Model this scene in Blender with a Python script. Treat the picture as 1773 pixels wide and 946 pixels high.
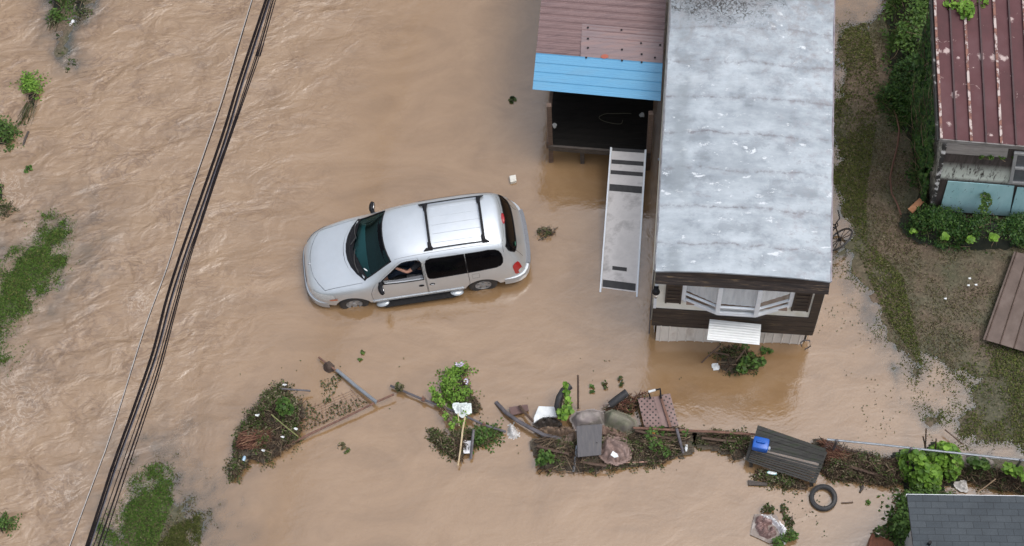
import bpy, bmesh, math, random
import numpy as np
from mathutils import Vector, Matrix
from mathutils.bvhtree import BVHTree

random.seed(11)
rng = np.random.default_rng(11)
S = bpy.context.scene
for o in list(bpy.data.objects):
    bpy.data.objects.remove(o)
R_ = math.radians

# ------------------------------------------------------------------ camera
FPX, CX, CY, CAM_H = 3050.0, 886.5, 473.0, 36.0
_dn = Vector((134.0, 1430.0, FPX)).normalized()
_up = -_dn
_zc = Vector((0, 0, 1))
_Y = (_zc - _up * _zc.dot(_up)).normalized()
_X = _Y.cross(_up)
ROT = Matrix((_X, _Y, _up))                       # camera (x right, y down, z forward) -> world
cam_data = bpy.data.cameras.new('camera')
cam = bpy.data.objects.new('camera', cam_data)
S.collection.objects.link(cam)
cam_data.sensor_width = 36.0
cam_data.lens = FPX / 1773.0 * 36.0
cam_data.clip_start = 0.5
cam_data.clip_end = 6000
cx, cy, cz = (ROT @ Vector(v) for v in ((1, 0, 0), (0, -1, 0), (0, 0, -1)))
cam.matrix_world = Matrix(((cx.x, cy.x, cz.x, 0), (cx.y, cy.y, cz.y, 0), (cx.z, cy.z, cz.z, CAM_H), (0, 0, 0, 1)))
S.camera = cam

# ------------------------------------------------------------------ overcast sky and soft sun
SUN_EL, SUN_AZ = 68.0, 345.0
w = bpy.data.worlds.new('World')
S.world = w
w.use_nodes = True
nt = w.node_tree
bg = nt.nodes['Background']
sky = nt.nodes.new('ShaderNodeTexSky')
sky.sky_type = 'NISHITA'
sky.sun_disc = False
sky.sun_elevation = R_(SUN_EL)
sky.sun_rotation = R_(90 - SUN_AZ)
sky.air_density, sky.dust_density, sky.ozone_density = 1.0, 3.0, 1.0
hs = nt.nodes.new('ShaderNodeHueSaturation')
hs.inputs['Saturation'].default_value = 0.38
nt.links.new(sky.outputs[0], hs.inputs['Color'])
# cloud cover: brighter overhead, dimmer to the horizon, broad soft patches
tcw = nt.nodes.new('ShaderNodeTexCoord')
sx = nt.nodes.new('ShaderNodeSeparateXYZ')
nt.links.new(tcw.outputs['Generated'], sx.inputs[0])
mr = nt.nodes.new('ShaderNodeMapRange')
mr.inputs['From Min'].default_value = 0.0
mr.inputs['From Max'].default_value = 1.0
mr.inputs['To Min'].default_value = 0.55
mr.inputs['To Max'].default_value = 2.35
nt.links.new(sx.outputs['Z'], mr.inputs['Value'])
cn = nt.nodes.new('ShaderNodeTexNoise')
cn.inputs['Scale'].default_value = 5.0
cn.inputs['Detail'].default_value = 5.0
nt.links.new(tcw.outputs['Generated'], cn.inputs['Vector'])
mr2 = nt.nodes.new('ShaderNodeMapRange')
mr2.inputs['From Min'].default_value = 0.3
mr2.inputs['From Max'].default_value = 0.7
mr2.inputs['To Min'].default_value = 0.9
mr2.inputs['To Max'].default_value = 1.1
nt.links.new(cn.outputs['Fac'], mr2.inputs['Value'])
mu = nt.nodes.new('ShaderNodeMath')
mu.operation = 'MULTIPLY'
nt.links.new(mr.outputs[0], mu.inputs[0])
nt.links.new(mr2.outputs[0], mu.inputs[1])
vm = nt.nodes.new('ShaderNodeVectorMath')
vm.operation = 'SCALE'
nt.links.new(hs.outputs[0], vm.inputs[0])
nt.links.new(mu.outputs[0], vm.inputs['Scale'])
nt.links.new(vm.outputs[0], bg.inputs['Color'])
bg.inputs['Strength'].default_value = 0.14
sl = bpy.data.lights.new('sun', 'SUN')
sl.energy = 0.7
sl.angle = R_(25)
sl.color = (1.0, 0.96, 0.9)
sun = bpy.data.objects.new('sun', sl)
S.collection.objects.link(sun)
_sd = Vector((math.cos(R_(SUN_AZ)) * math.cos(R_(SUN_EL)), math.sin(R_(SUN_AZ)) * math.cos(R_(SUN_EL)), math.sin(R_(SUN_EL))))
sun.rotation_euler = (-_sd).to_track_quat('-Z', 'Y').to_euler()
S.view_settings.view_transform = 'Standard'
S.view_settings.look = 'None'
S.view_settings.gamma = 1.0
S.view_settings.use_curve_mapping = False
S.view_settings.exposure = 0.0
S.cycles.max_bounces = 8
S.cycles.transparent_max_bounces = 16

# ------------------------------------------------------------------ helpers
def G(u, v, z=0.0):
    """World point at height z seen at photo pixel (u, v)."""
    d = ROT @ Vector((u - CX, v - CY, FPX))
    t = (z - CAM_H) / d.z
    return Vector((d.x * t, d.y * t, z))

def Gn(uv, z):
    """Same for an array of pixels (n, 2) and heights."""
    uv = np.asarray(uv, float)
    c = np.column_stack([uv[:, 0] - CX, uv[:, 1] - CY, np.full(len(uv), FPX)])
    d = c @ np.array(ROT).T
    t = (np.asarray(z) - CAM_H) / d[:, 2]
    return np.column_stack([d[:, 0] * t, d[:, 1] * t, np.broadcast_to(z, (len(uv),))])

def poly_sd(px, py, poly):
    """Signed distance to a polygon, positive inside (numpy)."""
    poly = np.asarray(poly, float)
    n = len(poly)
    d2 = np.full(px.shape, 1e12)
    ins = np.zeros(px.shape, bool)
    for i in range(n):
        ax, ay = poly[i]
        bx, by = poly[(i + 1) % n]
        ex, ey = bx - ax, by - ay
        L = ex * ex + ey * ey + 1e-12
        t = np.clip(((px - ax) * ex + (py - ay) * ey) / L, 0, 1)
        d2 = np.minimum(d2, (px - ax - t * ex) ** 2 + (py - ay - t * ey) ** 2)
        c = ((ay > py) != (by > py)) & (px < (bx - ax) * (py - ay) / (by - ay + 1e-15) + ax)
        ins ^= c
    return np.where(ins, 1, -1) * np.sqrt(d2)

_lat = rng.random((256, 256))
def vnoise(x, y):
    xi, yi = np.floor(x).astype(int), np.floor(y).astype(int)
    fx, fy = x - xi, y - yi
    fx, fy = fx * fx * (3 - 2 * fx), fy * fy * (3 - 2 * fy)
    a, b = _lat[xi & 255, yi & 255], _lat[(xi + 1) & 255, yi & 255]
    c, d = _lat[xi & 255, (yi + 1) & 255], _lat[(xi + 1) & 255, (yi + 1) & 255]
    return (a * (1 - fx) + b * fx) * (1 - fy) + (c * (1 - fx) + d * fx) * fy

def fbm(x, y, oct=4):
    s, a, t = 0, 1.0, 0
    for k in range(oct):
        s = s + a * vnoise(x * 2 ** k + 17 * k, y * 2 ** k + 31 * k)
        t += a
        a *= 0.5
    return s / t

def tag(o, label=None, cat=None, group=None, kind=None):
    if label: o['label'] = label
    if cat: o['category'] = cat
    if group: o['group'] = group
    if kind: o['kind'] = kind
    return o

def root(name, loc, label, cat, group=None, rz=0.0):
    o = bpy.data.objects.new(name, None)
    S.collection.objects.link(o)
    o.empty_display_size = 0.2
    o.location = loc
    o.rotation_euler = (0, 0, rz)
    return tag(o, label, cat, group)

def link(name, me, parent=None, loc=None):
    o = bpy.data.objects.new(name, me)
    S.collection.objects.link(o)
    if parent is not None: o.parent = parent
    elif loc is not None: o.location = loc
    return o

def rotz(a):
    return Matrix.Rotation(a, 3, 'Z')

def frame(d, up=Vector((0, 0, 1))):
    d = Vector(d).normalized()
    s = d.cross(up)
    if s.length < 1e-4: s = d.cross(Vector((0, 1, 0)))
    s.normalize()
    return d, s, s.cross(d).normalized()

class MB:
    def __init__(self):
        self.v, self.f, self.m = [], [], []
    def add(self, vs, fs, mi=0):
        b = len(self.v)
        self.v += [tuple(p) for p in vs]
        self.f += [tuple(i + b for i in f) for f in fs]
        self.m += [mi] * len(fs)
    def box(self, c, s, rot=None, mi=0):
        c = Vector(c)
        vs = []
        for z in (-.5, .5):
            for x, y in ((-.5, -.5), (.5, -.5), (.5, .5), (-.5, .5)):
                p = Vector((x * s[0], y * s[1], z * s[2]))
                vs.append(c + (rot @ p if rot is not None else p))
        self.add(vs, [(3, 2, 1, 0), (4, 5, 6, 7), (0, 1, 5, 4), (1, 2, 6, 5), (2, 3, 7, 6), (3, 0, 4, 7)], mi)
    def beam(self, p, q, wd, ht, up=Vector((0, 0, 1)), mi=0):
        p, q = Vector(p), Vector(q)
        d, s, u = frame(q - p, up)
        vs = [c + s * (a * wd / 2) + u * (b * ht / 2) for c in (p, q) for a, b in ((-1, -1), (1, -1), (1, 1), (-1, 1))]
        self.add(vs, [(0, 1, 2, 3), (7, 6, 5, 4), (4, 5, 1, 0), (5, 6, 2, 1), (6, 7, 3, 2), (7, 4, 0, 3)], mi)
    def tube(self, pts, r, n=8, mi=0, cap=True):
        pts = [Vector(p) for p in pts]
        k = len(pts)
        rs = r if isinstance(r, (list, tuple)) else [r] * k
        vs, fs = [], []
        for i, p in enumerate(pts):
            t = pts[min(i + 1, k - 1)] - pts[max(i - 1, 0)]
            d, s, u = frame(t)
            for j in range(n):
                a = 2 * math.pi * j / n
                vs.append(p + (s * math.cos(a) + u * math.sin(a)) * rs[i])
        for i in range(k - 1):
            for j in range(n):
                fs.append((i * n + j, i * n + (j + 1) % n, (i + 1) * n + (j + 1) % n, (i + 1) * n + j))
        if cap:
            fs.append(tuple(range(n - 1, -1, -1)))
            fs.append(tuple((k - 1) * n + j for j in range(n)))
        self.add(vs, fs, mi)
    def lathe(self, prof, n=32, mat=None, mi=0, close=False):
        mat = mat or Matrix.Identity(4)
        vs, fs = [], []
        k = len(prof)
        for i in range(n):
            a = 2 * math.pi * i / n
            for r, z in prof:
                vs.append(mat @ Vector((r * math.cos(a), r * math.sin(a), z)))
        for i in range(n):
            for j in range(k if close else k - 1):
                i2, j2 = (i + 1) % n, (j + 1) % k
                fs.append((i * k + j, i2 * k + j, i2 * k + j2, i * k + j2))
        self.add(vs, fs, mi)
    def slab(self, pts, th, mi=0, nrm=None):
        """Flat polygon given by 3D points, thickened downward along its normal."""
        pts = [Vector(p) for p in pts]
        if nrm is None:
            nrm = (pts[1] - pts[0]).cross(pts[2] - pts[0]).normalized()
        n = len(pts)
        vs = pts + [p - nrm * th for p in pts]
        fs = [tuple(range(n)), tuple(range(2 * n - 1, n - 1, -1))]
        fs += [(i, i + n, (i + 1) % n + n, (i + 1) % n) for i in range(n)]
        self.add(vs, fs, mi)
    def sheet(self, c00, c10, c11, c01, nu, nv, hf, th=0.004, mi=0):
        """Sheet between four corners, height hf(s, t, x) along the normal; thin but with both sides and edges."""
        c00, c10, c11, c01 = map(Vector, (c00, c10, c11, c01))
        nrm = (c10 - c00).cross(c01 - c00).normalized()
        top = []
        for j in range(nv + 1):
            for i in range(nu + 1):
                s, t = i / nu, j / nv
                p = (c00 * (1 - s) + c10 * s) * (1 - t) + (c01 * (1 - s) + c11 * s) * t
                top.append(p + nrm * hf(s, t))
        n = len(top)
        vs = top + [p - nrm * th for p in top]
        W = nu + 1
        fs = []
        for j in range(nv):
            for i in range(nu):
                a = j * W + i
                fs.append((a, a + 1, a + 1 + W, a + W))
                fs.append((a + n, a + W + n, a + 1 + W + n, a + 1 + n))
        for i in range(nu):
            a, b = i, nv * W + i
            fs.append((a + 1, a, a + n, a + 1 + n))
            fs.append((b, b + 1, b + 1 + n, b + n))
        for j in range(nv):
            a, b = j * W, j * W + nu
            fs.append((a, a + W, a + W + n, a + n))
            fs.append((b + W, b, b + n, b + W + n))
        self.add(vs, fs, mi)
    def build(self, name, mats, parent=None, origin=(0, 0, 0), smooth=False, bevel=0.0):
        me = bpy.data.meshes.new(name)
        o3 = Vector(origin)
        me.from_pydata([Vector(p) - o3 for p in self.v], [], self.f)
        if not isinstance(mats, (list, tuple)): mats = [mats]
        for m in mats: me.materials.append(m)
        me.polygons.foreach_set('material_index', self.m)
        if bevel > 0:
            bm = bmesh.new()
            bm.from_mesh(me)
            bmesh.ops.bevel(bm, geom=[e for e in bm.edges if len(e.link_faces) == 2 and e.calc_face_angle(0) > 0.6], offset=bevel, segments=2, affect='EDGES', profile=0.5)
            bm.to_mesh(me)
            bm.free()
        if smooth:
            me.polygons.foreach_set('use_smooth', [True] * len(me.polygons))
            me.set_sharp_from_angle(angle=R_(40))
        me.update()
        return link(name, me, parent, origin if parent is None else None)

def np_mesh(name, verts, faces, mats, parent=None, origin=(0, 0, 0), smooth=False):
    """Mesh from numpy arrays; faces (n, 3) or (n, 4)."""
    me = bpy.data.meshes.new(name)
    verts = np.asarray(verts, np.float32) - np.array(origin, np.float32)
    faces = np.asarray(faces, np.int32)
    n, k = faces.shape
    me.vertices.add(len(verts))
    me.vertices.foreach_set('co', verts.ravel())
    me.loops.add(n * k)
    me.loops.foreach_set('vertex_index', faces.ravel())
    me.polygons.add(n)
    me.polygons.foreach_set('loop_start', np.arange(0, n * k, k, dtype=np.int32))
    if smooth: me.polygons.foreach_set('use_smooth', np.ones(n, bool))
    me.update(calc_edges=True)
    me.validate()
    if not isinstance(mats, (list, tuple)): mats = [mats]
    for m in mats: me.materials.append(m)
    return link(name, me, parent, origin if parent is None else None)

# ------------------------------------------------------------------ materials
def new_mat(name):
    m = bpy.data.materials.new(name)
    m.use_nodes = True
    return m, m.node_tree, m.node_tree.nodes['Principled BSDF']

def noise_node(nt, vec, scale, detail=6.0, rough=0.6, dist=0.0):
    n = nt.nodes.new('ShaderNodeTexNoise')
    n.inputs['Scale'].default_value = scale
    n.inputs['Detail'].default_value = detail
    n.inputs['Roughness'].default_value = rough
    n.inputs['Distortion'].default_value = dist
    nt.links.new(vec, n.inputs['Vector'])
    return n.outputs['Fac']

def ramp_node(nt, fac, stops, interp='LINEAR'):
    r = nt.nodes.new('ShaderNodeValToRGB')
    cr = r.color_ramp
    cr.interpolation = interp
    while len(cr.elements) < len(stops): cr.elements.new(0.5)
    for e, (p, c) in zip(cr.elements, stops):
        e.position = p
        e.color = (*c, 1) if len(c) == 3 else c
    nt.links.new(fac, r.inputs['Fac'])
    return r.outputs['Color']

def mix_node(nt, fac, a, b, mode='MIX'):
    m = nt.nodes.new('ShaderNodeMix')
    m.data_type = 'RGBA'
    m.blend_type = mode
    for sock, val in ((m.inputs[0], fac), (m.inputs[6], a), (m.inputs[7], b)):
        if isinstance(val, (int, float)): sock.default_value = val
        elif isinstance(val, tuple): sock.default_value = (*val, 1)
        else: nt.links.new(val, sock)
    return m.outputs[2]

def math_node(nt, op, a, b=None, c=None, clamp=False):
    m = nt.nodes.new('ShaderNodeMath')
    m.operation = op
    m.use_clamp = clamp
    for i, v in enumerate((a, b, c)):
        if v is None: continue
        if isinstance(v, (int, float)): m.inputs[i].default_value = v
        else: nt.links.new(v, m.inputs[i])
    return m.outputs[0]

def coords(nt, stretch=(1, 1, 1), rot=(0, 0, 0)):
    t = nt.nodes.new('ShaderNodeTexCoord')
    mp = nt.nodes.new('ShaderNodeMapping')
    mp.inputs['Scale'].default_value = stretch
    mp.inputs['Rotation'].default_value = rot
    nt.links.new(t.outputs['Object'], mp.inputs['Vector'])
    return mp.outputs[0]

def bump(nt, b, h, strength, dist=0.01):
    bn = nt.nodes.new('ShaderNodeBump')
    bn.inputs['Strength'].default_value = strength
    bn.inputs['Distance'].default_value = dist
    nt.links.new(h, bn.inputs['Height'])
    nt.links.new(bn.outputs[0], b.inputs['Normal'])

def M(name, c1, c2=None, c3=None, scale=4.0, lo=0.35, hi=0.65, rough=0.6, metal=0.0, bmp=0.0, bscale=None, stretch=(1, 1, 1), spec=0.5, coat=0.0, dist=0.0, detail=6):
    m, nt, b = new_mat(name)
    c2 = c2 or tuple(x * 0.8 for x in c1)
    v = coords(nt, stretch)
    f = noise_node(nt, v, scale, detail, 0.65, dist)
    stops = [(lo, c1), (hi, c2)] if c3 is None else [(lo, c1), ((lo + hi) / 2, c2), (hi, c3)]
    col = ramp_node(nt, f, stops)
    nt.links.new(col, b.inputs['Base Color'])
    b.inputs['Roughness'].default_value = rough
    b.inputs['Metallic'].default_value = metal
    b.inputs['Specular IOR Level'].default_value = spec
    b.inputs['Coat Weight'].default_value = coat
    b.inputs['Coat Roughness'].default_value = 0.05
    if bmp > 0:
        bump(nt, b, noise_node(nt, v, bscale or scale * 4, 5), bmp)
    return m

def leaf_mat(name, cols, rough=0.45, spec=0.4):
    m, nt, b = new_mat(name)
    g = nt.nodes.new('ShaderNodeNewGeometry')
    n = len(cols)
    col = ramp_node(nt, g.outputs['Random Per Island'], [(i / max(1, n - 1), c) for i, c in enumerate(cols)])
    nt.links.new(col, b.inputs['Base Color'])
    b.inputs['Roughness'].default_value = rough
    b.inputs['Specular IOR Level'].default_value = spec
    return m

MAT = {}
MAT['rubber'] = M('rubber', (.018, .018, .02), (.035, .034, .034), scale=9, rough=.6, bmp=.2)
MAT['black_plastic'] = M('black_plastic', (.008, .008, .010), (.014, .014, .016), scale=8, rough=.5, spec=.2)
MAT['chrome'] = M('chrome', (.6, .6, .6), (.5, .5, .5), metal=1, rough=.22)
MAT['galv'] = M('galvanised_steel', (.33, .355, .38), (.22, .24, .265), scale=14, rough=.42, metal=.6)
MAT['rust_pipe'] = M('rusty_pipe', (.10, .05, .035), (.19, .10, .07), scale=10, rough=.8, bmp=.3)
MAT['dark_pipe'] = M('dark_pipe', (.055, .05, .055), (.12, .11, .12), scale=10, rough=.5)
MAT['darkwood'] = M('wet_dark_wood', (.028, .022, .018), (.075, .06, .05), scale=3, stretch=(1, 12, 6), rough=.6, bmp=.4)
MAT['brownwood'] = M('brown_wood', (.06, .035, .025), (.13, .085, .06), scale=4, stretch=(1, 8, 8), rough=.7, bmp=.4)
MAT['white_plastic'] = M('white_plastic', (.72, .74, .75), (.55, .58, .58), scale=6, rough=.45, bmp=.5, bscale=14)
MAT['mudlitter'] = M('muddy_litter', (.030, .024, .017), (.10, .078, .055), (.045, .048, .028), scale=9, rough=.85, bmp=.9, bscale=30)
MAT['twig'] = leaf_mat('twig_bark', [(.03, .02, .015), (.075, .05, .036), (.28, .21, .14), (.05, .033, .024), (.12, .085, .06)], .8, .15)
MAT['reed'] = leaf_mat('dead_reed', [(.08, .035, .026), (.15, .065, .048), (.28, .16, .10), (.05, .025, .02)], .75, .15)
MAT['green_stem'] = leaf_mat('green_stems', [(.08, .10, .03), (.14, .15, .06), (.06, .07, .025), (.2, .17, .09)], .7, .15)
MAT['leaf_dark'] = leaf_mat('dark_wet_leaves', [(.014, .022, .007), (.032, .055, .013), (.055, .08, .025), (.055, .042, .02), (.025, .035, .012)], .5, .15)
MAT['leaf_heap'] = leaf_mat('heap_leaves', [(.022, .020, .010), (.045, .075, .016), (.085, .065, .038), (.19, .17, .11), (.03, .026, .016), (.06, .105, .02), (.038, .055, .014), (.12, .09, .055)], .6, .15)
MAT['leaf_mid'] = leaf_mat('green_leaves', [(.020, .046, .009), (.045, .095, .017), (.085, .15, .03), (.030, .062, .012), (.06, .115, .019)], .5, .2)
MAT['leaf_bright'] = leaf_mat('bright_leaves', [(.05, .11, .014), (.11, .22, .025), (.19, .32, .05), (.065, .14, .018), (.14, .25, .035)], .5, .2)
MAT['leaf_ivy'] = leaf_mat('ivy_leaves', [(.008, .026, .006), (.018, .054, .010), (.036, .086, .016), (.011, .036, .007), (.068, .13, .024), (.024, .06, .011)], .5, .2)
MAT['mauve'] = leaf_mat('mauve_petals', [(.35, .25, .45), (.6, .55, .7), (.7, .68, .75)], .5)
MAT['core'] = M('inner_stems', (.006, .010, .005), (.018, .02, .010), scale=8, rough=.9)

# ------------------------------------------------------------------ vegetation helpers
def _unit(a):
    return a / (np.linalg.norm(a, axis=1, keepdims=True) + 1e-9)

def leaf_quads(P, N, size, aspect=0.6, tilt=0.5, broad=False, dirs=None):
    n = len(P)
    N = _unit(N + tilt * rng.normal(size=(n, 3)))
    T = rng.normal(size=(n, 3)) if dirs is None else dirs + 0.35 * rng.normal(size=(n, 3))
    T = _unit(T - N * np.sum(T * N, axis=1, keepdims=True))
    B = np.cross(N, T)
    s = (size * rng.uniform(0.55, 1.3, n))[:, None]
    a = aspect
    if not broad:
        V = np.stack([P - T * s * .5, P + B * s * a * .5 + N * s * .12, P + T * s * .5, P - B * s * a * .5 + N * s * .12], 1)
        F = np.arange(n)[:, None] * 4 + np.array([[0, 3, 2, 1]])
        return V.reshape(-1, 3), F
    V = np.stack([P - T * s * .45, P + B * s * a * .45 - T * s * .3 + N * s * .1, P + B * s * a * .42 + T * s * .15 + N * s * .1, P + T * s * .55 - N * s * .06,
                  P - B * s * a * .42 + T * s * .15 + N * s * .1, P - B * s * a * .45 - T * s * .3 + N * s * .1], 1)
    k = np.arange(n)[:, None] * 6
    F = np.concatenate([k + np.array([[0, 3, 2, 1]]), k + np.array([[0, 5, 4, 3]])])
    return V.reshape(-1, 3), F

def blades(P, D, length, width):
    """Thin three-sided spikes (twigs, stalks, grass) from P along D."""
    n = len(P)
    D = _unit(D)
    A = _unit(np.cross(D, rng.normal(size=(n, 3))))
    B = np.cross(D, A)
    w_ = np.broadcast_to(width, (n,))[:, None]
    L = np.broadcast_to(length, (n,))[:, None]
    mid = P + D * L * .5 + rng.normal(size=(n, 3)) * L * .05
    tip = P + D * L + rng.normal(size=(n, 3)) * L * .07
    V = np.stack([P + A * w_, P - A * w_ * .5 + B * w_ * .87, P - A * w_ * .5 - B * w_ * .87,
                  mid + A * w_ * .8, mid - A * w_ * .4 + B * w_ * .7, mid - A * w_ * .4 - B * w_ * .7, tip], 1)
    k = np.arange(n)[:, None] * 7
    q = np.concatenate([k + np.array([[a, b, b + 3, a + 3]]) for a, b in ((0, 1), (1, 2), (2, 0))])
    t = np.concatenate([k + np.array([[a, b, 6, 6]]) for a, b in ((3, 4), (4, 5), (5, 3))])
    return V.reshape(-1, 3), q, t[:, :3]

def build_blades(name, P, D, length, width, mat, parent=None, origin=(0, 0, 0)):
    V, q, t = blades(P, D, length, width)
    tri = np.concatenate([q[:, [0, 1, 2]], q[:, [0, 2, 3]], t])
    return np_mesh(name, V, tri, mat, parent, origin)

def build_leaves(name, P, N, size, mat, parent=None, origin=(0, 0, 0), **k):
    V, F = leaf_quads(np.asarray(P), np.asarray(N), size, **k)
    return np_mesh(name, V, F, mat, parent, origin)

def sprays(B, per, length):
    """Leaves set alternately along short arching stems rooted at B."""
    ns = len(B)
    D = rng.normal(size=(ns, 3))
    D[:, 2] = np.abs(D[:, 2]) * .25
    D = _unit(D)
    Sd = _unit(np.cross(D, np.tile([0, 0, 1.0], (ns, 1))))
    L = rng.uniform(.6, 1.4, ns) * length
    f = np.linspace(.12, 1, per)
    sg = np.where(np.arange(per) % 2 == 0, 1.0, -1.0)
    sg[-1] = 0
    P = B[:, None, :] + D[:, None, :] * (L[:, None] * f[None, :])[:, :, None] + Sd[:, None, :] * (sg * .16)[None, :, None] * L[:, None, None]
    P[:, :, 2] += .03 + .04 * np.sin(f * 3)[None, :]
    T = D[:, None, :] * .7 + Sd[:, None, :] * (sg * .8)[None, :, None]
    return P.reshape(-1, 3), T.reshape(-1, 3), D, L

def inpoly(poly, n, pad=0.0):
    """n random pixels inside a polygon given in pixels."""
    poly = np.asarray(poly, float)
    lo, hi = poly.min(0), poly.max(0)
    out = np.zeros((0, 2))
    while len(out) < n:
        p = lo + rng.random((n * 3, 2)) * (hi - lo)
        out = np.concatenate([out, p[poly_sd(p[:, 0], p[:, 1], poly) > pad]])
    return out[:n]

def world_poly(poly, z=0.0):
    return np.array([G(u, v, z)[:2] for u, v in poly])

def heap_height(x, y, wp, H, soft, z0=0.0, rough=0.5, fs=3.0):
    d = np.maximum(poly_sd(x, y, wp), 0)
    return z0 + H * (1 - np.exp(-d / soft)) * ((1 - rough) + rough * 2 * fbm(x * fs + 50, y * fs + 50))

def heap_core(name, wp, H, soft, mat, parent=None, origin=(0, 0, 0), z0=-0.03, rough=0.6, fs=3.0, step=0.05, ragged=0.08, crease=0.0):
    """Lumpy mound over a world polygon, closed down to z0 at the rim."""
    lo, hi = wp.min(0) - 0.15, wp.max(0) + 0.15
    nx, ny = int((hi[0] - lo[0]) / step) + 2, int((hi[1] - lo[1]) / step) + 2
    X, Y = np.meshgrid(np.linspace(lo[0], hi[0], nx), np.linspace(lo[1], hi[1], ny))
    d = poly_sd(X, Y, wp) + ragged * 2 * (fbm(X * 5, Y * 5) - 0.5)
    Z = z0 - 0.05 + (H + .05) * (1 - np.exp(-np.maximum(d, 0) / soft)) * ((1 - rough) + rough * 2 * fbm(X * fs + 50, Y * fs + 50))
    if crease:
        for k_, (ca, sa) in enumerate(((.8, .6), (-.5, .87), (.95, -.3))):
            u_ = (X * ca + Y * sa) * fs * 1.3 + 2.5 * fbm(X * 2.2 + k_ * 7, Y * 2.2, 2)
            Z = Z - crease * H * np.clip(1 - np.abs(vnoise(u_, (Y * ca - X * sa) * fs * .35 + 9 * k_) - .5) * 7, 0, 1) * (d > .02)
    V = np.column_stack([X.ravel(), Y.ravel(), Z.ravel()])
    idx = np.arange(nx * ny).reshape(ny, nx)
    F = np.stack([idx[:-1, :-1], idx[:-1, 1:], idx[1:, 1:], idx[1:, :-1]], -1).reshape(-1, 4)
    keep = (d.ravel()[F] > -step * 1.5).any(1)
    return np_mesh(name, V, F[keep], mat, parent, origin, smooth=True)

LEAF_FINE = .78
def heap(name, label, cat, poly, H=0.35, soft=0.25, nleaf=1500, ntwig=250, lsize=0.09, lmat='leaf_heap', twigmat='twig', core='mudlitter',
         twl=(0.2, 0.7), group=None, z0=0.0, rough=0.6, flat=0.25, lpoly=None, tdir=None):
    """A tangle of plant waste: lumpy core, leaves and twigs as parts."""
    wp = world_poly(poly, z0 + H * .4)
    c = wp.mean(0)
    org = (c[0], c[1], z0)
    r = root(name, org, label, cat, group)
    heap_core('core', wp, H, soft, MAT[core], r, org, z0=z0 - .03, rough=rough)
    def pts(n, pl=None, clump=0.0):
        p = Gn(inpoly(pl or poly, int(n * (1 + clump)) + 1), z0 + H * .4)
        k = fbm(p[:, 0] * 3.3 + 40, p[:, 1] * 3.3 + 70, 3)
        p = p[np.argsort(k)[::-1][:n]]
        p[:, 2] = heap_height(p[:, 0], p[:, 1], wp, H, soft, z0, rough) + rng.uniform(-.01, .07, n)
        return p
    if nleaf:
        if lmat in ('leaf_heap', 'leaf_dark'):
            nleaf, lsize = int(nleaf * 1.5), lsize * LEAF_FINE
        n1_ = int(nleaf * .35)
        P = pts(n1_, lpoly, .8)
        P[:, :2] += rng.normal(size=(n1_, 2)) * rng.exponential(.025, (n1_, 1))
        T = rng.normal(size=(n1_, 3))
        per = 8
        ns = max(3, (nleaf - n1_) // per)
        B = pts(ns, lpoly, .8)
        P2, T2, D2, L2 = sprays(B, per, lsize * 3.2)
        P, T = np.concatenate([P, P2]), np.concatenate([T, T2])
        zs = heap_height(P[:, 0], P[:, 1], wp, H, soft, z0, rough)
        P[:, 2] = np.where(poly_sd(P[:, 0], P[:, 1], wp) > 0, np.maximum(P[:, 2], zs), z0 + .015)
        N = np.tile([0, 0, 1.0], (len(P), 1)) + rng.normal(size=(len(P), 3)) * .3
        build_leaves('leaves', P, N, lsize, MAT[lmat], r, org, aspect=.48, tilt=.3, dirs=T)
        if lsize >= .05: build_blades('stems', B, D2, L2, .005, MAT['green_stem'], r, org)
    if ntwig:
        P = pts(ntwig)
        D = rng.normal(size=(ntwig, 3)) * np.array([1, 1, flat])
        if tdir is not None:
            D = np.tile(np.array(rotz(R_(tdir)) @ Vector((1, 0, 0))), (ntwig, 1)) + rng.normal(size=(ntwig, 3)) * np.array([.35, .35, .06])
        D = _unit(D)
        L = rng.uniform(*twl, ntwig) * rng.uniform(.4, 1, ntwig)
        for _ in range(5):      # keep twigs on the heap
            e0, e1 = P - D * L[:, None] * .5, P + D * L[:, None] * .5
            lim = -rng.exponential(.07, ntwig) - .03
            outside = (poly_sd(e0[:, 0], e0[:, 1], wp) < lim) | (poly_sd(e1[:, 0], e1[:, 1], wp) < lim)
            L = np.where(outside, L * .6, L)
        build_blades('twigs', P - D * L[:, None] * .5, D, L, rng.uniform(.004, .011, ntwig), MAT[twigmat], r, org)
    return r

# ------------------------------------------------------------------ ground and flood water
def axis(a, b, step, far=1800.0):
    core = np.arange(a, b + step / 2, step)
    g = [0]
    s = step
    while g[-1] < far:
        s *= 1.35
        g.append(g[-1] + s)
    g = np.array(g[1:])
    return np.concatenate([(a - g)[::-1], core, b + g])

BANK = [(1437, 52), (1470, 40), (1530, 22), (1560, -60), (2600, -200), (2600, 900), (1960, 880), (1840, 800), (1760, 782), (1690, 765), (1650, 745),
        (1640, 725), (1672, 690), (1690, 662), (1640, 640), (1570, 600), (1530, 560), (1505, 500), (1492, 440), (1470, 380), (1452, 320), (1437, 270)]
MOUND_LEFT = [(104, 390), (106, 412), (88, 448), (54, 497), (24, 540), (-10, 580), (-120, 690), (-160, 610), (-60, 550), (0, 515), (46, 455), (84, 402)]
MOUND_LOW = [(277, 822), (300, 852), (322, 884), (336, 940), (370, 1040), (160, 1040), (212, 945), (238, 885), (258, 842)]
MOUND_ROW = [(1430, 775), (1530, 792), (1600, 792), (1690, 790), (1800, 795), (1990, 830), (1990, 930), (1780, 852), (1690, 838), (1660, 826), (1600, 850), (1545, 835), (1500, 832), (1440, 826)]
MOUND_TL = [(90, -40), (160, -40), (152, 20), (120, 60), (128, 105), (105, 110), (95, 60)]

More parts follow.
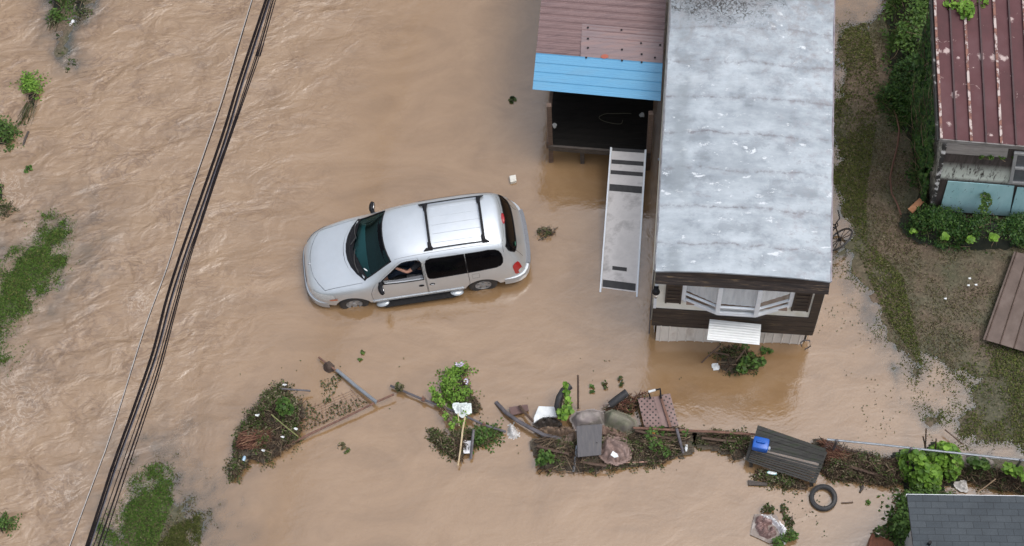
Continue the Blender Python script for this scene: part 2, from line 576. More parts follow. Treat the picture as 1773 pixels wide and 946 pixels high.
def ground_height(x, y):
    h = np.full(x.shape, -0.55)
    nz = fbm(x * 1.1, y * 1.1, 4) - 0.5
    fine = fbm(x * 4.2 + 9, y * 4.2 + 3, 3) - 0.5
    for poly, top, run, slope in ((BANK, .42, 2.6, .06), (MOUND_LEFT, .10, .6, .05), (MOUND_LOW, .10, .8, .05), (MOUND_ROW, .16, .4, .5), (MOUND_TL, .01, .3, .12)):
        d = poly_sd(x, y, world_poly(poly))
        d = d + nz * (.9 if poly is BANK else .45) * min(1, .1 / slope)
        k = np.where(d > 0, top * (1 - np.exp(-np.maximum(d, 0) / run)), d * slope)
        h = np.maximum(h, k)
    return h + np.where(h > -.25, nz * .05 + fine * np.where(h < .02, .075, .05), 0) - 0.004

gx, gy = axis(-16, 17, .11), axis(6, 32, .11)
GX, GY = np.meshgrid(gx, gy)
GZ = ground_height(GX, GY)
def sheet_faces(nx, ny):
    i = np.arange(nx * ny).reshape(ny, nx)
    return np.stack([i[:-1, :-1], i[:-1, 1:], i[1:, 1:], i[1:, :-1]], -1).reshape(-1, 4)

m, nt, b = new_mat('mud_ground')
v = coords(nt)
f1 = noise_node(nt, v, 1.2, 8, .65)
f2 = noise_node(nt, v, 14, 6, .7)
f3 = noise_node(nt, v, 0.55, 4, .6)
c = ramp_node(nt, f2, [(.3, (.058, .038, .024)), (.5, (.108, .076, .049)), (.7, (.17, .13, .09))])
c2 = ramp_node(nt, f2, [(.3, (.036, .038, .018)), (.55, (.08, .075, .042)), (.75, (.14, .12, .08))])
c = mix_node(nt, ramp_node(nt, f3, [(.42, (0, 0, 0)), (.56, (1, 1, 1))]), c, c2)
nt.links.new(c, b.inputs['Base Color'])
b.inputs['Roughness'].default_value = .75
bump(nt, b, f2, .8, .03)
MAT['ground'] = m
gr = np_mesh('ground', np.column_stack([GX.ravel(), GY.ravel(), GZ.ravel()]), sheet_faces(len(gx), len(gy)), m, smooth=True)
tag(gr, kind='structure')

wx, wy = axis(-16, 17, .1), axis(6, 32, .1)
WX, WY = np.meshgrid(wx, wy)
depth = -ground_height(WX, WY)
FLOW = [(-400, -300), (700, -300), (640, 0), (560, 120), (500, 260), (470, 380), (420, 520), (350, 640), (300, 760), (220, 830), (170, 946), (120, 1200), (-400, 1200)]
fl = poly_sd(WX, WY, world_poly(FLOW))
flow = np.clip(.5 + fl / 3.0, 0.0, 1.0) * np.clip((WX + 30) / 10, 0, 1)
Z = (fbm(WX * .9 - WY * .5, WY * 1.6 + WX * .6, 4) - .5) * .06 * flow + (fbm(WX * .5, WY * .5, 2) - .5) * .006
Z = np.where((np.abs(WX) < 18) & (WY < 34) & (WY > 5), Z, 0)
wat = np_mesh('flood_water', np.column_stack([WX.ravel(), WY.ravel(), Z.ravel()]), sheet_faces(len(wx), len(wy)), [], smooth=True)
tag(wat, kind='structure')
for nm, arr in (('depth', np.clip(depth, -1, 1)), ('flow', flow)):
    at = wat.data.attributes.new(nm, 'FLOAT', 'POINT')
    at.data.foreach_set('value', arr.ravel().astype(np.float32))

m, nt, b = new_mat('muddy_water')
nt.nodes.remove(b)
out = nt.nodes['Material Output']
def attr(nt, name):
    a = nt.nodes.new('ShaderNodeAttribute')
    a.attribute_name = name
    return a.outputs['Fac']
adep, aflow = attr(nt, 'depth'), attr(nt, 'flow')
v = coords(nt)
# current-drawn coordinates: crests lie across the flow
v1 = coords(nt, (.8, 1.35, 1), (0, 0, R_(-24)))
big = noise_node(nt, v1, 1.35, 3, .5, .7)
mid = noise_node(nt, v1, 4.0, 4, .55, .9)
fine = noise_node(nt, v, 16, 4, .6, .3)
silt = noise_node(nt, v1, .55, 6, .6, 1.6)
# silt: suspended mud is not evenly mixed; dark streaks are painted ripple shading
mudc = ramp_node(nt, silt, [(.32, (.212, .128, .062)), (.5, (.248, .152, .076)), (.68, (.276, .174, .091))])
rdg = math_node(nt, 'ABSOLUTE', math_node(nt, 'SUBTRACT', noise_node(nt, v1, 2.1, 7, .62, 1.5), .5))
ripple_shade = mix_node(nt, ramp_node(nt, noise_node(nt, v, .9, 3), [(.40, (0, 0, 0)), (.60, (.75, .75, .75))]), (1, 1, 1), ramp_node(nt, rdg, [(.0, (.42, .34, .24)), (.03, (.74, .66, .55)), (.07, (1, 1, 1))]))  # thin dark ridges put the shaded ripple faces into the mud colour
mudc = mix_node(nt, math_node(nt, 'MULTIPLY_ADD', aflow, .80, .10), mudc, mix_node(nt, 1.0, mudc, ripple_shade, 'MULTIPLY'))
fd = noise_node(nt, v, 2.6, 6, .65, 1.8)
fm = ramp_node(nt, math_node(nt, 'ABSOLUTE', math_node(nt, 'SUBTRACT', fd, .5)), [(.0, (1, 1, 1)), (.035, (0, 0, 0))])
fspot = None
for (fu, fv, frad) in ((6, 700, 1.3), (112, 850, .55), (240, 520, .5), (60, 400, .5), (15, 330, .8)):
    dd = nt.nodes.new('ShaderNodeVectorMath')
    dd.operation = 'DISTANCE'
    nt.links.new(v, dd.inputs[0])
    dd.inputs[1].default_value = G(fu, fv, 0)
    q = math_node(nt, 'SUBTRACT', 1.0, math_node(nt, 'DIVIDE', dd.outputs['Value'], frad), clamp=True)
    fspot = q if fspot is None else math_node(nt, 'MAXIMUM', fspot, q)
mudc = mix_node(nt, math_node(nt, 'MULTIPLY', math_node(nt, 'MULTIPLY', fm, .38), math_node(nt, 'MULTIPLY', fspot, 1.6, clamp=True)), mudc, (.66, .56, .47))
dif = nt.nodes.new('ShaderNodeBsdfDiffuse')
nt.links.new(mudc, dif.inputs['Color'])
tr = nt.nodes.new('ShaderNodeBsdfTransparent')
tr.inputs['Color'].default_value = (.80, .86, .80, 1)
dn_ = math_node(nt, 'MULTIPLY', math_node(nt, 'MAXIMUM', adep, 0.0), -1 / .035)
opac = math_node(nt, 'SUBTRACT', 1.0, math_node(nt, 'EXPONENT', dn_))
mx = nt.nodes.new('ShaderNodeMixShader')
nt.links.new(opac, mx.inputs[0])
nt.links.new(tr.outputs[0], mx.inputs[1])
nt.links.new(dif.outputs[0], mx.inputs[2])
gl = nt.nodes.new('ShaderNodeBsdfGlossy')
nt.links.new(math_node(nt, 'MULTIPLY_ADD', aflow, .42, .06), gl.inputs['Roughness'])
hgt = math_node(nt, 'ADD', math_node(nt, 'MULTIPLY', big, 1.0), math_node(nt, 'MULTIPLY', mid, .22))
hgt = math_node(nt, 'MULTIPLY', hgt, math_node(nt, 'ADD', math_node(nt, 'MULTIPLY', aflow, 1.0), .11))
hgt = math_node(nt, 'ADD', hgt, math_node(nt, 'MULTIPLY', fine, .022))
bn = nt.nodes.new('ShaderNodeBump')
bn.inputs['Strength'].default_value = 1.0
bn.inputs['Distance'].default_value = .10
nt.links.new(hgt, bn.inputs['Height'])
fr = nt.nodes.new('ShaderNodeFresnel')
fr.inputs['IOR'].default_value = 2.12
for n_ in (dif, gl, fr): nt.links.new(bn.outputs[0], n_.inputs['Normal'])
mx2 = nt.nodes.new('ShaderNodeMixShader')
nt.links.new(fr.outputs[0], mx2.inputs[0])
nt.links.new(mx.outputs[0], mx2.inputs[1])
nt.links.new(gl.outputs[0], mx2.inputs[2])
nt.links.new(mx2.outputs[0], out.inputs['Surface'])
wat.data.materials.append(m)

# grass on the bank and on the drowned verges
def grass(name, poly, n, length, zmin, zmax, mat, dens_noise=1.4, thr=.42, up=.5, kind='blade', soft=.09):
    P = Gn(inpoly(poly, n), 0.0)
    k = fbm(P[:, 0] * dens_noise + 5, P[:, 1] * dens_noise + 8, 4)
    h = ground_height(P[:, 0], P[:, 1])
    P[:, 2] = h
    keep = (k + rng.normal(0, soft, len(k)) > thr) & (h + rng.normal(0, .03, len(h)) > zmin) & (h < zmax)
    P = P[keep]
    if kind == 'leaf':
        P[:, 2] += rng.uniform(.004, .03, len(P)) * np.clip((P[:, 2] + .08) / .1, .1, 1)
        o = build_leaves(name, P, np.tile([0, 0, 1.0], (len(P), 1)), length, MAT[mat], aspect=.5, tilt=.45)
    else:
        D = rng.normal(size=(len(P), 3))
        D[:, 2] = np.abs(D[:, 2]) * up + .15
        o = build_blades(name, P, D, rng.uniform(.5, 1.2, len(P)) * length, rng.uniform(.005, .010, len(P)), MAT[mat])
    return tag(o, kind='stuff')
def emergent(poly, n, size, mat, lo=-.16, thr=.52):
    """Drowned leaf tips breaking the surface along a shore."""
    P = Gn(inpoly(poly, n), 0.0)
    h = ground_height(P[:, 0], P[:, 1])
    k = fbm(P[:, 0] * 2.6 + 3, P[:, 1] * 2.6 + 1, 4)
    f = np.clip((h - lo) / -lo, 0, 1)
    keep = (h > lo) & (h < .02) & (rng.random(len(P)) < f * f) & (k > thr)
    P = P[keep]
    P[:, 2] = .012
    return tag(build_leaves('shore_weeds', P, np.tile([0, 0, 1.0], (len(P), 1)), size, MAT[mat], aspect=.4, tilt=.25), kind='stuff')
MAT['grass_green'] = leaf_mat('verge_grass', [(.035, .08, .012), (.065, .14, .018), (.105, .19, .032), (.05, .072, .02), (.028, .055, .010), (.15, .175, .065)], .6, .15)
MAT['grass_dull'] = leaf_mat('muddy_grass', [(.038, .04, .014), (.07, .066, .026), (.12, .108, .05), (.14, .105, .07), (.055, .04, .026), (.055, .072, .02), (.19, .17, .105), (.03, .022, .015), (.095, .068, .044)], .65, .12)
MAT['grass_olive'] = leaf_mat('olive_grass', [(.028, .042, .010), (.055, .076, .016), (.095, .115, .026), (.036, .044, .014), (.13, .13, .045), (.022, .025, .010)], .65, .12)
BANK_SEEN = [(1430, 30), (1560, -20), (1640, -20), (1640, 400), (1790, 400), (1790, 800), (1640, 780), (1560, 620), (1430, 300)]
grass('ground_litter', BANK_SEEN, 34000, .042, -.07, .6, 'grass_dull', thr=.42, kind='leaf')
grass('grass', BANK_SEEN, 13000, .06, -.06, .6, 'grass_dull', thr=.46)
STRIP = [(1432, 60), (1500, 40), (1525, 160), (1500, 330), (1500, 420), (1560, 480), (1600, 640), (1540, 560), (1480, 430), (1432, 280)]
grass('ground_litter', STRIP, 13000, .05, -.09, .6, 'grass_olive', thr=.48, kind='leaf', soft=.15)
grass('grass', STRIP, 8000, .09, -.09, .6, 'grass_olive', thr=.49, soft=.14)
SE = [(1660, 640), (1700, 600), (1790, 560), (1790, 800), (1690, 770), (1620, 730)]
grass('ground_litter', SE, 9000, .055, -.06, .6, 'grass_olive', thr=.45, kind='leaf')
LEFT_V = [(-10, 470), (60, 370), (135, 370), (130, 440), (70, 540), (-10, 660)]
grass('grass', LEFT_V, 15000, .09, -.05, .6, 'grass_green', thr=.22)
grass('ground_litter', LEFT_V, 5000, .06, -.10, .6, 'grass_olive', thr=.40, kind='leaf')
LOW_V = [(150, 960), (230, 790), (320, 780), (390, 880), (400, 960)]
grass('grass', [(130, 960), (205, 850), (245, 805), (300, 805), (300, 870), (266, 960)], 14000, .09, -.05, .6, 'grass_green', thr=.34, soft=.12)
grass('grass', [(265, 960), (300, 915), (345, 890), (350, 960)], 3500, .10, -.06, .6, 'grass_olive', thr=.42)
grass('ground_litter', LOW_V, 6000, .045, -.05, .6, 'grass_dull', thr=.44, kind='leaf')
emergent([(1432, 20), (1560, 20), (1530, 330), (1580, 560), (1720, 660), (1700, 790), (1600, 760), (1560, 640), (1430, 480)], 9000, .04, 'grass_olive')
emergent([(1432, 20), (1560, 20), (1530, 330), (1580, 560), (1720, 660), (1700, 790), (1600, 760), (1560, 640), (1430, 480)], 5000, .034, 'leaf_dark')
emergent([(130, 960), (210, 770), (330, 760), (410, 870), (420, 960)], 900, .03, 'leaf_dark', lo=-.08, thr=.56)
emergent([(-10, 440), (60, 360), (150, 360), (150, 440), (80, 560), (-10, 690)], 3000, .05, 'grass_green', lo=-.09, thr=.5)

# ------------------------------------------------------------------ minivan
m, nt, b = new_mat('silver_paint')
v = coords(nt)
c = ramp_node(nt, noise_node(nt, v, 1.5, 3), [(.35, (.60, .65, .69)), (.65, (.65, .695, .73))])
grime = math_node(nt, 'MULTIPLY', noise_node(nt, v, 7, 6, .7), .25)
c = mix_node(nt, grime, c, (.40, .36, .31))
# splashed mud low on the body
sxp = nt.nodes.new('ShaderNodeSeparateXYZ')
nt.links.new(v, sxp.inputs[0])
spl = math_node(nt, 'ADD', math_node(nt, 'MULTIPLY', sxp.outputs['Z'], 2.2), math_node(nt, 'MULTIPLY', noise_node(nt, coords(nt, (2.5, 2.5, 1)), 4, 7, .7), .9))
c = mix_node(nt, ramp_node(nt, spl, [(.86, (.72, .72, .72)), (1.0, (.30, .30, .30)), (1.0, (0, 0, 0))]) if False else ramp_node(nt, math_node(nt, 'MULTIPLY', spl, .5), [(.44, (.75, .75, .75)), (.56, (.22, .22, .22)), (.72, (0, 0, 0))]), c, (.24, .155, .09))
nt.links.new(c, b.inputs['Base Color'])
b.inputs['Metallic'].default_value = .6
b.inputs['Roughness'].default_value = .30
b.inputs['Coat Weight'].default_value = .8
b.inputs['Coat Roughness'].default_value = .06
MAT['paint'] = m
MAT['paint_trim'] = M('bumper_paint', (.46, .49, .52), (.40, .43, .45), scale=4, metal=.4, rough=.38, coat=.6)
MAT['cabin'] = M('cabin_trim', (.035, .036, .04), (.055, .056, .06), scale=6, rough=.85)
MAT['seat_cloth'] = M('seat_cloth', (.16, .165, .18), (.22, .225, .24), scale=20, rough=.9)
MAT['tint'] = M('tinted_glass', (.002, .002, .003), (.004, .004, .005), scale=3, rough=.06, spec=.07)
MAT['red_lens'] = M('red_lens', (.36, .008, .012), (.28, .006, .01), scale=10, rough=.15, coat=1)
MAT['clear_lens'] = M('clear_lens', (.50, .51, .50), (.34, .35, .35), scale=22, rough=.12, coat=1)
MAT['amber'] = M('amber_lens', (.45, .14, .06), (.38, .1, .05), scale=10, rough=.15, coat=1)
MAT['alloy'] = M('alloy', (.42, .42, .42), (.28, .28, .275), scale=9, rough=.4, metal=.4)
MAT['running'] = M('running_board', (.010, .010, .011), (.018, .017, .017), scale=20, rough=.7, bmp=.3, spec=.15)
MAT['step_pad'] = M('bumper_step_pad', (.13, .135, .15), (.18, .185, .2), scale=60, rough=.7, bmp=.4)
m, nt, b = new_mat('windscreen_glass')
nt.nodes.remove(b)
out = nt.nodes['Material Output']
t1 = nt.nodes.new('ShaderNodeBsdfTransparent')
t1.inputs['Color'].default_value = (.16, .36, .36, 1)
g1 = nt.nodes.new('ShaderNodeBsdfGlossy')
g1.inputs['Roughness'].default_value = .03
g1.inputs['Color'].default_value = (.55, .95, .95, 1)
f1 = nt.nodes.new('ShaderNodeFresnel')
f1.inputs['IOR'].default_value = 1.5
x1 = nt.nodes.new('ShaderNodeMixShader')
nt.links.new(f1.outputs[0], x1.inputs[0])
nt.links.new(t1.outputs[0], x1.inputs[1])
nt.links.new(g1.outputs[0], x1.inputs[2])
nt.links.new(x1.outputs[0], out.inputs['Surface'])
MAT['windscreen'] = m

# sections: x, then (y, z) at sill, bumper line, waist, belt, shoulder, roof edge, centre
SEC = [
 (2.46, [(.26, .28), (.34, .42), (.34, .52), (.30, .60), (.24, .63), (.12, .64), (0, .645)]),
 (2.40, [(.52, .25), (.60, .40), (.60, .55), (.54, .68), (.44, .71), (.25, .735), (0, .745)]),
 (2.22, [(.72, .23), (.80, .40), (.80, .60), (.73, .77), (.60, .83), (.35, .87), (0, .885)]),
 (1.95, [(.82, .22), (.885, .4), (.89, .64), (.82, .85), (.69, .915), (.40, .955), (0, .97)]),
 (1.50, [(.88, .22), (.935, .42), (.94, .70), (.87, .94), (.75, 1.01), (.42, 1.065), (0, 1.08)]),
 (1.30, [(.90, .22), (.945, .42), (.95, .71), (.885, .965), (.78, 1.04), (.44, 1.115), (0, 1.145)]),
 (1.02, [(.90, .22), (.95, .42), (.955, .72), (.90, .985), (.775, 1.09), (.47, 1.28), (0, 1.345)]),
 (.75, [(.90, .22), (.95, .42), (.955, .72), (.905, 1.0), (.745, 1.28), (.48, 1.47), (0, 1.535)]),
 (.50, [(.90, .22), (.95, .42), (.955, .72), (.905, 1.01), (.72, 1.45), (.52, 1.625), (0, 1.69)]),
 (.20, [(.90, .22), (.95, .42), (.955, .72), (.905, 1.02), (.72, 1.53), (.59, 1.695), (0, 1.755)]),
 (-.60, [(.90, .22), (.95, .42), (.955, .72), (.905, 1.02), (.735, 1.55), (.63, 1.715), (0, 1.785)]),
 (-1.45, [(.90, .22), (.95, .42), (.955, .72), (.905, 1.02), (.735, 1.55), (.63, 1.715), (0, 1.785)]),
 (-1.95, [(.88, .24), (.94, .42), (.945, .72), (.885, 1.02), (.70, 1.53), (.59, 1.68), (0, 1.75)]),
 (-2.13, [(.86, .26), (.925, .42), (.925, .72), (.855, 1.02), (.665, 1.45), (.53, 1.56), (0, 1.62)]),
 (-2.30, [(.82, .28), (.895, .42), (.885, .70), (.78, .99), (.60, 1.10), (.45, 1.15), (0, 1.20)]),
 (-2.44, [(.76, .30), (.83, .42), (.81, .60), (.70, .74), (.55, .76), (.40, .775), (0, .79)]),
 (-2.56, [(.50, .32), (.56, .42), (.55, .52), (.48, .585), (.38, .60), (.25, .605), (0, .61)]),
]
def loft(sec, sy=1.0, fz=lambda z: z):
    V, F = [], []
    n = 13
    for x, h in sec:
        ring = [(x, y * sy, fz(z)) for y, z in h] + [(x, -y * sy, fz(z)) for y, z in reversed(h[:-1])]
        V += ring
    for i in range(len(sec) - 1):
        for j in range(n):
            a, b_ = i * n + j, i * n + (j + 1) % n
            F.append((a, b_, b_ + n, a + n))
    F.append(tuple(range(n - 1, -1, -1)))
    F.append(tuple((len(sec) - 1) * n + j for j in range(n)))
    return V, F

def temp_obj(V, F, sub=0):
    me = bpy.data.meshes.new('work')
    me.from_pydata(V, [], F)
    bm = bmesh.new()
    bm.from_mesh(me)
    bmesh.ops.recalc_face_normals(bm, faces=bm.faces)
    bm.to_mesh(me)
    bm.free()
    o = bpy.data.objects.new('work', me)
    S.collection.objects.link(o)
    if sub:
        md = o.modifiers.new('s', 'SUBSURF')
        md.levels = md.render_levels = sub
        bake(o)
    return o

def bake(o):
    dg = bpy.context.evaluated_depsgraph_get()
    dg.update()
    me = bpy.data.meshes.new_from_object(o.evaluated_get(dg))
    o.modifiers.clear()
    o.data = me

def boolean(o, cutter, op):
    md = o.modifiers.new('b', 'BOOLEAN')
    md.operation, md.solver, md.object = op, 'EXACT', cutter
    bake(o)

def copy_obj(o):
    c = o.copy()
    c.data = o.data.copy()
    S.collection.objects.link(c)
    return c

def kill(*os_):
    for o in os_: bpy.data.objects.remove(o)

def prism_obj(poly, axis_, a, b_):
    """Extruded 2D polygon. axis 'y': poly in (x, z); axis 'z': poly in (x, y); axis 'x': poly in (y, z)."""
    f = {'y': lambda p, t: (p[0], t, p[1]), 'z': lambda p, t: (p[0], p[1], t), 'x': lambda p, t: (t, p[0], p[1])}[axis_]
    n = len(poly)
    V = [f(p, a) for p in poly] + [f(p, b_) for p in poly]
    F = [tuple(range(n)), tuple(range(2 * n - 1, n - 1, -1))] + [(i, i + n, (i + 1) % n + n, (i + 1) % n) for i in range(n)]
    return temp_obj(V, F)

def smooth_poly(poly, it=2):
    p = [Vector(q) for q in poly]
    for _ in range(it):
        q = []
        for i in range(len(p)):
            a, c = p[i], p[(i + 1) % len(p)]
            q += [a * .82 + c * .18, a * .18 + c * .82]
        p = q
    return [tuple(q) for q in p]

def grow(poly, d):
    c = sum((Vector(p) for p in poly), Vector((0, 0))) / len(poly)
    return [tuple(Vector(p) + (Vector(p) - c).normalized() * d) for p in poly]

def resample(poly, step):
    out = []
    for i in range(len(poly)):
        a, c = Vector(poly[i]), Vector(poly[(i + 1) % len(poly)])
        k = max(1, int((c - a).length / step))
        out += [tuple(a.lerp(c, t / k)) for t in range(k)]
    return out

body0 = temp_obj(*loft(SEC), sub=3)
BV = BVHTree.FromPolygons([v_.co.copy() for v_ in body0.data.vertices], [tuple(p.vertices) for p in body0.data.polygons])
def hit(p, d):
    d = Vector(d).normalized()
    h, n, _, _ = BV.ray_cast(Vector(p) - d * 4, d)
    return h, n

def side_pt(x, z, s, off=0.0):
    h, n = hit((x, 0, z), (0, -s, 0))
    return h + n * off
def top_pt(x, y, off=0.0):
    h, n = hit((x, y, 0), (0, 0, -1))
    return h + n * off

def patch(poly, fn, rings=6):
    """Surface patch: concentric rings of the outline, each point placed on the body by fn(a, b)."""
    c = sum((Vector(p) for p in poly), Vector((0, 0))) / len(poly)
    mb = MB()
    n = len(poly)
    vs, fs = [], []
    for k in range(rings):
        s = 1 - k / rings
        vs += [fn(*(c + (Vector(p) - c) * s)) for p in poly]
    vs.append(fn(*c))
    for k in range(rings - 1):
        fs += [(k * n + i, k * n + (i + 1) % n, (k + 1) * n + (i + 1) % n, (k + 1) * n + i) for i in range(n)]
    fs += [((rings - 1) * n + i, (rings - 1) * n + (i + 1) % n, rings * n) for i in range(n)]
    mb.add(vs, fs)
    return mb

# openings
W_FRONT = [(.80, 1.06), (.70, 1.16), (.34, 1.47), (.22, 1.545), (.10, 1.572), (-.10, 1.585), (-.17, 1.57), (-.195, 1.52), (-.20, 1.05), (.2, 1.045)]
W_SLIDE = [(-.42, 1.035), (-.33, 1.05), (-.295, 1.10), (-.28, 1.3), (-.285, 1.48), (-.32, 1.555), (-.42, 1.588), (-1.155, 1.592), (-1.165, 1.055), (-.8, 1.045)]
W_QUART = [(-1.19, 1.055), (-1.18, 1.592), (-1.70, 1.575), (-1.84, 1.545), (-1.92, 1.49), (-1.965, 1.40), (-1.985, 1.28), (-1.97, 1.17), (-1.92, 1.105), (-1.82, 1.075), (-1.5, 1.065)]
def arc(x0, x1, y1, n=9):
    return [(x0 + (x1 - x0) * (abs(t) ** 2.2), y1 * t) for t in [(-1 + 2 * i / (n - 1)) for i in range(n)]]
W_SHIELD = arc(1.36, 1.03, .70) + list(reversed(arc(.56, .44, .60)))
COWL = arc(1.44, 1.09, .735) + list(reversed(arc(1.36, 1.03, .70)))
W_REAR = smooth_poly([(-.60, 1.53), (.60, 1.53), (.66, 1.35), (.60, 1.14), (.42, 1.08), (-.42, 1.08), (-.60, 1.14), (-.66, 1.35)], 1)

inner = [(x, [(y, max(z, .50)) for y, z in h]) for x, h in SEC if -2.2 < x < 1.25]
cav = temp_obj(*loft(inner, .925, lambda z: z - .055 if z > .9 else z), sub=2)
shell = copy_obj(body0)
boolean(shell, cav, 'DIFFERENCE')
cut = []
for poly in (W_FRONT, W_SLIDE, W_QUART):
    cut.append(prism_obj(poly, 'y', -1.3, 1.3))
cut.append(prism_obj(W_SHIELD, 'z', 1.02, 2.2))
cut.append(prism_obj(W_REAR, 'x', -2.9, -1.9))
for s in (-1, 1):
    for x in (1.46, -1.46):
        circ = [(x + .40 * math.cos(a * math.pi / 16), .33 + .40 * math.sin(a * math.pi / 16)) for a in range(32)]
        cut.append(prism_obj(circ, 'y', s * .58, s * 1.3))
for c_ in cut: boolean(shell, c_, 'DIFFERENCE')
kill(*cut)
# panels cut out with a real gap round them
HOOD = arc(2.30, 2.02, .72) + list(reversed(arc(1.50, 1.15, .765)))
DOORF = smooth_poly([(.98, .33), (1.02, .80), (.93, 1.02), (.80, 1.12), (.34, 1.53), (.20, 1.60), (-.215, 1.63), (-.24, 1.0), (-.24, .33)], 1)
DOORS = smooth_poly([(-.25, .33), (-.25, 1.0), (-.245, 1.63), (-1.16, 1.63), (-1.19, 1.02), (-1.19, .60), (-1.05, .38)], 1)
GATE = smooth_poly([(-.70, 1.60), (.70, 1.60), (.80, 1.0), (.82, .80), (-.82, .80), (-.80, 1.0)], 1)
parts = {}
for nm, poly, ax_, a_, b_ in (('hood', HOOD, 'z', .70, 1.6), ('front_door', DOORF, 'y', .55, 1.3), ('sliding_door', DOORS, 'y', .55, 1.3)):
    pc = copy_obj(shell)
    c1 = prism_obj(grow(poly, -.011), ax_, a_, b_)
    c2 = prism_obj(poly, ax_, a_ + .004 if ax_ == 'y' else a_ - .004, b_ + .1)
    boolean(pc, c1, 'INTERSECT')
    boolean(shell, c2, 'DIFFERENCE')
    kill(c1, c2)
    parts[nm] = pc
vf = Vector((math.cos(R_(182.76)), math.sin(R_(182.76)), 0))
vl = Vector((-vf.y, vf.x, 0))
VAN_LOC = Vector((-2.156, 17.419, 0)) - vl * .085
VAN_LOC.z = -.16
VAN_LOC += Vector((0, -.03, 0))
van = root('minivan', VAN_LOC, 'silver minivan stranded in brown floodwater with driver at the open window', 'minivan')
van.rotation_euler = (R_(-.5), R_(1.4), R_(182.76))
van.scale = (1.0, 1.04, 1.05)
def finish(o, name, mats, parent):
    o.name = o.data.name = name
    o.parent = parent
    o.data.materials.clear()
    for m_ in (mats if isinstance(mats, list) else [mats]): o.data.materials.append(m_)
    o.data.polygons.foreach_set('material_index', [0] * len(o.data.polygons))
    o.data.polygons.foreach_set('use_smooth', [True] * len(o.data.polygons))
    o.data.set_sharp_from_angle(angle=R_(32))
    return o
body = finish(shell, 'body', [MAT['paint'], MAT['cabin']], van)
# faces of the cabin cavity take the cabin trim
cv = BVHTree.FromPolygons([v_.co.copy() for v_ in cav.data.vertices], [tuple(p.vertices) for p in cav.data.polygons])
for o_ in [body]:
    mi = []
    for p in o_.data.polygons:
        near = cv.find_nearest(p.center)
        mi.append(1 if near[3] is not None and near[3] < .004 else 0)
    o_.data.polygons.foreach_set('material_index', mi)
doors = {}
for nm, o_ in parts.items():
    o_ = finish(o_, nm, [MAT['paint'], MAT['cabin']], van)
    mi = []
    for p in o_.data.polygons:
        near = cv.find_nearest(p.center)
        mi.append(1 if near[3] is not None and near[3] < .004 else 0)
    o_.data.polygons.foreach_set('material_index', mi)
    doors[nm] = o_
kill(cav)

def outline_tube(poly, fn, r, step=.06):
    pts = [fn(*p) for p in resample(poly, step)]
    pts.append(pts[0])
    mb = MB()
    mb.tube(pts, r, 6)
    return mb
# glass
for nm, poly in (('sliding_door_window', W_SLIDE), ('quarter_window', W_QUART)):
    for s in (1, -1):
        g = patch(resample(grow(poly, .004), .05), lambda x, z: side_pt(x, z, s, -.006)).build(nm, MAT['tint'], van, smooth=True)
        outline_tube(grow(poly, .002), lambda x, z: side_pt(x, z, s, -.003), .009).build('window_seal', MAT['black_plastic'], g)
g = patch(resample(grow(W_FRONT, .004), .05), lambda x, z: side_pt(x, z, -1, -.006)).build('front_door_window', MAT['tint'], van, smooth=True)
outline_tube(grow(W_FRONT, .002), lambda x, z: side_pt(x, z, 1, -.003), .012).build('window_seal', MAT['black_plastic'], doors['front_door'])
half = [(.72, 1.07), (.66, 1.10), (-.19, 1.16), (-.195, 1.07)]
patch(resample(half, .05), lambda x, z: side_pt(x, z, 1, -.035)).build('window_ledge', MAT['seat_cloth'], doors['front_door'], smooth=True)
g = patch(resample(grow(W_SHIELD, .004), .06), lambda x, y: top_pt(x, y, -.006), 8).build('windscreen', MAT['windscreen'], van, smooth=True)
outline_tube(grow(W_SHIELD, .0), lambda x, y: top_pt(x, y, .0), .016).build('window_seal', MAT['black_plastic'], g)
# dark sun band along the top of the windscreen
band = arc(.66, .55, .62) + list(reversed(arc(.56, .45, .60)))
patch(resample(band, .05), lambda x, y: top_pt(x, y, -.002), 2).build('shade_band', MAT['tint'], g, smooth=True)
mb = MB()
for i in range(5):
    zz = Vector((.80 + .028 * (i % 2), .535 - .0 + .012 * i))
    p = top_pt(1.06 - .012 * i, .52 + .010 * i, .004)
    mb.box(p, (.012, .05, .004), rotz(.5))
mb.build('sticker', MAT['white_plastic'], g)
patch(resample(grow(COWL, .006), .05), lambda x, y: top_pt(x, y, .007), 3).build('cowl', MAT['black_plastic'], van, smooth=True)
for y0, y1, x1 in ((.55, .02, 1.20), (-.12, -.60, 1.12)):
    mb = MB()
    pts = [top_pt(1.33 - .25 * abs(y0), y0, .03)] + [top_pt(x1 + .06 * math.sin(t * 3), y0 + (y1 - y0) * t, .026) for t in (.25, .5, .75, 1)]
    mb.tube(pts, [.014, .012, .011, .010, .008], 6)
    mb.build('wiper', MAT['rubber'], van, smooth=True)
def rear_pt(y, z, off=0.0):
    h, n = hit((0, y, z), (1, 0, 0))
    return h + n * off
g = patch(resample(grow(W_REAR, .004), .06), lambda y, z: rear_pt(y, z, -.006), 8).build('rear_window', MAT['tint'], van, smooth=True)
outline_tube(W_REAR, lambda y, z: rear_pt(y, z, 0), .012).build('window_seal', MAT['black_plastic'], g)
mb = MB()
mb.box(rear_pt(.42, 1.15, .003), (.006, .09, .07), Matrix.Rotation(R_(-18), 3, 'Y'))
mb.build('sticker', M('green_sticker', (.04, .22, .12), (.10, .32, .2), scale=40, rough=.4), g)
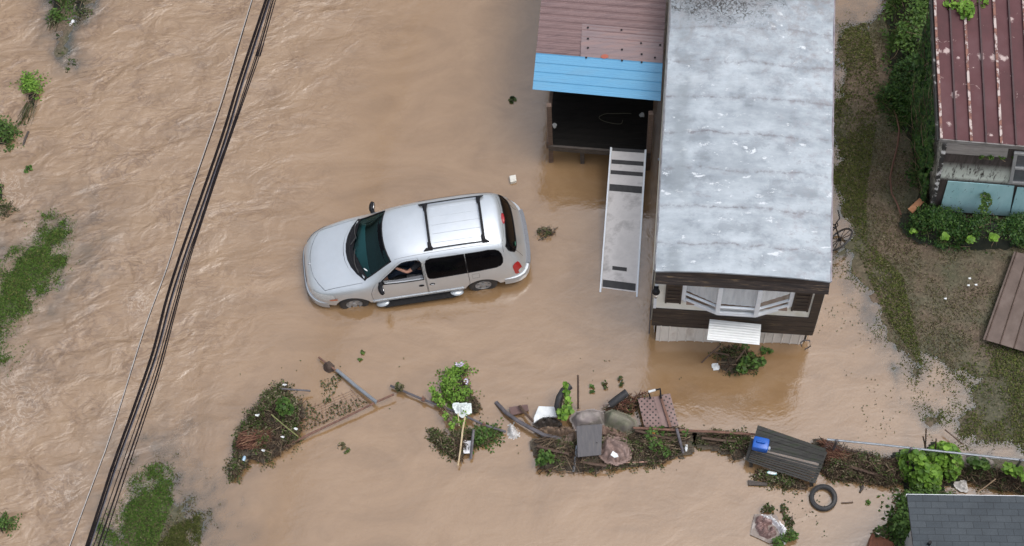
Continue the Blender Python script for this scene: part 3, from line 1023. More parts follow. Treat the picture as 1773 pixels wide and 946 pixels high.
# tailgate seam, roof seams, moulding
for pts in ([rear_pt(y, 1.60 - .02 * abs(y), -.001) for y in np.linspace(-.62, .62, 14)],
            [side_pt(-2.02 - .0 * z, z, 1, -.001) for z in np.linspace(1.42, 1.58, 5)],
            [hit((-2.0 - .29 * t, 0, 1.50 - .70 * t), (.25, -1, 0))[0] for t in np.linspace(0, 1, 10)],
            [hit((-2.0 - .29 * t, 0, 1.50 - .70 * t), (.25, 1, 0))[0] for t in np.linspace(0, 1, 10)]):
    mb = MB()
    mb.tube(pts, .004, 5)
    mb.build('tailgate_seam', MAT['black_plastic'], van)
for y in (-.40, -.2, 0, .2, .40):
    mb = MB()
    for x in np.linspace(-.55, -1.7, 12): pass
    mb.tube([top_pt(x, y, .0015) for x in np.linspace(-.55, -1.65, 12)], .006, 6)
    mb.build('roof_rib', MAT['paint'], van, smooth=True)
for s in (-1, 1):
    mb = MB()
    mb.tube([top_pt(x, s * .585, .0) for x in np.linspace(.35, -1.95, 16)], .005, 5)
    mb.build('roof_seam', M('roof_sealant', (.28, .29, .30), (.22, .23, .24), rough=.6), van)
for s in (-1, 1):
    mb = MB()
    pts = [side_pt(x, .47, s, .004) for x in np.linspace(1.02, -1.03, 14)]
    for a_, b_ in zip(pts, pts[1:]): mb.beam(a_, b_ + (b_ - a_) * .02, .035, .075)
    mb.build('side_moulding', MAT['paint_trim'], van, bevel=.008)
# bumpers follow the nose and tail in plan
def plan(path_x, z, ang0, ang1, n, cx0):
    out = []
    for i in range(n):
        a = ang0 + (ang1 - ang0) * i / (n - 1)
        d = Vector((math.cos(a), math.sin(a), 0))
        h, nn = hit(Vector((cx0, 0, z)), -d)
        out.append((h, nn))
    return out
def bumper(name, cx0, a0, a1, z0, z1, proud, mat, par, n=25):
    mb = MB()
    prof = [(0, z0), (proud * .7, z0 + .01), (proud, z0 + .05), (proud, z1 - .05), (proud * .75, z1 - .01), (-.02, z1)]
    vs, fs = [], []
    for i in range(n):
        a = a0 + (a1 - a0) * i / (n - 1)
        d = Vector((math.cos(a), math.sin(a), 0))
        h, nn = hit(Vector((cx0, 0, (z0 + z1) / 2)), -d)
        e = min(1, min(i, n - 1 - i) / 2.5)
        nn = Vector((nn.x, nn.y, 0)).normalized()
        for o_, z in prof:
            q = h + nn * (o_ * (.35 + .65 * e))
            vs.append((q.x, q.y, z))
    k = len(prof)
    for i in range(n - 1):
        for j in range(k - 1):
            fs.append((i * k + j, i * k + j + 1, (i + 1) * k + j + 1, (i + 1) * k + j))
    fs += [tuple(range(k)), tuple((n - 1) * k + j for j in range(k - 1, -1, -1))]
    mb.add(vs, fs)
    return mb.build(name, mat, par, smooth=True)
fb = bumper('front_bumper', 1.2, R_(-46), R_(46), .27, .52, .05, MAT['paint_trim'], van)
bumper('bumper_strip', 1.2, R_(-38), R_(38), .40, .455, .058, MAT['chrome'], fb)
rb_ = bumper('rear_bumper', -1.4, R_(121), R_(239), .32, .585, .05, MAT['paint_trim'], van)
# step pad on the rear bumper
mb = MB()
vs, fs = [], []
n = 15
for i in range(n):
    a = R_(150) + R_(60) * i / (n - 1)
    d = Vector((math.cos(a), math.sin(a), 0))
    h, nn = hit(Vector((-1.4, 0, .50)), -d)
    nn = Vector((nn.x, nn.y, 0)).normalized()
    h2, _ = hit(Vector((-1.4, 0, .72)), -d)
    p_, q_ = h + nn * .07, h2 - nn * .0
    vs += [(p_.x, p_.y, .606), (q_.x, q_.y, .615), (q_.x, q_.y, .585), (p_.x, p_.y, .585)]
for i in range(n - 1):
    for j in range(4):
        fs.append((i * 4 + j, i * 4 + (j + 1) % 4, (i + 1) * 4 + (j + 1) % 4, (i + 1) * 4 + j))
fs += [(0, 1, 2, 3), tuple((n - 1) * 4 + j for j in (3, 2, 1, 0))]
mb.add(vs, fs)
mb.build('step_pad', MAT['step_pad'], rb_)
# grille and lamps
def diag(cx0, cy0, ang, tilt=0.0):
    d = Vector((math.cos(ang) * math.cos(tilt), math.sin(ang) * math.cos(tilt), math.sin(tilt)))
    s = Vector((-d.y, d.x, 0)).normalized()
    u = d.cross(s)
    if u.z < 0: u = -u
    def fn(a, z, off=0.0):
        h, n_ = hit(Vector((cx0, cy0, 0)) + s * a + Vector((0, 0, z)), -d)
        return (h if h is not None else Vector((cx0, cy0, z)) + s * a) + (n_ * off if n_ is not None else Vector())
    return fn
for s in (1, -1):
    fn = diag(1.6, s * .30, s * R_(40))
    hl = patch(resample(smooth_poly([(-.26 * s, .63), (-.26 * s, .74), (.05 * s, .80), (.24 * s, .83), (.30 * s, .74), (.22 * s, .66), (0, .62)], 1), .03), lambda a, z: fn(a, z, .014), 4).build('headlight', MAT['clear_lens'], van, smooth=True)
    patch(resample(smooth_poly([(.20 * s, .655), (.20 * s, .70), (.34 * s, .73), (.34 * s, .68)], 1), .03), lambda a, z: fn(a, z, .020), 3).build('turn_signal', MAT['amber'], hl, smooth=True)
fn = diag(1.2, 0, 0)
patch(resample([(-.34, .56), (-.34, .66), (.34, .66), (.34, .56)], .04), lambda a, z: fn(a, z, .006), 4).build('grille', MAT['black_plastic'], van)
mb = MB()
mb.lathe([(0, .008), (.025, .006), (.03, 0), (.03, -.01)], 16, Matrix.Translation(hit((2.31, 0, 0), (0, 0, -1))[0]))
mb.build('hood_emblem', MAT['chrome'], doors['hood'], smooth=True)
for s in (1, -1):
    fn = diag(-1.7, s * .42, R_(180) - s * R_(36))
    k = -s
    tl = patch(resample(smooth_poly([(-.10 * k, .66), (-.11 * k, .96), (-.02 * k, 1.0), (.07 * k, .97), (.09 * k, .66)], 1), .03), lambda a, z: fn(a, z, .008), 4).build('taillight', MAT['red_lens'], van, smooth=True)
    patch(resample(smooth_poly([(-.095 * k, .67), (-.095 * k, .77), (.01 * k, .77), (.01 * k, .67)], 1), .03), lambda a, z: fn(a, z, .012), 3).build('reverse_light', MAT['clear_lens'], tl, smooth=True)
mb = MB()
p = rear_pt(0, 1.585, .012)
sph = [(.0, -.5), (.25, -.44), (.43, -.26), (.5, 0), (.43, .26), (.25, .44), (.0, .5)]
mb.lathe([(r, z) for r, z in sph], 20, Matrix.Translation(p) @ Matrix.Diagonal((.085, .26, .085, 1)))
mb.build('brake_light', MAT['red_lens'], van, smooth=True)
# mirrors, handles, running boards
for s in (1, -1):
    par = doors['front_door'] if s == 1 else van
    p = side_pt(.76, 1.08, s)
    mb = MB()
    mb.tube([p - Vector((0, s * .02, 0)), p + Vector((-.005, s * .07, .0))], [.05, .045], 8)
    c_ = p + Vector((-.0, s * .14, .0))
    mb.lathe([(r, z) for r, z in sph], 16, Matrix.Translation(c_) @ Matrix.Rotation(R_(12 * s), 4, 'Z') @ Matrix.Diagonal((.13, .27, .17, 1)))
    mb.slab([side_pt(.66, 1.07, s, .006), side_pt(.80, 1.05, s, .006), side_pt(.70, 1.16, s, .006)], .01)
    mr_ = mb.build('side_mirror', MAT['black_plastic'], par, smooth=True)
    mb = MB()
    mb.lathe([(r, z) for r, z in sph], 12, Matrix.Translation(c_ + Vector((-.045, 0, 0))) @ Matrix.Rotation(R_(12 * s), 4, 'Z') @ Matrix.Diagonal((.05, .22, .13, 1)))
    mb.build('mirror_glass', MAT['chrome'], mr_, smooth=True)
for x, par, s in ((-.12, doors['front_door'], 1), (-.36, doors['sliding_door'], 1)):
    ell = [(x + .062 * math.cos(t), .86 + .036 * math.sin(t)) for t in np.linspace(0, 2 * math.pi, 20, endpoint=False)]
    h = patch(ell, lambda a, z: side_pt(a, z, s, .005), 3).build('handle', MAT['black_plastic'], par, smooth=True)
    mb = MB()
    mb.box(side_pt(x, .865, s, .014), (.075, .012, .018))
    mb.build('grip', MAT['paint_trim'] if x < -.2 else MAT['black_plastic'], h, bevel=.004)
ell = [(-1.42, .84), (-1.42, .98), (-1.26, .98), (-1.26, .84)]
mb = MB()
pts = [side_pt(a, z, 1, -.001) for a, z in resample(ell, .04)]
mb.tube(pts + [pts[0]], .003, 5)
mb.build('fuel_door', MAT['black_plastic'], van)
for s in (1, -1):
    mb = MB()
    mb.sheet((.78, s * .90, .335), (.78, s * 1.05, .30), (-.82, s * 1.05, .30), (-.82, s * .90, .335), 4, 30, lambda a, t: .003 * (math.sin(t * 160) > 0), .04)
    rbd = mb.build('running_board', MAT['running'], van)
    for x, f in ((.82, 1), (-.86, -1)):
        mb = MB()
        mb.lathe([(r, z) for r, z in sph], 16, Matrix.Translation((x, s * .95, .315)) @ Matrix.Rotation(R_(8 * f), 4, 'Y') @ Matrix.Diagonal((.30, .17, .075, 1)))
        mb.build('board_end', MAT['paint_trim'], rbd, smooth=True)
# wheels
for s in (1, -1):
    for x in (1.46, -1.46):
        mt = Matrix.Translation((x, s * .80, .33)) @ Matrix.Rotation(R_(-90 * s), 4, 'X')
        mb = MB()
        mb.lathe([(.18, -.10), (.188, .085), (.24, .108), (.30, .10), (.325, .08), (.335, .03), (.335, -.05), (.30, -.10)], 40, mt, close=True)
        wh = mb.build('wheel', MAT['rubber'], van, smooth=True)
        mb = MB()
        mb.lathe([(.15, -.04), (.18, .0), (.18, .085), (.17, .09), (.165, .075), (.16, .02), (.10, .01), (0, .01)], 40, mt)
        rim = mb.build('rim', M('rim_shadow', (.10, .10, .10), (.15, .14, .13), rough=.5, metal=.5), wh, smooth=True)
        mb = MB()
        for k in range(5):
            a = 2 * math.pi * k / 5 + .3
            d = Vector((math.cos(a), math.sin(a), 0))
            t_ = Vector((-d.y, d.x, 0))
            vs = [mt @ (d * r + t_ * w_ + Vector((0, 0, z))) for r, w_, z in ((.03, .045, .075), (.172, .056, .088), (.172, -.056, .088), (.03, -.045, .075), (.03, .045, .03), (.172, .056, .04), (.172, -.056, .04), (.03, -.045, .03))]
            mb.add(vs, [(0, 3, 2, 1), (4, 5, 6, 7), (0, 1, 5, 4), (1, 2, 6, 5), (2, 3, 7, 6), (3, 0, 4, 7)])
        mb.lathe([(0, .095), (.045, .093), (.06, .08), (.06, .03)], 20, mt)
        mb.lathe([(.163, .06), (.163, .094), (.181, .094), (.183, .06)], 40, mt)
        mb.build('spokes', MAT['alloy'], wh, smooth=True)
# roof rack
rack = bpy.data.objects.new('roof_rack', None)
S.collection.objects.link(rack)
rack.parent = van
for s in (-1, 1):
    rk = MB()
    rk.tube([top_pt(x, s * .52, .045) for x in np.linspace(-.36, -1.74, 10)], .014, 8)
    rk.build('rail', MAT['black_plastic'], rack, smooth=True)
for x in (-.46, -1.64):
    mb = MB()
    pts = [top_pt(x, y, .075) for y in np.linspace(-.50, .50, 9)]
    for a_, b_ in zip(pts, pts[1:]): mb.beam(a_, b_ + (b_ - a_) * .01, .055, .028)
    for s in (-1, 1):
        sg = 1 if x > -1 else -1
        e = top_pt(x, s * .52, .02)
        mb.slab([e + Vector((-.05, 0, .05)), e + Vector((.05, 0, .05)), e + Vector((.05, -s * .14, .052)), e + Vector((-.02, -s * .16, .052))][::(1 if s < 0 else -1)], .05, nrm=Vector((0, 0, 1)))
        mb.slab([e + Vector((-.06, -s * .02, .048)), e + Vector((.09 if sg > 0 else .03, -s * .02, .04)), e + Vector((.15 if sg > 0 else .04, s * .025, .012)), e + Vector((-.12 if sg < 0 else -.05, s * .025, .012))][::(1 if s > 0 else -1)], .04, nrm=Vector((0, 0, 1)))
    mb.build('cross_bar', MAT['black_plastic'], rack)
# cabin
mb = MB()
mb.box((.98, 0, .86), (.42, 1.50, .22))
mb.box((1.13, 0, .93), (.25, 1.36, .16))
mb.build('dashboard', MAT['cabin'], van, bevel=.05)
for x, y in ((-.12, .38), (-.12, -.38), (-1.0, .35), (-1.0, -.35)):
    mb = MB()
    mb.box((x + .06, y, .60), (.52, .52, .16))
    mb.box((x - .24, y, .93), (.15, .52, .62), Matrix.Rotation(R_(-12), 3, 'Y'))
    mb.box((x - .32, y, 1.32), (.10, .28, .18), Matrix.Rotation(R_(-12), 3, 'Y'))
    mb.build('seat', MAT['seat_cloth'], van, bevel=.045, smooth=True)
mb = MB()
mt = Matrix.Translation((.56, .38, .98)) @ Matrix.Rotation(R_(-62), 4, 'Y')
mb.lathe([(.19 + .014 * math.cos(a), .014 * math.sin(a)) for a in np.linspace(0, 2 * math.pi, 8, endpoint=False)], 32, mt, close=True)
for k in range(3):
    a = R_(90 + 120 * k)
    mb.tube([mt @ Vector((0, 0, -.01)), mt @ Vector((.19 * math.cos(a), .19 * math.sin(a), 0))], .014, 6)
mb.lathe([(0, .02), (.055, .01), (.06, -.03)], 16, mt)
mb.tube([mt @ Vector((0, 0, -.02)), mt @ Vector((0, 0, -.4))], .03, 8)
mb.build('steering_wheel', MAT['black_plastic'], van, smooth=True)
kill(body0)

# ------------------------------------------------------------------ driver
MAT['skin'] = M('skin', (.46, .23, .16), (.52, .28, .20), scale=12, rough=.55)
MAT['shirt'] = M('dark_shirt', (.010, .011, .014), (.02, .02, .024), scale=14, rough=.9)
MAT['jeans'] = M('blue_jeans', (.02, .032, .06), (.035, .05, .085), scale=18, rough=.9)
MAT['hair'] = M('brown_hair', (.035, .022, .015), (.06, .04, .028), scale=30, rough=.7)
def skin_mesh(joints, edges, rootv=0, sub=2):
    names = list(joints)
    me = bpy.data.meshes.new('work')
    me.from_pydata([joints[n][0] for n in names], [(names.index(a), names.index(b_)) for a, b_ in edges], [])
    o = bpy.data.objects.new('work', me)
    S.collection.objects.link(o)
    md = o.modifiers.new('k', 'SKIN')
    md.use_smooth_shade = True
    for i, n in enumerate(names):
        r = joints[n][1]
        me.skin_vertices[0].data[i].radius = (r, r) if not isinstance(r, tuple) else r
        me.skin_vertices[0].data[i].use_root = (i == rootv)
    md2 = o.modifiers.new('s', 'SUBSURF')
    md2.levels = md2.render_levels = sub
    bake(o)
    return o
J = {'pelvis': ((-.12, .38, .74), (.15, .12)), 'waist': ((-.16, .38, .92), (.14, .11)), 'chest': ((-.17, .38, 1.12), (.16, .12)),
     'neck': ((-.14, .38, 1.28), .055), 'jaw': ((-.10, .38, 1.36), .075), 'crown': ((-.12, .38, 1.48), (.085, .095)),
     'sl': ((-.13, .565, 1.17), .062), 'el': ((.14, .66, 1.045), .043), 'wl': ((.41, .53, 1.09), .028), 'hl': ((.48, .50, 1.10), (.045, .024)),
     'sr': ((-.13, .195, 1.17), .062), 'er': ((.10, .10, 1.0), .045), 'wr': ((.40, .22, 1.09), .028), 'hr': ((.47, .25, 1.10), (.045, .024)),
     'll': ((-.05, .47, .72), .095), 'kl': ((.38, .50, .80), .065), 'al': ((.62, .50, .56), .045), 'tl': ((.74, .50, .55), .04),
     'lr': ((-.05, .29, .72), .095), 'kr': ((.38, .27, .80), .065), 'ar': ((.62, .28, .56), .045), 'tr': ((.74, .28, .55), .04)}
E_ = [('pelvis', 'waist'), ('waist', 'chest'), ('chest', 'neck'), ('neck', 'jaw'), ('jaw', 'crown'), ('chest', 'sl'), ('sl', 'el'), ('el', 'wl'), ('wl', 'hl'),
      ('chest', 'sr'), ('sr', 'er'), ('er', 'wr'), ('wr', 'hr'), ('pelvis', 'll'), ('ll', 'kl'), ('kl', 'al'), ('al', 'tl'), ('pelvis', 'lr'), ('lr', 'kr'), ('kr', 'ar'), ('ar', 'tr')]
for sd, hy, dirs in (('l', .50, -1), ('r', .25, 1)):          # five fingers closing over the wheel rim
    for k, (dy, ln) in enumerate(((-.030, .07), (-.010, .078), (.010, .074), (.030, .06))):
        a0 = Vector((.49, hy + dy, 1.105))
        p1, p2, p3 = a0 + Vector((.045, 0, .012)), a0 + Vector((.072, 0, -.012)), a0 + Vector((.066, 0, -.042))
        for q, pt in enumerate((p1, p2, p3)):
            J[f'f{sd}{k}{q}'] = (tuple(pt), .010 - .001 * q)
        E_ += [('h' + sd, f'f{sd}{k}0'), (f'f{sd}{k}0', f'f{sd}{k}1'), (f'f{sd}{k}1', f'f{sd}{k}2')]
    J[f't{sd}0'] = ((.455, hy + dirs * .052, 1.085), .013)
    J[f't{sd}1'] = ((.485, hy + dirs * .060, 1.062), .011)
    E_ += [('h' + sd, f't{sd}0'), (f't{sd}0', f't{sd}1')]
driver = skin_mesh(J, E_)
driver.name = driver.data.name = 'person'
driver.data.materials.append(MAT['skin'])
MV = Matrix.LocRotScale(van.location, van.rotation_euler, van.scale)
driver.matrix_world = MV
tag(driver, 'person in dark shirt and jeans at the minivan wheel, bare forearm across', 'person')
Jt = {k: J[k] for k in ('pelvis', 'waist', 'chest', 'sl', 'sr', 'el', 'er', 'neck')}
Jt = {k: (p, tuple(x * 1.1 for x in r) if isinstance(r, tuple) else r * 1.2) for k, (p, r) in Jt.items()}
for k, s_ in (('el', 'sl'), ('er', 'sr')):
    Jt[k] = (tuple(Vector(J[s_][0]).lerp(Vector(J[k][0]), .72)), .064)
Jt['neck'] = (tuple(Vector(J['chest'][0]).lerp(Vector(J['neck'][0]), .6)), .075)
sh = skin_mesh(Jt, [('pelvis', 'waist'), ('waist', 'chest'), ('chest', 'neck'), ('chest', 'sl'), ('sl', 'el'), ('chest', 'sr'), ('sr', 'er')])
finish(sh, 'shirt', MAT['shirt'], driver)
Jt = {k: (p, tuple(x * 1.12 for x in r) if isinstance(r, tuple) else r * 1.16) for k, (p, r) in J.items() if k in ('pelvis', 'll', 'kl', 'al', 'lr', 'kr', 'ar')}
tr_ = skin_mesh(Jt, [('pelvis', 'll'), ('ll', 'kl'), ('kl', 'al'), ('pelvis', 'lr'), ('lr', 'kr'), ('kr', 'ar')])
finish(tr_, 'trousers', MAT['jeans'], driver)
mb = MB()
mb.lathe([(.0, .5), (.25, .44), (.43, .26), (.5, 0), (.47, -.2), (.40, -.3)], 20, Matrix.Translation((-.14, .38, 1.475)) @ Matrix.Diagonal((.225, .20, .19, 1)))
mb.build('hair', MAT['hair'], driver, smooth=True)

# ------------------------------------------------------------------ mobile home
HZ = 3.83
_l, _r = G(1134, 490, 3.55), G(1434.5, 512, 3.55)
H_RZ = math.atan2(_r.y - _l.y, _r.x - _l.x) + R_(.7)
H_C = (_l + _r) / 2
HW = (_r - _l).length                       # width over the fascia
OV = .34                                    # front overhang
hy = Vector((-math.sin(H_RZ), math.cos(H_RZ), 0))
H_LOC = Vector((H_C.x, H_C.y, 0)) + hy * OV
home = root('mobile_home', H_LOC, 'mobile home with peeling pale grey flat roof and brown fascia standing in the flood', 'mobile home', rz=H_RZ)
hw = HW / 2 - .02
HL = 14.0
# roof coating: pale, patched along lap seams, peeling to grey, one tar-black patch
m, nt, b = new_mat('roof_coating')
v = coords(nt)
vs_ = coords(nt, (1, 2.6, 1))
n1 = noise_node(nt, coords(nt, (1, 1.3, 1)), 1.5, 8, .68, .1)
n2 = noise_node(nt, v, 5.0, 9, .72, .2)
n3 = noise_node(nt, coords(nt, (1, 1.8, 1)), 2.6, 11, .74, .25)
n4 = noise_node(nt, coords(nt, (.8, 1.2, 1)), .9, 4, .55, .1)
n5 = noise_node(nt, coords(nt, (1, 3.5, 1)), 1.6, 7, .7, .1)
c = ramp_node(nt, n1, [(.38, (.245, .275, .30)), (.47, (.325, .362, .392)), (.60, (.385, .425, .455))])
c = mix_node(nt, 1.0, c, ramp_node(nt, n4, [(.34, (.78, .79, .80)), (.58, (1.06, 1.06, 1.06))]), 'MULTIPLY')
c = mix_node(nt, 1.0, c, ramp_node(nt, n5, [(.36, (.88, .89, .90)), (.58, (1.04, 1.04, 1.04))]), 'MULTIPLY')
c = mix_node(nt, ramp_node(nt, n3, [(.605, (0, 0, 0)), (.63, (1, 1, 1))]), c, (.56, .59, .615))
c = mix_node(nt, math_node(nt, 'MULTIPLY', ramp_node(nt, n3, [(.37, (1, 1, 1)), (.41, (0, 0, 0))]), .5), c, (.22, .22, .235))
sxyz = nt.nodes.new('ShaderNodeSeparateXYZ')
nt.links.new(v, sxyz.inputs[0])
wob = math_node(nt, 'MULTIPLY', math_node(nt, 'SUBTRACT', noise_node(nt, v, 1.6, 6, .7), .5), .34)
yy = math_node(nt, 'ADD', sxyz.outputs['Y'], wob)
PIT = .865
fr_ = math_node(nt, 'ABSOLUTE', math_node(nt, 'SUBTRACT', math_node(nt, 'FRACT', math_node(nt, 'DIVIDE', yy, PIT)), .5))
seam = math_node(nt, 'MULTIPLY', ramp_node(nt, fr_, [(0.0, (1, 1, 1)), (.04, (.35, .35, .35)), (.11, (0, 0, 0))]), ramp_node(nt, n2, [(.40, (.05, .05, .05)), (.60, (1, 1, 1))]))
c = mix_node(nt, math_node(nt, 'MULTIPLY', seam, .85), c, (.13, .12, .13))
# right eave runs dirtier
edge = ramp_node(nt, sxyz.outputs['X'], [(.30, (0, 0, 0)), (1.0, (1, 1, 1))])
stn = math_node(nt, 'MULTIPLY', math_node(nt, 'MULTIPLY', edge, .5), ramp_node(nt, n2, [(.52, (0, 0, 0)), (.66, (1, 1, 1))]))
c = mix_node(nt, stn, c, (.25, .235, .25))
dv = nt.nodes.new('ShaderNodeVectorMath')
dv.operation = 'DISTANCE'
nt.links.new(coords(nt, (.65, 1.1, 0)), dv.inputs[0])
dv.inputs[1].default_value = (-.72 * .65, 6.5 * 1.1, 0)
tarm = math_node(nt, 'ADD', dv.outputs['Value'], math_node(nt, 'MULTIPLY', math_node(nt, 'SUBTRACT', n2, .5), 2.2))
tar = ramp_node(nt, tarm, [(.45, (1, 1, 1)), (1.05, (0, 0, 0))])
vor = nt.nodes.new('ShaderNodeTexVoronoi')
vor.feature = 'DISTANCE_TO_EDGE'
vor.inputs['Scale'].default_value = 5.5
wv = nt.nodes.new('ShaderNodeVectorMath')
wv.operation = 'ADD'
nz = nt.nodes.new('ShaderNodeTexNoise')
nz.inputs['Scale'].default_value = 4
nt.links.new(v, nz.inputs['Vector'])
nt.links.new(v, wv.inputs[0])
nt.links.new(nz.outputs['Color'], wv.inputs[1])
nt.links.new(wv.outputs[0], vor.inputs['Vector'])
crk = ramp_node(nt, vor.outputs['Distance'], [(.03, (1, 1, 1)), (.16, (.38, .38, .38))])
lm = ramp_node(nt, math_node(nt, 'ABSOLUTE', math_node(nt, 'ADD', math_node(nt, 'ADD', sxyz.outputs['X'], wob), 1.40)), [(.06, (1, 1, 1)), (.24, (0, 0, 0))])
c = mix_node(nt, math_node(nt, 'MULTIPLY', lm, ramp_node(nt, noise_node(nt, coords(nt, (.3, 1, 1)), 1.5, 5), [(.48, (0, 0, 0)), (.58, (.8, .8, .8))])), c, (.22, .25, .27))
far = ramp_node(nt, math_node(nt, 'DIVIDE', sxyz.outputs['Y'], 8.0), [(.45, (0, 0, 0)), (.85, (1, 1, 1))])
c = mix_node(nt, math_node(nt, 'MULTIPLY', math_node(nt, 'MULTIPLY', far, .75), ramp_node(nt, n2, [(.44, (0, 0, 0)), (.62, (1, 1, 1))])), c, (.20, .19, .19))
c = mix_node(nt, math_node(nt, 'MULTIPLY', tar, crk), c, (.035, .032, .03))
nt.links.new(c, b.inputs['Base Color'])
b.inputs['Roughness'].default_value = .55
bump(nt, b, math_node(nt, 'ADD', n3, math_node(nt, 'MULTIPLY', seam, -.3)), .5, .03)
MAT['roof_coat'] = m
MAT['fascia'] = M('brown_fascia', (.012, .008, .007), (.034, .023, .018), (.24, .17, .085), scale=3.2, lo=.42, hi=.76, stretch=(.8, 5, 9), rough=.55, bmp=.3)
MAT['cream'] = M('cream_siding', (.70, .68, .58), (.78, .77, .70), (.55, .53, .40), scale=1.6, lo=.3, hi=.75, rough=.6, bmp=.1)
MAT['skirt'] = M('beige_skirting', (.64, .60, .54), (.70, .66, .60), (.45, .39, .33), scale=3, lo=.3, hi=.75, rough=.6, stretch=(1, 1, .5))
MAT['white_frame'] = M('white_frame', (.66, .70, .74), (.74, .77, .80), scale=6, rough=.4)
MAT['curtain'] = M('pale_curtain', (.62, .67, .70), (.48, .53, .57), scale=3, stretch=(6, 1, .6), rough=.9, bmp=.3)
MAT['room'] = M('dim_room', (.18, .12, .09), (.28, .20, .15), scale=2, rough=.9)
m, nt, b = new_mat('window_glass')
nt.nodes.remove(b)
t1 = nt.nodes.new('ShaderNodeBsdfTransparent')
g1 = nt.nodes.new('ShaderNodeBsdfGlossy')
g1.inputs['Roughness'].default_value = .03
f1 = nt.nodes.new('ShaderNodeFresnel')
f1.inputs['IOR'].default_value = 1.45
ge = nt.nodes.new('ShaderNodeNewGeometry')
x1 = nt.nodes.new('ShaderNodeMixShader')
nt.links.new(math_node(nt, 'MULTIPLY', f1.outputs[0], math_node(nt, 'SUBTRACT', 1.0, ge.outputs['Backfacing'])), x1.inputs[0])
nt.links.new(t1.outputs[0], x1.inputs[1])
nt.links.new(g1.outputs[0], x1.inputs[2])
nt.links.new(x1.outputs[0], nt.nodes['Material Output'].inputs['Surface'])
MAT['glass'] = m

mb = MB()
def roof_z(s, t):
    x = (s - .5) * 2
    seamz = .012 * max(0, 1 - abs(((t * (HL + OV)) % PIT) - PIT / 2) / .06)
    return .13 * (1 - x * x) + seamz + .012 * math.sin(t * 57 + 3 * s) * math.sin(s * 9 + t * 20)
mb.sheet((-HW / 2 - .01, -OV + .15, HZ), (HW / 2 + .01, -OV + .15, HZ), (HW / 2 + .01, HL, HZ), (-HW / 2 - .01, HL, HZ), 24, 200, roof_z, .05)
roof = mb.build('roof', MAT['roof_coat'], home, smooth=True)
mb = MB()
mb.tube([(-HW / 2 - .015, -OV + .16, HZ - .01), (-HW / 2 - .015, HL, HZ - .01)], .022, 6)
mb.build('drip_edge', M('drip_edge', (.10, .10, .11), (.2, .2, .21), scale=5, rough=.5), roof)
mb = MB()
mb.tube([(HW / 2 + .015, -OV + .16, HZ - .01), (HW / 2 + .015, HL, HZ - .01)], .022, 6)
mb.build('drip_edge', M('drip_edge', (.18, .15, .17), (.3, .28, .3), scale=5, rough=.5), roof)
# fascia with long grooves, slightly raked
mb = MB()
def gro(s, t): return .014 * abs(math.sin(t * math.pi * 3.0)) - .02 * (s > 2)
zt = lambda s: HZ - .055
nseg = 14
for i in range(nseg):
    a0, a1 = -HW / 2 + HW * i / nseg, -HW / 2 + HW * (i + 1) / nseg
    def ztop(x): return HZ - .055 + .10 * (1 - (x / (HW / 2)) ** 2)
    for k in range(3):
        z0, z1 = 3.55 + k * .085, 3.55 + (k + 1) * .085 - .008
        if k == 2: z1 = None
        vs = []
        for x in (a0, a1):
            zz1 = z1 if z1 else ztop(x)
            vs += [(x, -OV + .058 * k, z0), (x, -OV + .05 + .058 * k, zz1), (x, -OV + .24, zz1), (x, -OV + .24, z0)]
        fs = [(0, 1, 5, 4), (1, 2, 6, 5), (2, 3, 7, 6), (3, 0, 4, 7)]
        if i == 0: fs.append((3, 2, 1, 0))
        if i == nseg - 1: fs.append((4, 5, 6, 7))
        mb.add(vs, fs)
mb.build('fascia', MAT['fascia'], home)
mb = MB()
mb.box((0, -OV / 2 + .10, 3.585), (HW - .04, OV - .10, .03))
mb.build('soffit', MAT['cream'], home)
# walls
ZB = .72                                    # bottom of the siding
BAND = 1.61                                 # top of the brown band
BX0, BX1, BXF0, BXF1, BZ0, BD = -1.12, 1.10, -.40, .40, 2.18, .28
mb = MB()
mb.box((-(hw + BX0 * -1) / 2, .05, (3.55 + BAND) / 2), (hw + BX0, .10, 3.55 - BAND))
mb.v, mb.f, mb.m = [], [], []
def panel(x0, x1, z0, z1, y0=0.0, y1=.10):
    mb.box(((x0 + x1) / 2, (y0 + y1) / 2, (z0 + z1) / 2), (x1 - x0, y1 - y0, z1 - z0))
panel(-hw, BX0, BAND, 3.55)
panel(BX1, hw, BAND, 3.55)
panel(BX0 + .001, BX1 - .001, BAND, BZ0)
panel(BX0 + .001, BX1 - .001, 3.52, 3.55)
mb.build('front_wall', MAT['cream'], home)
for sgn, nm in ((-1, 'side_wall'), (1, 'side_wall')):
    mb = MB()
    x = sgn * (hw - .05)
    k = 70
    mb.sheet((x + sgn * .05, .10 if sgn < 0 else HL, ZB), (x + sgn * .05, HL if sgn < 0 else .10, ZB), (x + sgn * .05, HL if sgn < 0 else .10, 3.75), (x + sgn * .05, .10 if sgn < 0 else HL, 3.75), 260, 1, lambda s, t: .010 * (math.sin(s * 2 * math.pi * 65) > .2), .06)
    wl = mb.build(nm, M('side_siding', (.62, .60, .50), (.70, .68, .58), (.30, .26, .2), scale=2.5, lo=.3, hi=.8, rough=.6), home)
mb = MB()
mb.box((0, HL - .05, 2.05), (2 * hw - .14, .10, 2.9))
mb.build('back_wall', MAT['cream'], home)
mb = MB()
mb.box((0, HL / 2, ZB + .07), (2 * hw - .14, HL - .24, .12))
mb.build('floor', MAT['room'], home)
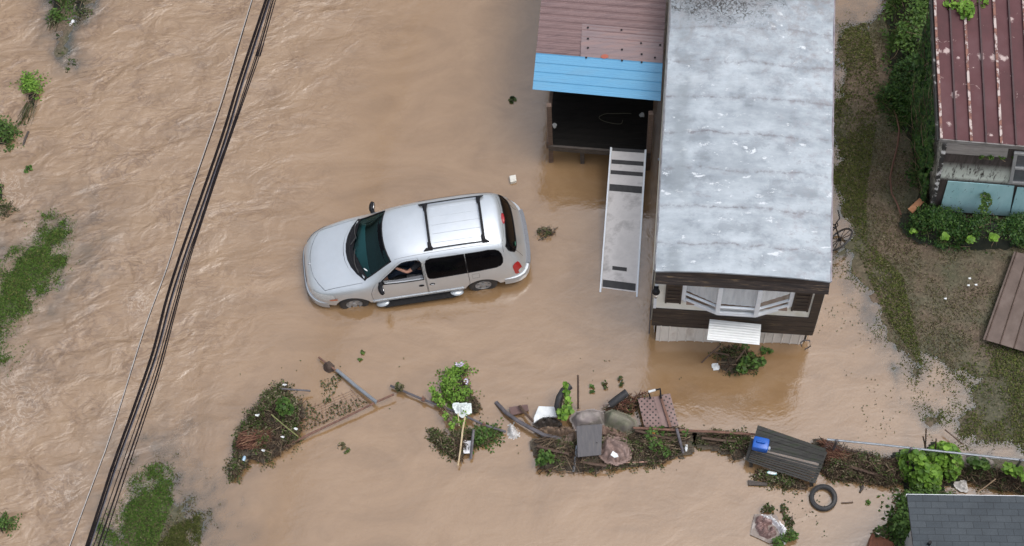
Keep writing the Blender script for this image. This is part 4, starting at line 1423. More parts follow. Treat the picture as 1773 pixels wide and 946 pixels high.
# brown band of boards below the siding
mb = MB()
for k in range(4):
    z0 = ZB + k * (BAND - ZB) / 4
    mb.box((0, .035 - .004 * (3 - k), z0 + (BAND - ZB) / 8), (2 * hw + .03, .11, (BAND - ZB) / 4 - .006))
mb.build('lower_band', MAT['fascia'], home)
mb = MB()
mb.box((hw - .085, -.012, (BAND + 3.55) / 2 + .002), (.17, .03, 3.55 - BAND - .004))
mb.box((hw + .012, .10, (ZB + 3.65) / 2), (.03, .22, 3.65 - ZB))
mb.build('corner_board', MAT['fascia'], home)
mb = MB()
mb.box((-hw + .02, -.008, (BAND + 3.55) / 2 + .002), (.06, .022, 3.55 - BAND - .004))
mb.build('corner_board', MAT['white_frame'], home)
# skirting: ribbed sheet, a little crooked
mb = MB()
mb.sheet((-hw + .10, -.11, -.5), (hw - .12, .08, -.5), (hw - .12, .07, ZB + .02), (-hw + .10, -.02, ZB + .02), 300, 3, lambda s, t: .022 * max(0, 1 - abs(((s * 17) % 1) - .5) * 9) + .012 * math.sin(s * 21), .012)
mb.build('skirting', MAT['skirt'], home)
mb = MB()
mb.sheet((-hw + .06, HL, -.5), (-hw + .06, .12, -.5), (-hw + .05, .12, ZB + .02), (-hw + .05, HL, ZB + .02), 300, 2, lambda s, t: .018 * max(0, 1 - abs(((s * 70) % 1) - .5) * 8), .012)
mb.build('skirting', MAT['skirt'], home)
mb = MB()
mb.sheet((hw - .06, .12, -.5), (hw - .06, HL, -.5), (hw - .05, HL, ZB + .02), (hw - .05, .12, ZB + .02), 300, 2, lambda s, t: .018 * max(0, 1 - abs(((s * 70) % 1) - .5) * 8), .012)
mb.build('skirting', MAT['skirt'], home)
# shutters with raised rails
for x0, x1 in ((-1.50, -1.16), (1.14, 1.50)):
    mb = MB()
    mb.box(((x0 + x1) / 2, -.022, 2.61), (x1 - x0, .04, 1.24))
    for k in range(7): mb.box(((x0 + x1) / 2, -.046, 2.09 + k * .17), (x1 - x0 - .08, .012, .05))
    for x in (x0 + .02, x1 - .02): mb.box((x, -.05, 2.61), (.04, .02, 1.22))
    mb.build('shutter', MAT['fascia'], home)
# bay window
bay = [(BX0, -.012), (BXF0, -BD), (BXF1, -BD), (BX1, -.012)]
BZ1 = 3.47
mb = MB()
mb.slab([(x, y - .03, BZ0) for x, y in bay] , .06, nrm=Vector((0, 0, 1)))
bw = mb.build('bay_window', MAT['white_frame'], home)
mb = MB()
mb.slab([(x, y - .01, BZ1 + .05) for x, y in bay], .05, nrm=Vector((0, 0, 1)))
mb.build('head', MAT['white_frame'], bw)
for i in range(3):
    (x0, y0), (x1, y1) = bay[i], bay[i + 1]
    a, c_ = Vector((x0, y0, 0)), Vector((x1, y1, 0))
    d = (c_ - a).normalized()
    nrm = Vector((d.y, -d.x, 0))
    mb = MB()
    for z, h in ((BZ0 + .03, .055), (BZ0 + .30, .028)):
        mb.beam(a + Vector((0, 0, z)), c_ + Vector((0, 0, z)), .05, h)
    fr_o = mb.build('window_frame', MAT['white_frame'], bw)
    mb = MB()
    mb.slab([a + d * .02 + Vector((0, 0, BZ0)), c_ - d * .02 + Vector((0, 0, BZ0)), c_ - d * .02 + Vector((0, 0, BZ1)), a + d * .02 + Vector((0, 0, BZ1))], .006)
    mb.build('pane', MAT['glass'], bw)
for i, (x, y) in enumerate(bay):
    mb = MB()
    mb.beam((x, y, BZ0), (x, y, BZ1), .09, .09 if 0 < i < 3 else .06, up=Vector((0, 1, 0)))
    mb.build('mullion', MAT['white_frame'], bw)
mb = MB()
for i in range(3):
    (x0, y0), (x1, y1) = bay[i], bay[i + 1]
    p0, p1 = Vector((x0, y0 + .045, 0)), Vector((x1, y1 + .045, 0))
    zb = BZ0 + (.34, .36, .50)[i]
    mb.sheet(p0 + Vector((.03, 0, zb)), p1 + Vector((-.03, 0, zb - .05 * (i == 1))), p1 + Vector((-.03, 0, 3.45)), p0 + Vector((.03, 0, 3.45)), 40, 6, lambda s, t: .004 * math.sin(s * 30 + t), .006)
mb.build('curtain', MAT['curtain'], bw)
mb = MB()
mb.box((0, .12, BZ0 - .01), (2.1, .50, .04))
mb.box((.1, .38, BZ0 + .12), (1.9, .02, .35))
mb.build('window_sill', MAT['room'], bw)
# porch lamp on the siding
mb = MB()
X = -1.70
mb.box((X, -.035, 2.67), (.10, .05, .14))
mb.lathe([(0, .16), (.06, .14), (.085, .05), (.07, .03)], 12, Matrix.Translation((X, -.13, 2.65)))
lp = mb.build('porch_lamp', MAT['black_plastic'], home, smooth=True)
mb = MB()
mb.lathe([(.06, .05), (.055, -.12), (.035, -.16), (0, -.16)], 8, Matrix.Translation((X, -.13, 2.63)))
mb.build('lantern_glass', MAT['clear_lens'], lp, smooth=True)
mb = MB()
mb.lathe([(.0, -.01), (.03, -.02), (.035, -.05), (0, -.07)], 8, Matrix.Translation((X, -.13, 2.49)))
mb.build('finial', MAT['black_plastic'], lp, smooth=True)
# side door and window towards the porch
mb = MB()
mb.box((-hw - .02, 3.9, 1.75), (.05, .95, 2.05))
dr = mb.build('door', MAT['white_frame'], home)
mb = MB()
mb.lathe([(0, 0), (.03, .01), (.03, .05), (0, .06)], 10, Matrix.Translation((-hw - .04, 3.55, 1.7)) @ Matrix.Rotation(R_(-90), 4, 'Y'))
mb.build('handle', MAT['galv'], dr)
mb = MB()
mb.box((-hw - .02, 1.5, 2.3), (.05, 1.1, .8))
wf = mb.build('window', MAT['white_frame'], home)
mb = MB()
mb.box((-hw - .05, 1.5, 2.3), (.012, .98, .68))
mb.build('pane', MAT['tint'], wf)
# tall pale trim strips and a cable run down the left side wall
mb = MB()
mb.beam((-hw - .045, .30, .5), (-hw - .045, .30, 3.3), .02, .05, up=Vector((0, 1, 0)))
mb.build('trim_strip', M('yellowed_trim', (.50, .44, .25), (.4, .34, .2), rough=.7), home)
mb = MB()
mb.tube([(-hw - .05, .05, 0.1), (-hw - .06, .06, 1.5), (-hw - .05, .08, 3.3)], .016, 6)
mb.build('downpipe', MAT['dark_pipe'], home)

def HP(x, y, z):
    return H_LOC + rotz(H_RZ) @ Vector((x, y, z))
# white ribbed sheet leaning over the hitch
def GH(u, v, y):
    n_ = rotz(H_RZ) @ Vector((0, 1, 0))
    o_ = Vector((0, 0, CAM_H))
    d_ = ROT @ Vector((u - CX, v - CY, FPX))
    return o_ + d_ * ((H_LOC + n_ * y - o_).dot(n_) / d_.dot(n_))
a, b_, c_, d = GH(1229, 553, -.06), GH(1318, 562, -.06), GH(1315, 597, -.66), GH(1224, 588, -.66)
mb = MB()
mb.sheet(d, c_, b_, a, 4, 60, lambda s, t: .012 * math.sin(t * 2 * math.pi * 8), .01)
o = mb.build('metal_sheet', M('white_sheet_metal', (.78, .80, .80), (.70, .72, .72), scale=4, rough=.45), origin=tuple((a + c_) / 2))
tag(o, 'white ribbed metal sheet sloping out from the front below the bay window', 'metal sheet')
# bicycle propped against the far side wall
bc = G(1450, 428, .0)
bk = root('bicycle', Vector((bc.x, bc.y, .0)), 'black bicycle leaning on the right side wall of the mobile home', 'bicycle')
bk.rotation_euler = (R_(8), 0, H_RZ + R_(168))
for x in (0, 1.05):
    mt = Matrix.Translation((x, 0, .30)) @ Matrix.Rotation(R_(90), 4, 'X')
    mb = MB()
    mb.lathe([(.33 + .022 * math.cos(t), .022 * math.sin(t)) for t in np.linspace(0, 2 * math.pi, 8, endpoint=False)], 36, mt, close=True)
    wh = mb.build('wheel', MAT['rubber'], bk, smooth=True)
    mb = MB()
    for k in range(10):
        t = 2 * math.pi * k / 10
        mb.tube([mt @ Vector((0, 0, .0)), mt @ Vector((.315 * math.cos(t), .315 * math.sin(t), 0))], .009, 5)
    mb.lathe([(0, .04), (.03, .04), (.03, -.04), (0, -.04)], 12, mt)
    mb.build('spokes', MAT['black_plastic'], wh)
    if x == 0:                       # front wheel swung hard over
        pc0 = Matrix.Translation((0, 0, .30))
        wh.matrix_local = pc0 @ Matrix.Rotation(R_(78), 4, 'Z') @ Matrix.Rotation(R_(-42), 4, 'X') @ pc0.inverted()
mb = MB()
for p, q in (((0, 0, .30), (.18, 0, .80)), ((.18, 0, .80), (.75, 0, .82)), ((.18, 0, .72), (.52, 0, .30)), ((.52, 0, .30), (.72, 0, .85)), ((.52, 0, .30), (1.05, 0, .30)), ((1.05, 0, .30), (.75, 0, .80))):
    mb.tube([p, q], .016, 8)
fr_o = mb.build('frame', MAT['black_plastic'], bk)
mb = MB()
mb.tube([(.20, -.28, .98), (.12, -.1, .95), (.16, 0, .93), (.12, .1, .95), (.20, .28, .98)], .014, 8)
mb.tube([(.16, 0, .93), (.18, 0, .78)], .014, 8)
mb.build('handlebar', MAT['black_plastic'], bk)
mb = MB()
mb.slab([(.62, -.02, .93), (.62, .02, .93), (.86, .08, .94), (.88, 0, .94), (.86, -.08, .94)], .05, nrm=Vector((0, 0, -1)))
mb.tube([(.72, 0, .93), (.715, 0, .84)], .014, 8)
mb.build('saddle', MAT['rubber'], bk)

# ------------------------------------------------------------------ side porch
pz0, pz1 = 2.55, 2.62
MAT['brown_metal'] = M('brown_sheet_metal', (.155, .098, .094), (.20, .13, .125), (.12, .078, .080), scale=1.2, stretch=(.6, 5, 1), rough=.5, lo=.3, hi=.7)
MAT['brown_patch'] = M('dull_brown_sheet', (.165, .125, .13), (.21, .155, .155), (.25, .16, .145), scale=1.6, stretch=(.6, 4, 1), rough=.5, lo=.3, hi=.7)
MAT['blue_metal'] = M('blue_sheet_metal', (.085, .27, .45), (.105, .30, .475), (.12, .27, .40), scale=1.3, stretch=(.5, 2, 1), rough=.42, lo=.3, hi=.75, coat=.2)
TL, TR, BR, BL = G(928, 95, 2.62), G(1147, 113, 2.74), G(1143.5, 177, 2.70), G(922, 157, 2.58)
P_LOC = Vector((BL.x, BL.y, 0))
porch = root('porch', P_LOC, 'side porch with brown and bright blue sheet metal roof over a dark wet deck', 'porch')
dyL, dyR = (TL - BL), (TR - BR)
rib = lambda k, amp, wd: (lambda s, t: amp * max(0, 1 - abs(((t * k) % 1) - .5) / wd))
mb = MB()
up1 = Vector((0, 0, .03))
mb.sheet(BL + up1, BR + up1, TR + up1 + dyR * .02, TL + up1 + dyL * .02, 6, 64, lambda s, t: .022 * max(0, 1 - abs(((t * 4 + .5) % 1) - .5) / .07) + .006 * max(0, 1 - abs(((t * 16) % 1) - .5) / .15), .006)
mb.build('blue_roof_panel', MAT['blue_metal'], porch, origin=P_LOC)
BT_L, BT_R = TL + dyL.normalized() * 5.5, TR + dyR.normalized() * 5.5
mb = MB()
mb.sheet(TL, TR, BT_R, BT_L, 6, 560, lambda s, t: .013 * math.sin(t * 2 * math.pi * 62) * (1 + .5 * math.sin(t * 200)), .006)
mb.build('roof_panel', MAT['brown_metal'], porch, origin=P_LOC)
def RP(u, v, h=.02):
    # point of the porch roof plane seen at a photo pixel
    p = G(u, v, 2.66)
    s = (u - 925) / 222
    return Vector((0, 0, 0)) + G(u, v, 2.62 + .11 * s + h)
pa, pb, pc, pd = RP(1005, 99), RP(1147, 112), RP(1149, 55), RP(1008, 42)
mb = MB()
mb.sheet(pa, pb, pc, pd, 6, 40, lambda s, t: .010 * max(0, 1 - abs(((t * 5) % 1) - .5) / .12) + .02, .006)
pp = mb.build('patch_panel', MAT['brown_patch'], porch, origin=P_LOC)
mb = MB()
for u, v in ((1018, 48), (1076, 52), (1018, 67), (1110, 75), (1018, 83), (1077, 86), (1111, 94), (1143, 78), (1134, 100), (1015, 100), (1077, 105), (1111, 108)):
    p = RP(u, v, .06)
    mb = MB()
    mb.lathe([(0, .012), (.022, .008), (.026, 0)], 8, Matrix.Translation(p))
    mb.build('screw_cap', MAT['black_plastic'], pp, origin=P_LOC)
mb = MB()
p = RP(1047, 98, .06)
mb.lathe([(0, .006), (.08, .005), (.085, 0)], 14, Matrix.Translation(p) @ Matrix.Diagonal((1, .7, 1, 1)))
mb.build('rust_spot', M('orange_primer', (.38, .11, .07), (.3, .09, .06), scale=9, rough=.8), pp, origin=P_LOC)
# deck
DZ = .82
c0, c1 = G(950, 250, DZ), G(1126, 264, DZ)
back = hy * 5.0
mb = MB()
nb_ = 30
for k in range(nb_):
    f0, f1 = k / nb_, (k + .96) / nb_
    q = [c0 + back * f0, c1 + back * f0, c1 + back * f1, c0 + back * f1]
    mb.slab(q, .03, nrm=Vector((0, 0, 1)))
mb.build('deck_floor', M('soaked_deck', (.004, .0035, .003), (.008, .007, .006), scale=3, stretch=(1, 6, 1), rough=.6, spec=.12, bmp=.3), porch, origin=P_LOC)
mb = MB()
dn2 = Vector((0, 0, -.10))
mb.beam(c0 + dn2 - hy * .03, c1 + dn2 - hy * .03, .05, .20)
mb.build('front_beam', MAT['darkwood'], porch, origin=P_LOC)
mb = MB()
ax_ = (c1 - c0).normalized()
mb.beam(c0 + dn2 - ax_ * .03, c0 + back + dn2 - ax_ * .03, .05, .20)
mb.build('side_beam', MAT['brownwood'], porch, origin=P_LOC)
mb = MB()
mb.beam(BL + dyL * .25 + ax_ * .30 + Vector((0, 0, -.06)), BR + dyR * .25 + Vector((0, 0, -.06)), .05, .12)
mb.build('roof_beam', MAT['darkwood'], porch, origin=P_LOC)
for p in (c0 + ax_ * .04 + hy * .02, c1 - ax_ * .04 + hy * .02, c0 + ax_ * .04 + hy * 2.4, c0 + ax_ * .04 + hy * 4.8):
    mb = MB()
    mb.beam(Vector((p.x, p.y, -.5)), Vector((p.x, p.y, 2.55)), .10, .10, up=Vector((0, 1, 0)))
    mb.build('post', MAT['brownwood'], porch, origin=P_LOC)
for f in (.33, .62):
    p = c0.lerp(c1, f) + hy * .05
    mb = MB()
    mb.beam(Vector((p.x, p.y, -.5)), Vector((p.x, p.y, DZ - .2)), .09, .09, up=Vector((0, 1, 0)))
    mb.build('deck_stump', MAT['darkwood'], porch, origin=P_LOC)
mb = MB()
for zz in (1.25, 1.68):
    mb.beam(c0 + hy * .1 + Vector((0, 0, zz - DZ)), c0 + back + Vector((0, 0, zz - DZ)), .04, .09)
mb.build('side_rail', MAT['brownwood'], porch, origin=P_LOC)
# small litter and a coiled cord lying on the deck
o = MB()
o.tube([G(1065 + 24 * math.cos(t) + 6 * math.sin(3 * t), 203 - 9 * math.sin(t) - 3 * math.cos(2 * t), DZ + .02) for t in np.linspace(.3, 5.6, 40)], .008, 5)
oo = o.build('yellow_rope', M('yellow_cord', (.045, .04, .02), (.03, .028, .015), rough=.6), origin=tuple(G(1065, 203, DZ)))
tag(oo, 'dull yellow rope lying in a loop on the dark porch deck', 'rope')
for u, v, lb in ((960, 218, 'pale scrap of paper on the left front of the dark porch deck'), (1112, 200, 'pale scrap of paper on the dark porch deck near the mobile home wall')):
    p = G(u, v, DZ + .01)
    mb = MB()
    pts = [p + Vector((.07 * math.cos(t) * random.uniform(.6, 1.1), .08 * math.sin(t) * random.uniform(.6, 1.1), random.uniform(0, .03))) for t in np.linspace(0, 2 * math.pi, 8, endpoint=False)]
    mb.slab(pts, .006, nrm=Vector((0, 0, 1)))
    tag(mb.build('paper_scrap', M('damp_paper', (.30, .30, .29), (.22, .22, .21), scale=9, rough=.8), origin=tuple(p)), lb, 'paper scrap')
# ------------------------------------------------------------------ ramp
ra, rb2, rc, rd = G(1058, 256, .88), G(1118, 260, .88), G(1103, 507, .0), G(1040, 499, .0)
MAT['ramp'] = M('worn_aluminium', (.50, .475, .46), (.60, .57, .55), (.26, .24, .23), scale=1.7, stretch=(1, 1.6, 1), lo=.3, hi=.72, rough=.5, bmp=.12, bscale=40, detail=9)
ramp = root('access_ramp', (ra + rc) / 2, 'long pale aluminium ramp sloping from the porch deck into the water', 'ramp')
RO = tuple((ra + rc) / 2)
e_c, e_d = rc + (rc - rb2) * .012, rd + (rd - ra) * .012
mb = MB()
mb.sheet(e_d, e_c, rb2, ra, 4, 40, lambda s, t: 0.0, .035)
mb.build('deck_plate', MAT['ramp'], ramp, origin=RO)
for p, q in ((ra, e_d), (rb2, e_c)):
    mb = MB()
    mb.beam(p + Vector((0, 0, .015)), q + (q - p) * .02 + Vector((0, 0, .015)), .04, .06)
    mb.build('side_rail', MAT['white_frame'], ramp, origin=RO, bevel=.008)
for t, hgt, s0, s1 in ((.012, .022, .04, .96), (.10, .030, .04, .96), (.175, .028, .04, .96), (.285, .048, .04, .96), (.85, .026, .28, .68), (.965, .05, .05, .95)):
    mb = MB()
    def pt(s, tt, h): return (ra.lerp(rb2, s)).lerp(rd.lerp(rc, s), tt) + Vector((0, 0, h))
    mb.slab([pt(s0, t + hgt / 2, .008), pt(s1, t + hgt / 2, .008), pt(s1, t - hgt / 2, .008), pt(s0, t - hgt / 2, .008)], .006)
    mb.build('grip_strip', MAT['rubber'], ramp, origin=RO)
for s in (.05, .95):
    p = pt(s, .04, -.05)
    mb = MB()
    mb.beam(p, Vector((p.x, p.y, -.5)), .05, .05, up=Vector((0, 1, 0)))
    mb.build('leg', MAT['galv'], ramp, origin=RO)

# ------------------------------------------------------------------ old shed with red roof
sA, sB, sC, sD = G(1611, 362, .30), G(1830, 379, .30), G(1635, 244, 3.45), G(1850, 260, 3.45)
SH_LOC = Vector((sA.x, sA.y, .30))
shed = root('shed', SH_LOC, 'weathered shed with rusty maroon metal roof and peeling teal lower wall overgrown by ivy', 'shed')
sn = (sB - sA).cross(sC - sA).normalized()
if sn.y > 0: sn = -sn
def SW(s, t, off=0.0):
    return (sA.lerp(sB, s)).lerp(sC.lerp(sD, s), t) + sn * off
m, nt, b = new_mat('peeling_boards')
v = coords(nt, (3.0, 3.0, .55))
n1 = noise_node(nt, v, 5, 8, .7, .6)
c = ramp_node(nt, noise_node(nt, coords(nt, (9, 9, .4)), 2, 5), [(.35, (.028, .022, .020)), (.65, (.075, .06, .055))])
sx_ = nt.nodes.new('ShaderNodeSeparateXYZ')
nt.links.new(coords(nt), sx_.inputs[0])
zb = ramp_node(nt, math_node(nt, 'DIVIDE', sx_.outputs['Z'], 3.2), [(.46, (0, 0, 0)), (.52, (1, 1, 1)), (.62, (.75, .75, .75)), (.72, (0, 0, 0))])
pk = math_node(nt, 'MULTIPLY', zb, ramp_node(nt, n1, [(.38, (0, 0, 0)), (.50, (1, 1, 1))]))
c = mix_node(nt, pk, c, (.60, .65, .58))
nt.links.new(c, b.inputs['Base Color'])
b.inputs['Roughness'].default_value = .8
bump(nt, b, n1, .5, .02)
MAT['peel'] = m
m, nt, b = new_mat('teal_panel')
n1 = noise_node(nt, coords(nt, (4, 4, .9)), 4.5, 8, .72, .5)
c = ramp_node(nt, noise_node(nt, coords(nt, (1.5, 1.5, .6)), 2.2, 6), [(.35, (.30, .54, .57)), (.65, (.40, .63, .66))])
c = mix_node(nt, ramp_node(nt, n1, [(.60, (0, 0, 0)), (.65, (1, 1, 1))]), c, (.035, .04, .045))
nt.links.new(c, b.inputs['Base Color'])
b.inputs['Roughness'].default_value = .6
MAT['teal'] = m
mb = MB()
nb_ = 12
for k in range(nb_):
    t0, t1 = k / nb_, (k + 1) / nb_ - .004
    mb.add([SW(0, t0, .035), SW(1, t0, .035), SW(1, t1, .02), SW(0, t1, .02), SW(0, t0, -.06), SW(1, t0, -.06), SW(1, t1, -.06), SW(0, t1, -.06)],
           [(0, 1, 2, 3), (7, 6, 5, 4), (0, 4, 5, 1), (1, 5, 6, 2), (2, 6, 7, 3), (3, 7, 4, 0)])
mb.build('front_wall', MAT['peel'], shed, origin=SH_LOC)
rz0 = 3.56
r0, r1 = G(1627, 240, rz0), G(1850, 259, rz0)
r3 = G(1614, -30, rz0 + .95)
r2 = r3 + (r1 - r0)
bk_ = Vector((r3.x - r0.x, r3.y - r0.y, 0)) * .96
up_ = Vector((0, 0, .95 * .96))
boards = M('white_boards', (.42, .42, .40), (.06, .055, .05), (.55, .55, .53), scale=3, stretch=(5, 5, .8), lo=.4, hi=.6, rough=.8)
for s_ in (0, .985):
    mb = MB()
    mb.slab([SW(s_, 0, -.07), SW(s_, .985, -.07), SW(s_, .985, -.07) + bk_ + up_, SW(s_, 0, -.07) + bk_], .08)
    mb.build('side_wall', boards, shed, origin=SH_LOC)
mb = MB()
mb.slab([SW(.0, 0, 0) + bk_, SW(.985, 0, 0) + bk_, SW(.985, .985, 0) + bk_ + up_, SW(0, .985, 0) + bk_ + up_], .08)
mb.build('back_wall', boards, shed, origin=SH_LOC)
for s0, s1, a0, a1 in ((.07, .62, .035, .47), (.625, 1, .02, .455)):
    mb = MB()
    mb.add([SW(s0, a0, .085), SW(s1, a0, .085), SW(s1, a1, .06), SW(s0 + .02, a1, .06), SW(s0, a0, .04), SW(s1, a0, .04), SW(s1, a1, .04), SW(s0 + .02, a1, .04)],
           [(0, 1, 2, 3), (7, 6, 5, 4), (0, 4, 5, 1), (1, 5, 6, 2), (2, 6, 7, 3), (3, 7, 4, 0)])
    mb.build('teal_panel', MAT['teal'], shed, origin=SH_LOC)
mb = MB()
mb.add([SW(.0, .86, .05), SW(.52, .86, .05), SW(.52, .99, .05), SW(.0, .99, .05), SW(.0, .86, .03), SW(.52, .86, .03), SW(.52, .99, .03), SW(.0, .99, .03)],
       [(0, 1, 2, 3), (7, 6, 5, 4), (0, 4, 5, 1), (1, 5, 6, 2), (2, 6, 7, 3), (3, 7, 4, 0)])
mb.build('header_board', M('grey_board', (.22, .20, .19), (.32, .30, .28), scale=3, stretch=(1, 1, 6), rough=.8, bmp=.3), shed, origin=SH_LOC)
mb = MB()
for p, q in (((.585, .54), (.585, .93)), ((.98, .54), (.98, .93)), ((.57, .53), (1.0, .53)), ((.57, .94), (1.0, .94)), ((.585, .74), (.98, .74))):
    mb.beam(SW(*p, .06), SW(*q, .06), .07, .06, up=sn)
wd = mb.build('window', M('grey_frame', (.34, .35, .35), (.26, .26, .26), scale=6, rough=.6), shed, origin=SH_LOC)
mb = MB()
mb.slab([SW(.585, .54, .045), SW(.98, .54, .045), SW(.98, .93, .045), SW(.585, .93, .045)], .012)
mb.build('pane', M('dusty_pane', (.07, .08, .09), (.11, .12, .13), scale=3, rough=.15), wd, origin=SH_LOC)
mb = MB()
mb.beam(SW(.006, 0, .05), SW(.006, 1, .05), .09, .07, up=sn)
mb.build('corner_board', M('flaking_white', (.03, .03, .03), (.05, .045, .04), (.62, .62, .62), scale=6, stretch=(1, 1, .7), lo=.45, hi=.6, rough=.8), shed, origin=SH_LOC)
# standing seam roof
m, nt, b = new_mat('maroon_roof')
v = coords(nt)
n1 = noise_node(nt, v, 1.0, 5, .6)
n2 = noise_node(nt, v, 3.2, 9, .75, 1.0)
c = ramp_node(nt, n1, [(.38, (.058, .015, .018)), (.52, (.080, .022, .026)), (.66, (.095, .035, .040))])
c = mix_node(nt, ramp_node(nt, n2, [(.635, (0, 0, 0)), (.66, (1, 1, 1))]), c, (.48, .36, .33))
c = mix_node(nt, ramp_node(nt, noise_node(nt, v, 6, 8, .7), [(.66, (0, 0, 0)), (.76, (1, 1, 1))]), c, (.24, .06, .045))
for (fu, fv, fr2) in ((1642, 89, .108), (1660, 98, .068), (1700, 97, .136), (1722, 99, .149), (1740, 100, .095), (1655, 153, .108), (1746, 44, .095), (1650, 195, .081), (1724, 214, .081), (1625, 88, .068)):
    dd = nt.nodes.new('ShaderNodeVectorMath')
    dd.operation = 'DISTANCE'
    nt.links.new(coords(nt, (1, 1.3, 0)), dd.inputs[0])
    q = G(fu, fv, 4.1) - SH_LOC
    dd.inputs[1].default_value = (q.x, q.y * 1.3, 0)
    e = math_node(nt, 'ADD', math_node(nt, 'DIVIDE', dd.outputs['Value'], fr2), math_node(nt, 'MULTIPLY', math_node(nt, 'SUBTRACT', n2, .5), 5.0))
    c = mix_node(nt, ramp_node(nt, e, [(.35, (1, 1, 1)), (.75, (0, 0, 0))]), c, (.44, .34, .32))
nt.links.new(c, b.inputs['Base Color'])
b.inputs['Roughness'].default_value = .55
b.inputs['Specular IOR Level'].default_value = .3
MAT['maroon'] = m
MAT['seam_pale'] = M('flaking_seam', (.46, .38, .35), (.10, .035, .03), (.22, .10, .07), scale=5, lo=.44, hi=.56, rough=.7)
MAT['seam_dark'] = M('dark_seam', (.025, .008, .010), (.05, .016, .018), scale=8, rough=.6)
rz0 = 3.56
r0, r1 = G(1627, 240, rz0), G(1850, 259, rz0)
r3 = G(1614, -30, rz0 + .95)
r2 = r3 + (r1 - r0)
mb = MB()
mb.sheet(r0, r1, r2, r3, 60, 30, lambda s, t: .003 * math.sin(t * 21), .04)
rf = mb.build('roof', MAT['maroon'], shed, origin=SH_LOC, smooth=True)
nr = (r1 - r0).cross(r3 - r0).normalized()
NS = 9
for k in range(NS + 1):
    s = .012 + k * .1165
    if s > 1: break
    a, c_ = r0.lerp(r1, s), r3.lerp(r2, s)
    mb = MB()
    pale = k in (0, 2, 4, 6, 8)
    mb.beam(a + nr * .03, c_ + nr * .03, .05 if pale else .035, .05, up=nr)
    mb.build('roof_seam', MAT['seam_pale'] if pale else MAT['seam_dark'], rf, origin=SH_LOC)
for u, v_ in ((1657, 92), (1700, 97), (1718, 99), (1641, 89), (1655, 153), (1746, 45), (1649, 195), (1724, 215)):
    pass
mb = MB()
mb.beam(r0 + Vector((0, 0, -.07)), r1 + Vector((0, 0, -.07)), .05, .13)
mb.build('eave_board', M('eave_board', (.25, .24, .23), (.12, .11, .10), scale=4, stretch=(.6, 4, 4), rough=.8), shed, origin=SH_LOC)
mb = MB()
mb.beam(r0 + Vector((-.03, 0, -.10)), r3 + Vector((-.03, 0, -.10)), .04, .16)
mb.build('verge_board', M('verge_board', (.02, .02, .02), (.04, .035, .03), (.55, .55, .55), scale=5, lo=.5, hi=.7, rough=.8), shed, origin=SH_LOC)

# ------------------------------------------------------------------ ivy and shrubs by the shed
heap('ivy_thicket', 'dark green ivy thicket climbing along the left side of the maroon-roofed shed', 'ivy',
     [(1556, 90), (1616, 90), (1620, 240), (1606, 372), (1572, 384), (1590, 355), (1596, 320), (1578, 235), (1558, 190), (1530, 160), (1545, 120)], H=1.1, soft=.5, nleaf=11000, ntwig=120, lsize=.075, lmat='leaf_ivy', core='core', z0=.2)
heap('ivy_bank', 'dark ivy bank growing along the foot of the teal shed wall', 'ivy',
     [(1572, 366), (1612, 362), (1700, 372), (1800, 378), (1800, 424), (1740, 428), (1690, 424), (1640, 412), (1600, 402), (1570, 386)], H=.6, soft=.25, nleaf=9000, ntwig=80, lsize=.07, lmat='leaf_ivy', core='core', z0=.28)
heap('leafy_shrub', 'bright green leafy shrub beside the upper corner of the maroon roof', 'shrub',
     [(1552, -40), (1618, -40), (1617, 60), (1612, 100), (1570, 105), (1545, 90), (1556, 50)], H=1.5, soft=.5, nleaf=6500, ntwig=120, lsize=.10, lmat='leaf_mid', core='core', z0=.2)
def cluster(name, label, cat, blobs, z, n, size, mat, group=None, broad=False, stem=None, zs=.12):
    """Loose leaves round a few pixel-placed centres, with thin stems."""
    c = G(*blobs[0][:2], z)
    org = tuple(c)
    r = root(name, org, label, cat, group)
    P = []
    tot = sum(b_[2] ** 2 for b_ in blobs)
    for u, v, rad in blobs:
        k = max(4, int(n * rad * rad / tot))
        a, q = rng.uniform(0, 2 * np.pi, k), np.sqrt(rng.random(k)) * rad
        uv = np.column_stack([u + q * np.cos(a), v + q * np.sin(a)])
        p = Gn(uv, z)
        p[:, 2] += np.abs(rng.normal(0, zs, k)) * (1 - (q / rad) ** 2 * .6)
        P.append(p)
    P = np.concatenate(P)
    N = np.tile([0, 0, 1.0], (len(P), 1))
    build_leaves('leaves', P, N, size, MAT[mat], r, org, aspect=.62 if not broad else .95, tilt=.4, broad=broad)
    if n < 75: return r
    ns = max(6, int(n * .12))
    i = rng.integers(0, len(P), ns)
    D = P[i] - np.array(c) + rng.normal(size=(ns, 3)) * .1
    D[:, 2] *= .3
    build_blades('stems', P[i] - D * .5, D, np.linalg.norm(D, axis=1) * .6 + .05, .006, MAT[stem or 'twig'], r, org)
    return r
wi = root('wall_ivy', SW(0, 0, 0) + bk_ * .5, 'thick dark ivy climbing the left side wall of the maroon-roofed shed', 'ivy')
n_ = 7000
f_, t_ = rng.random(n_) * .98 + .02, rng.random(n_) ** .8
k_ = fbm(f_ * 9 + 3, t_ * 5 + 2, 3)
ok_ = (k_ > .34) & (t_ < .30 + 2.2 * f_)
f_, t_ = f_[ok_], t_[ok_]
A_, C_, B_, U_ = (np.array(q) for q in (sA, sC, bk_, up_))
nl = np.array((-1.0, 0.1, 0.0))
P = A_ + (C_ - A_) * t_[:, None] + (B_ + U_ * t_[:, None]) * f_[:, None] + nl * (rng.uniform(.02, .10, len(f_)) + .32 * (1 - t_) * fbm(f_ * 7, t_ * 4, 2))[:, None]
build_leaves('leaves', P, np.tile(nl * .6 + np.array((0, -.2, .8)), (len(P), 1)), .095, MAT['leaf_ivy'], wi, tuple(wi.location), aspect=.8, tilt=.4)
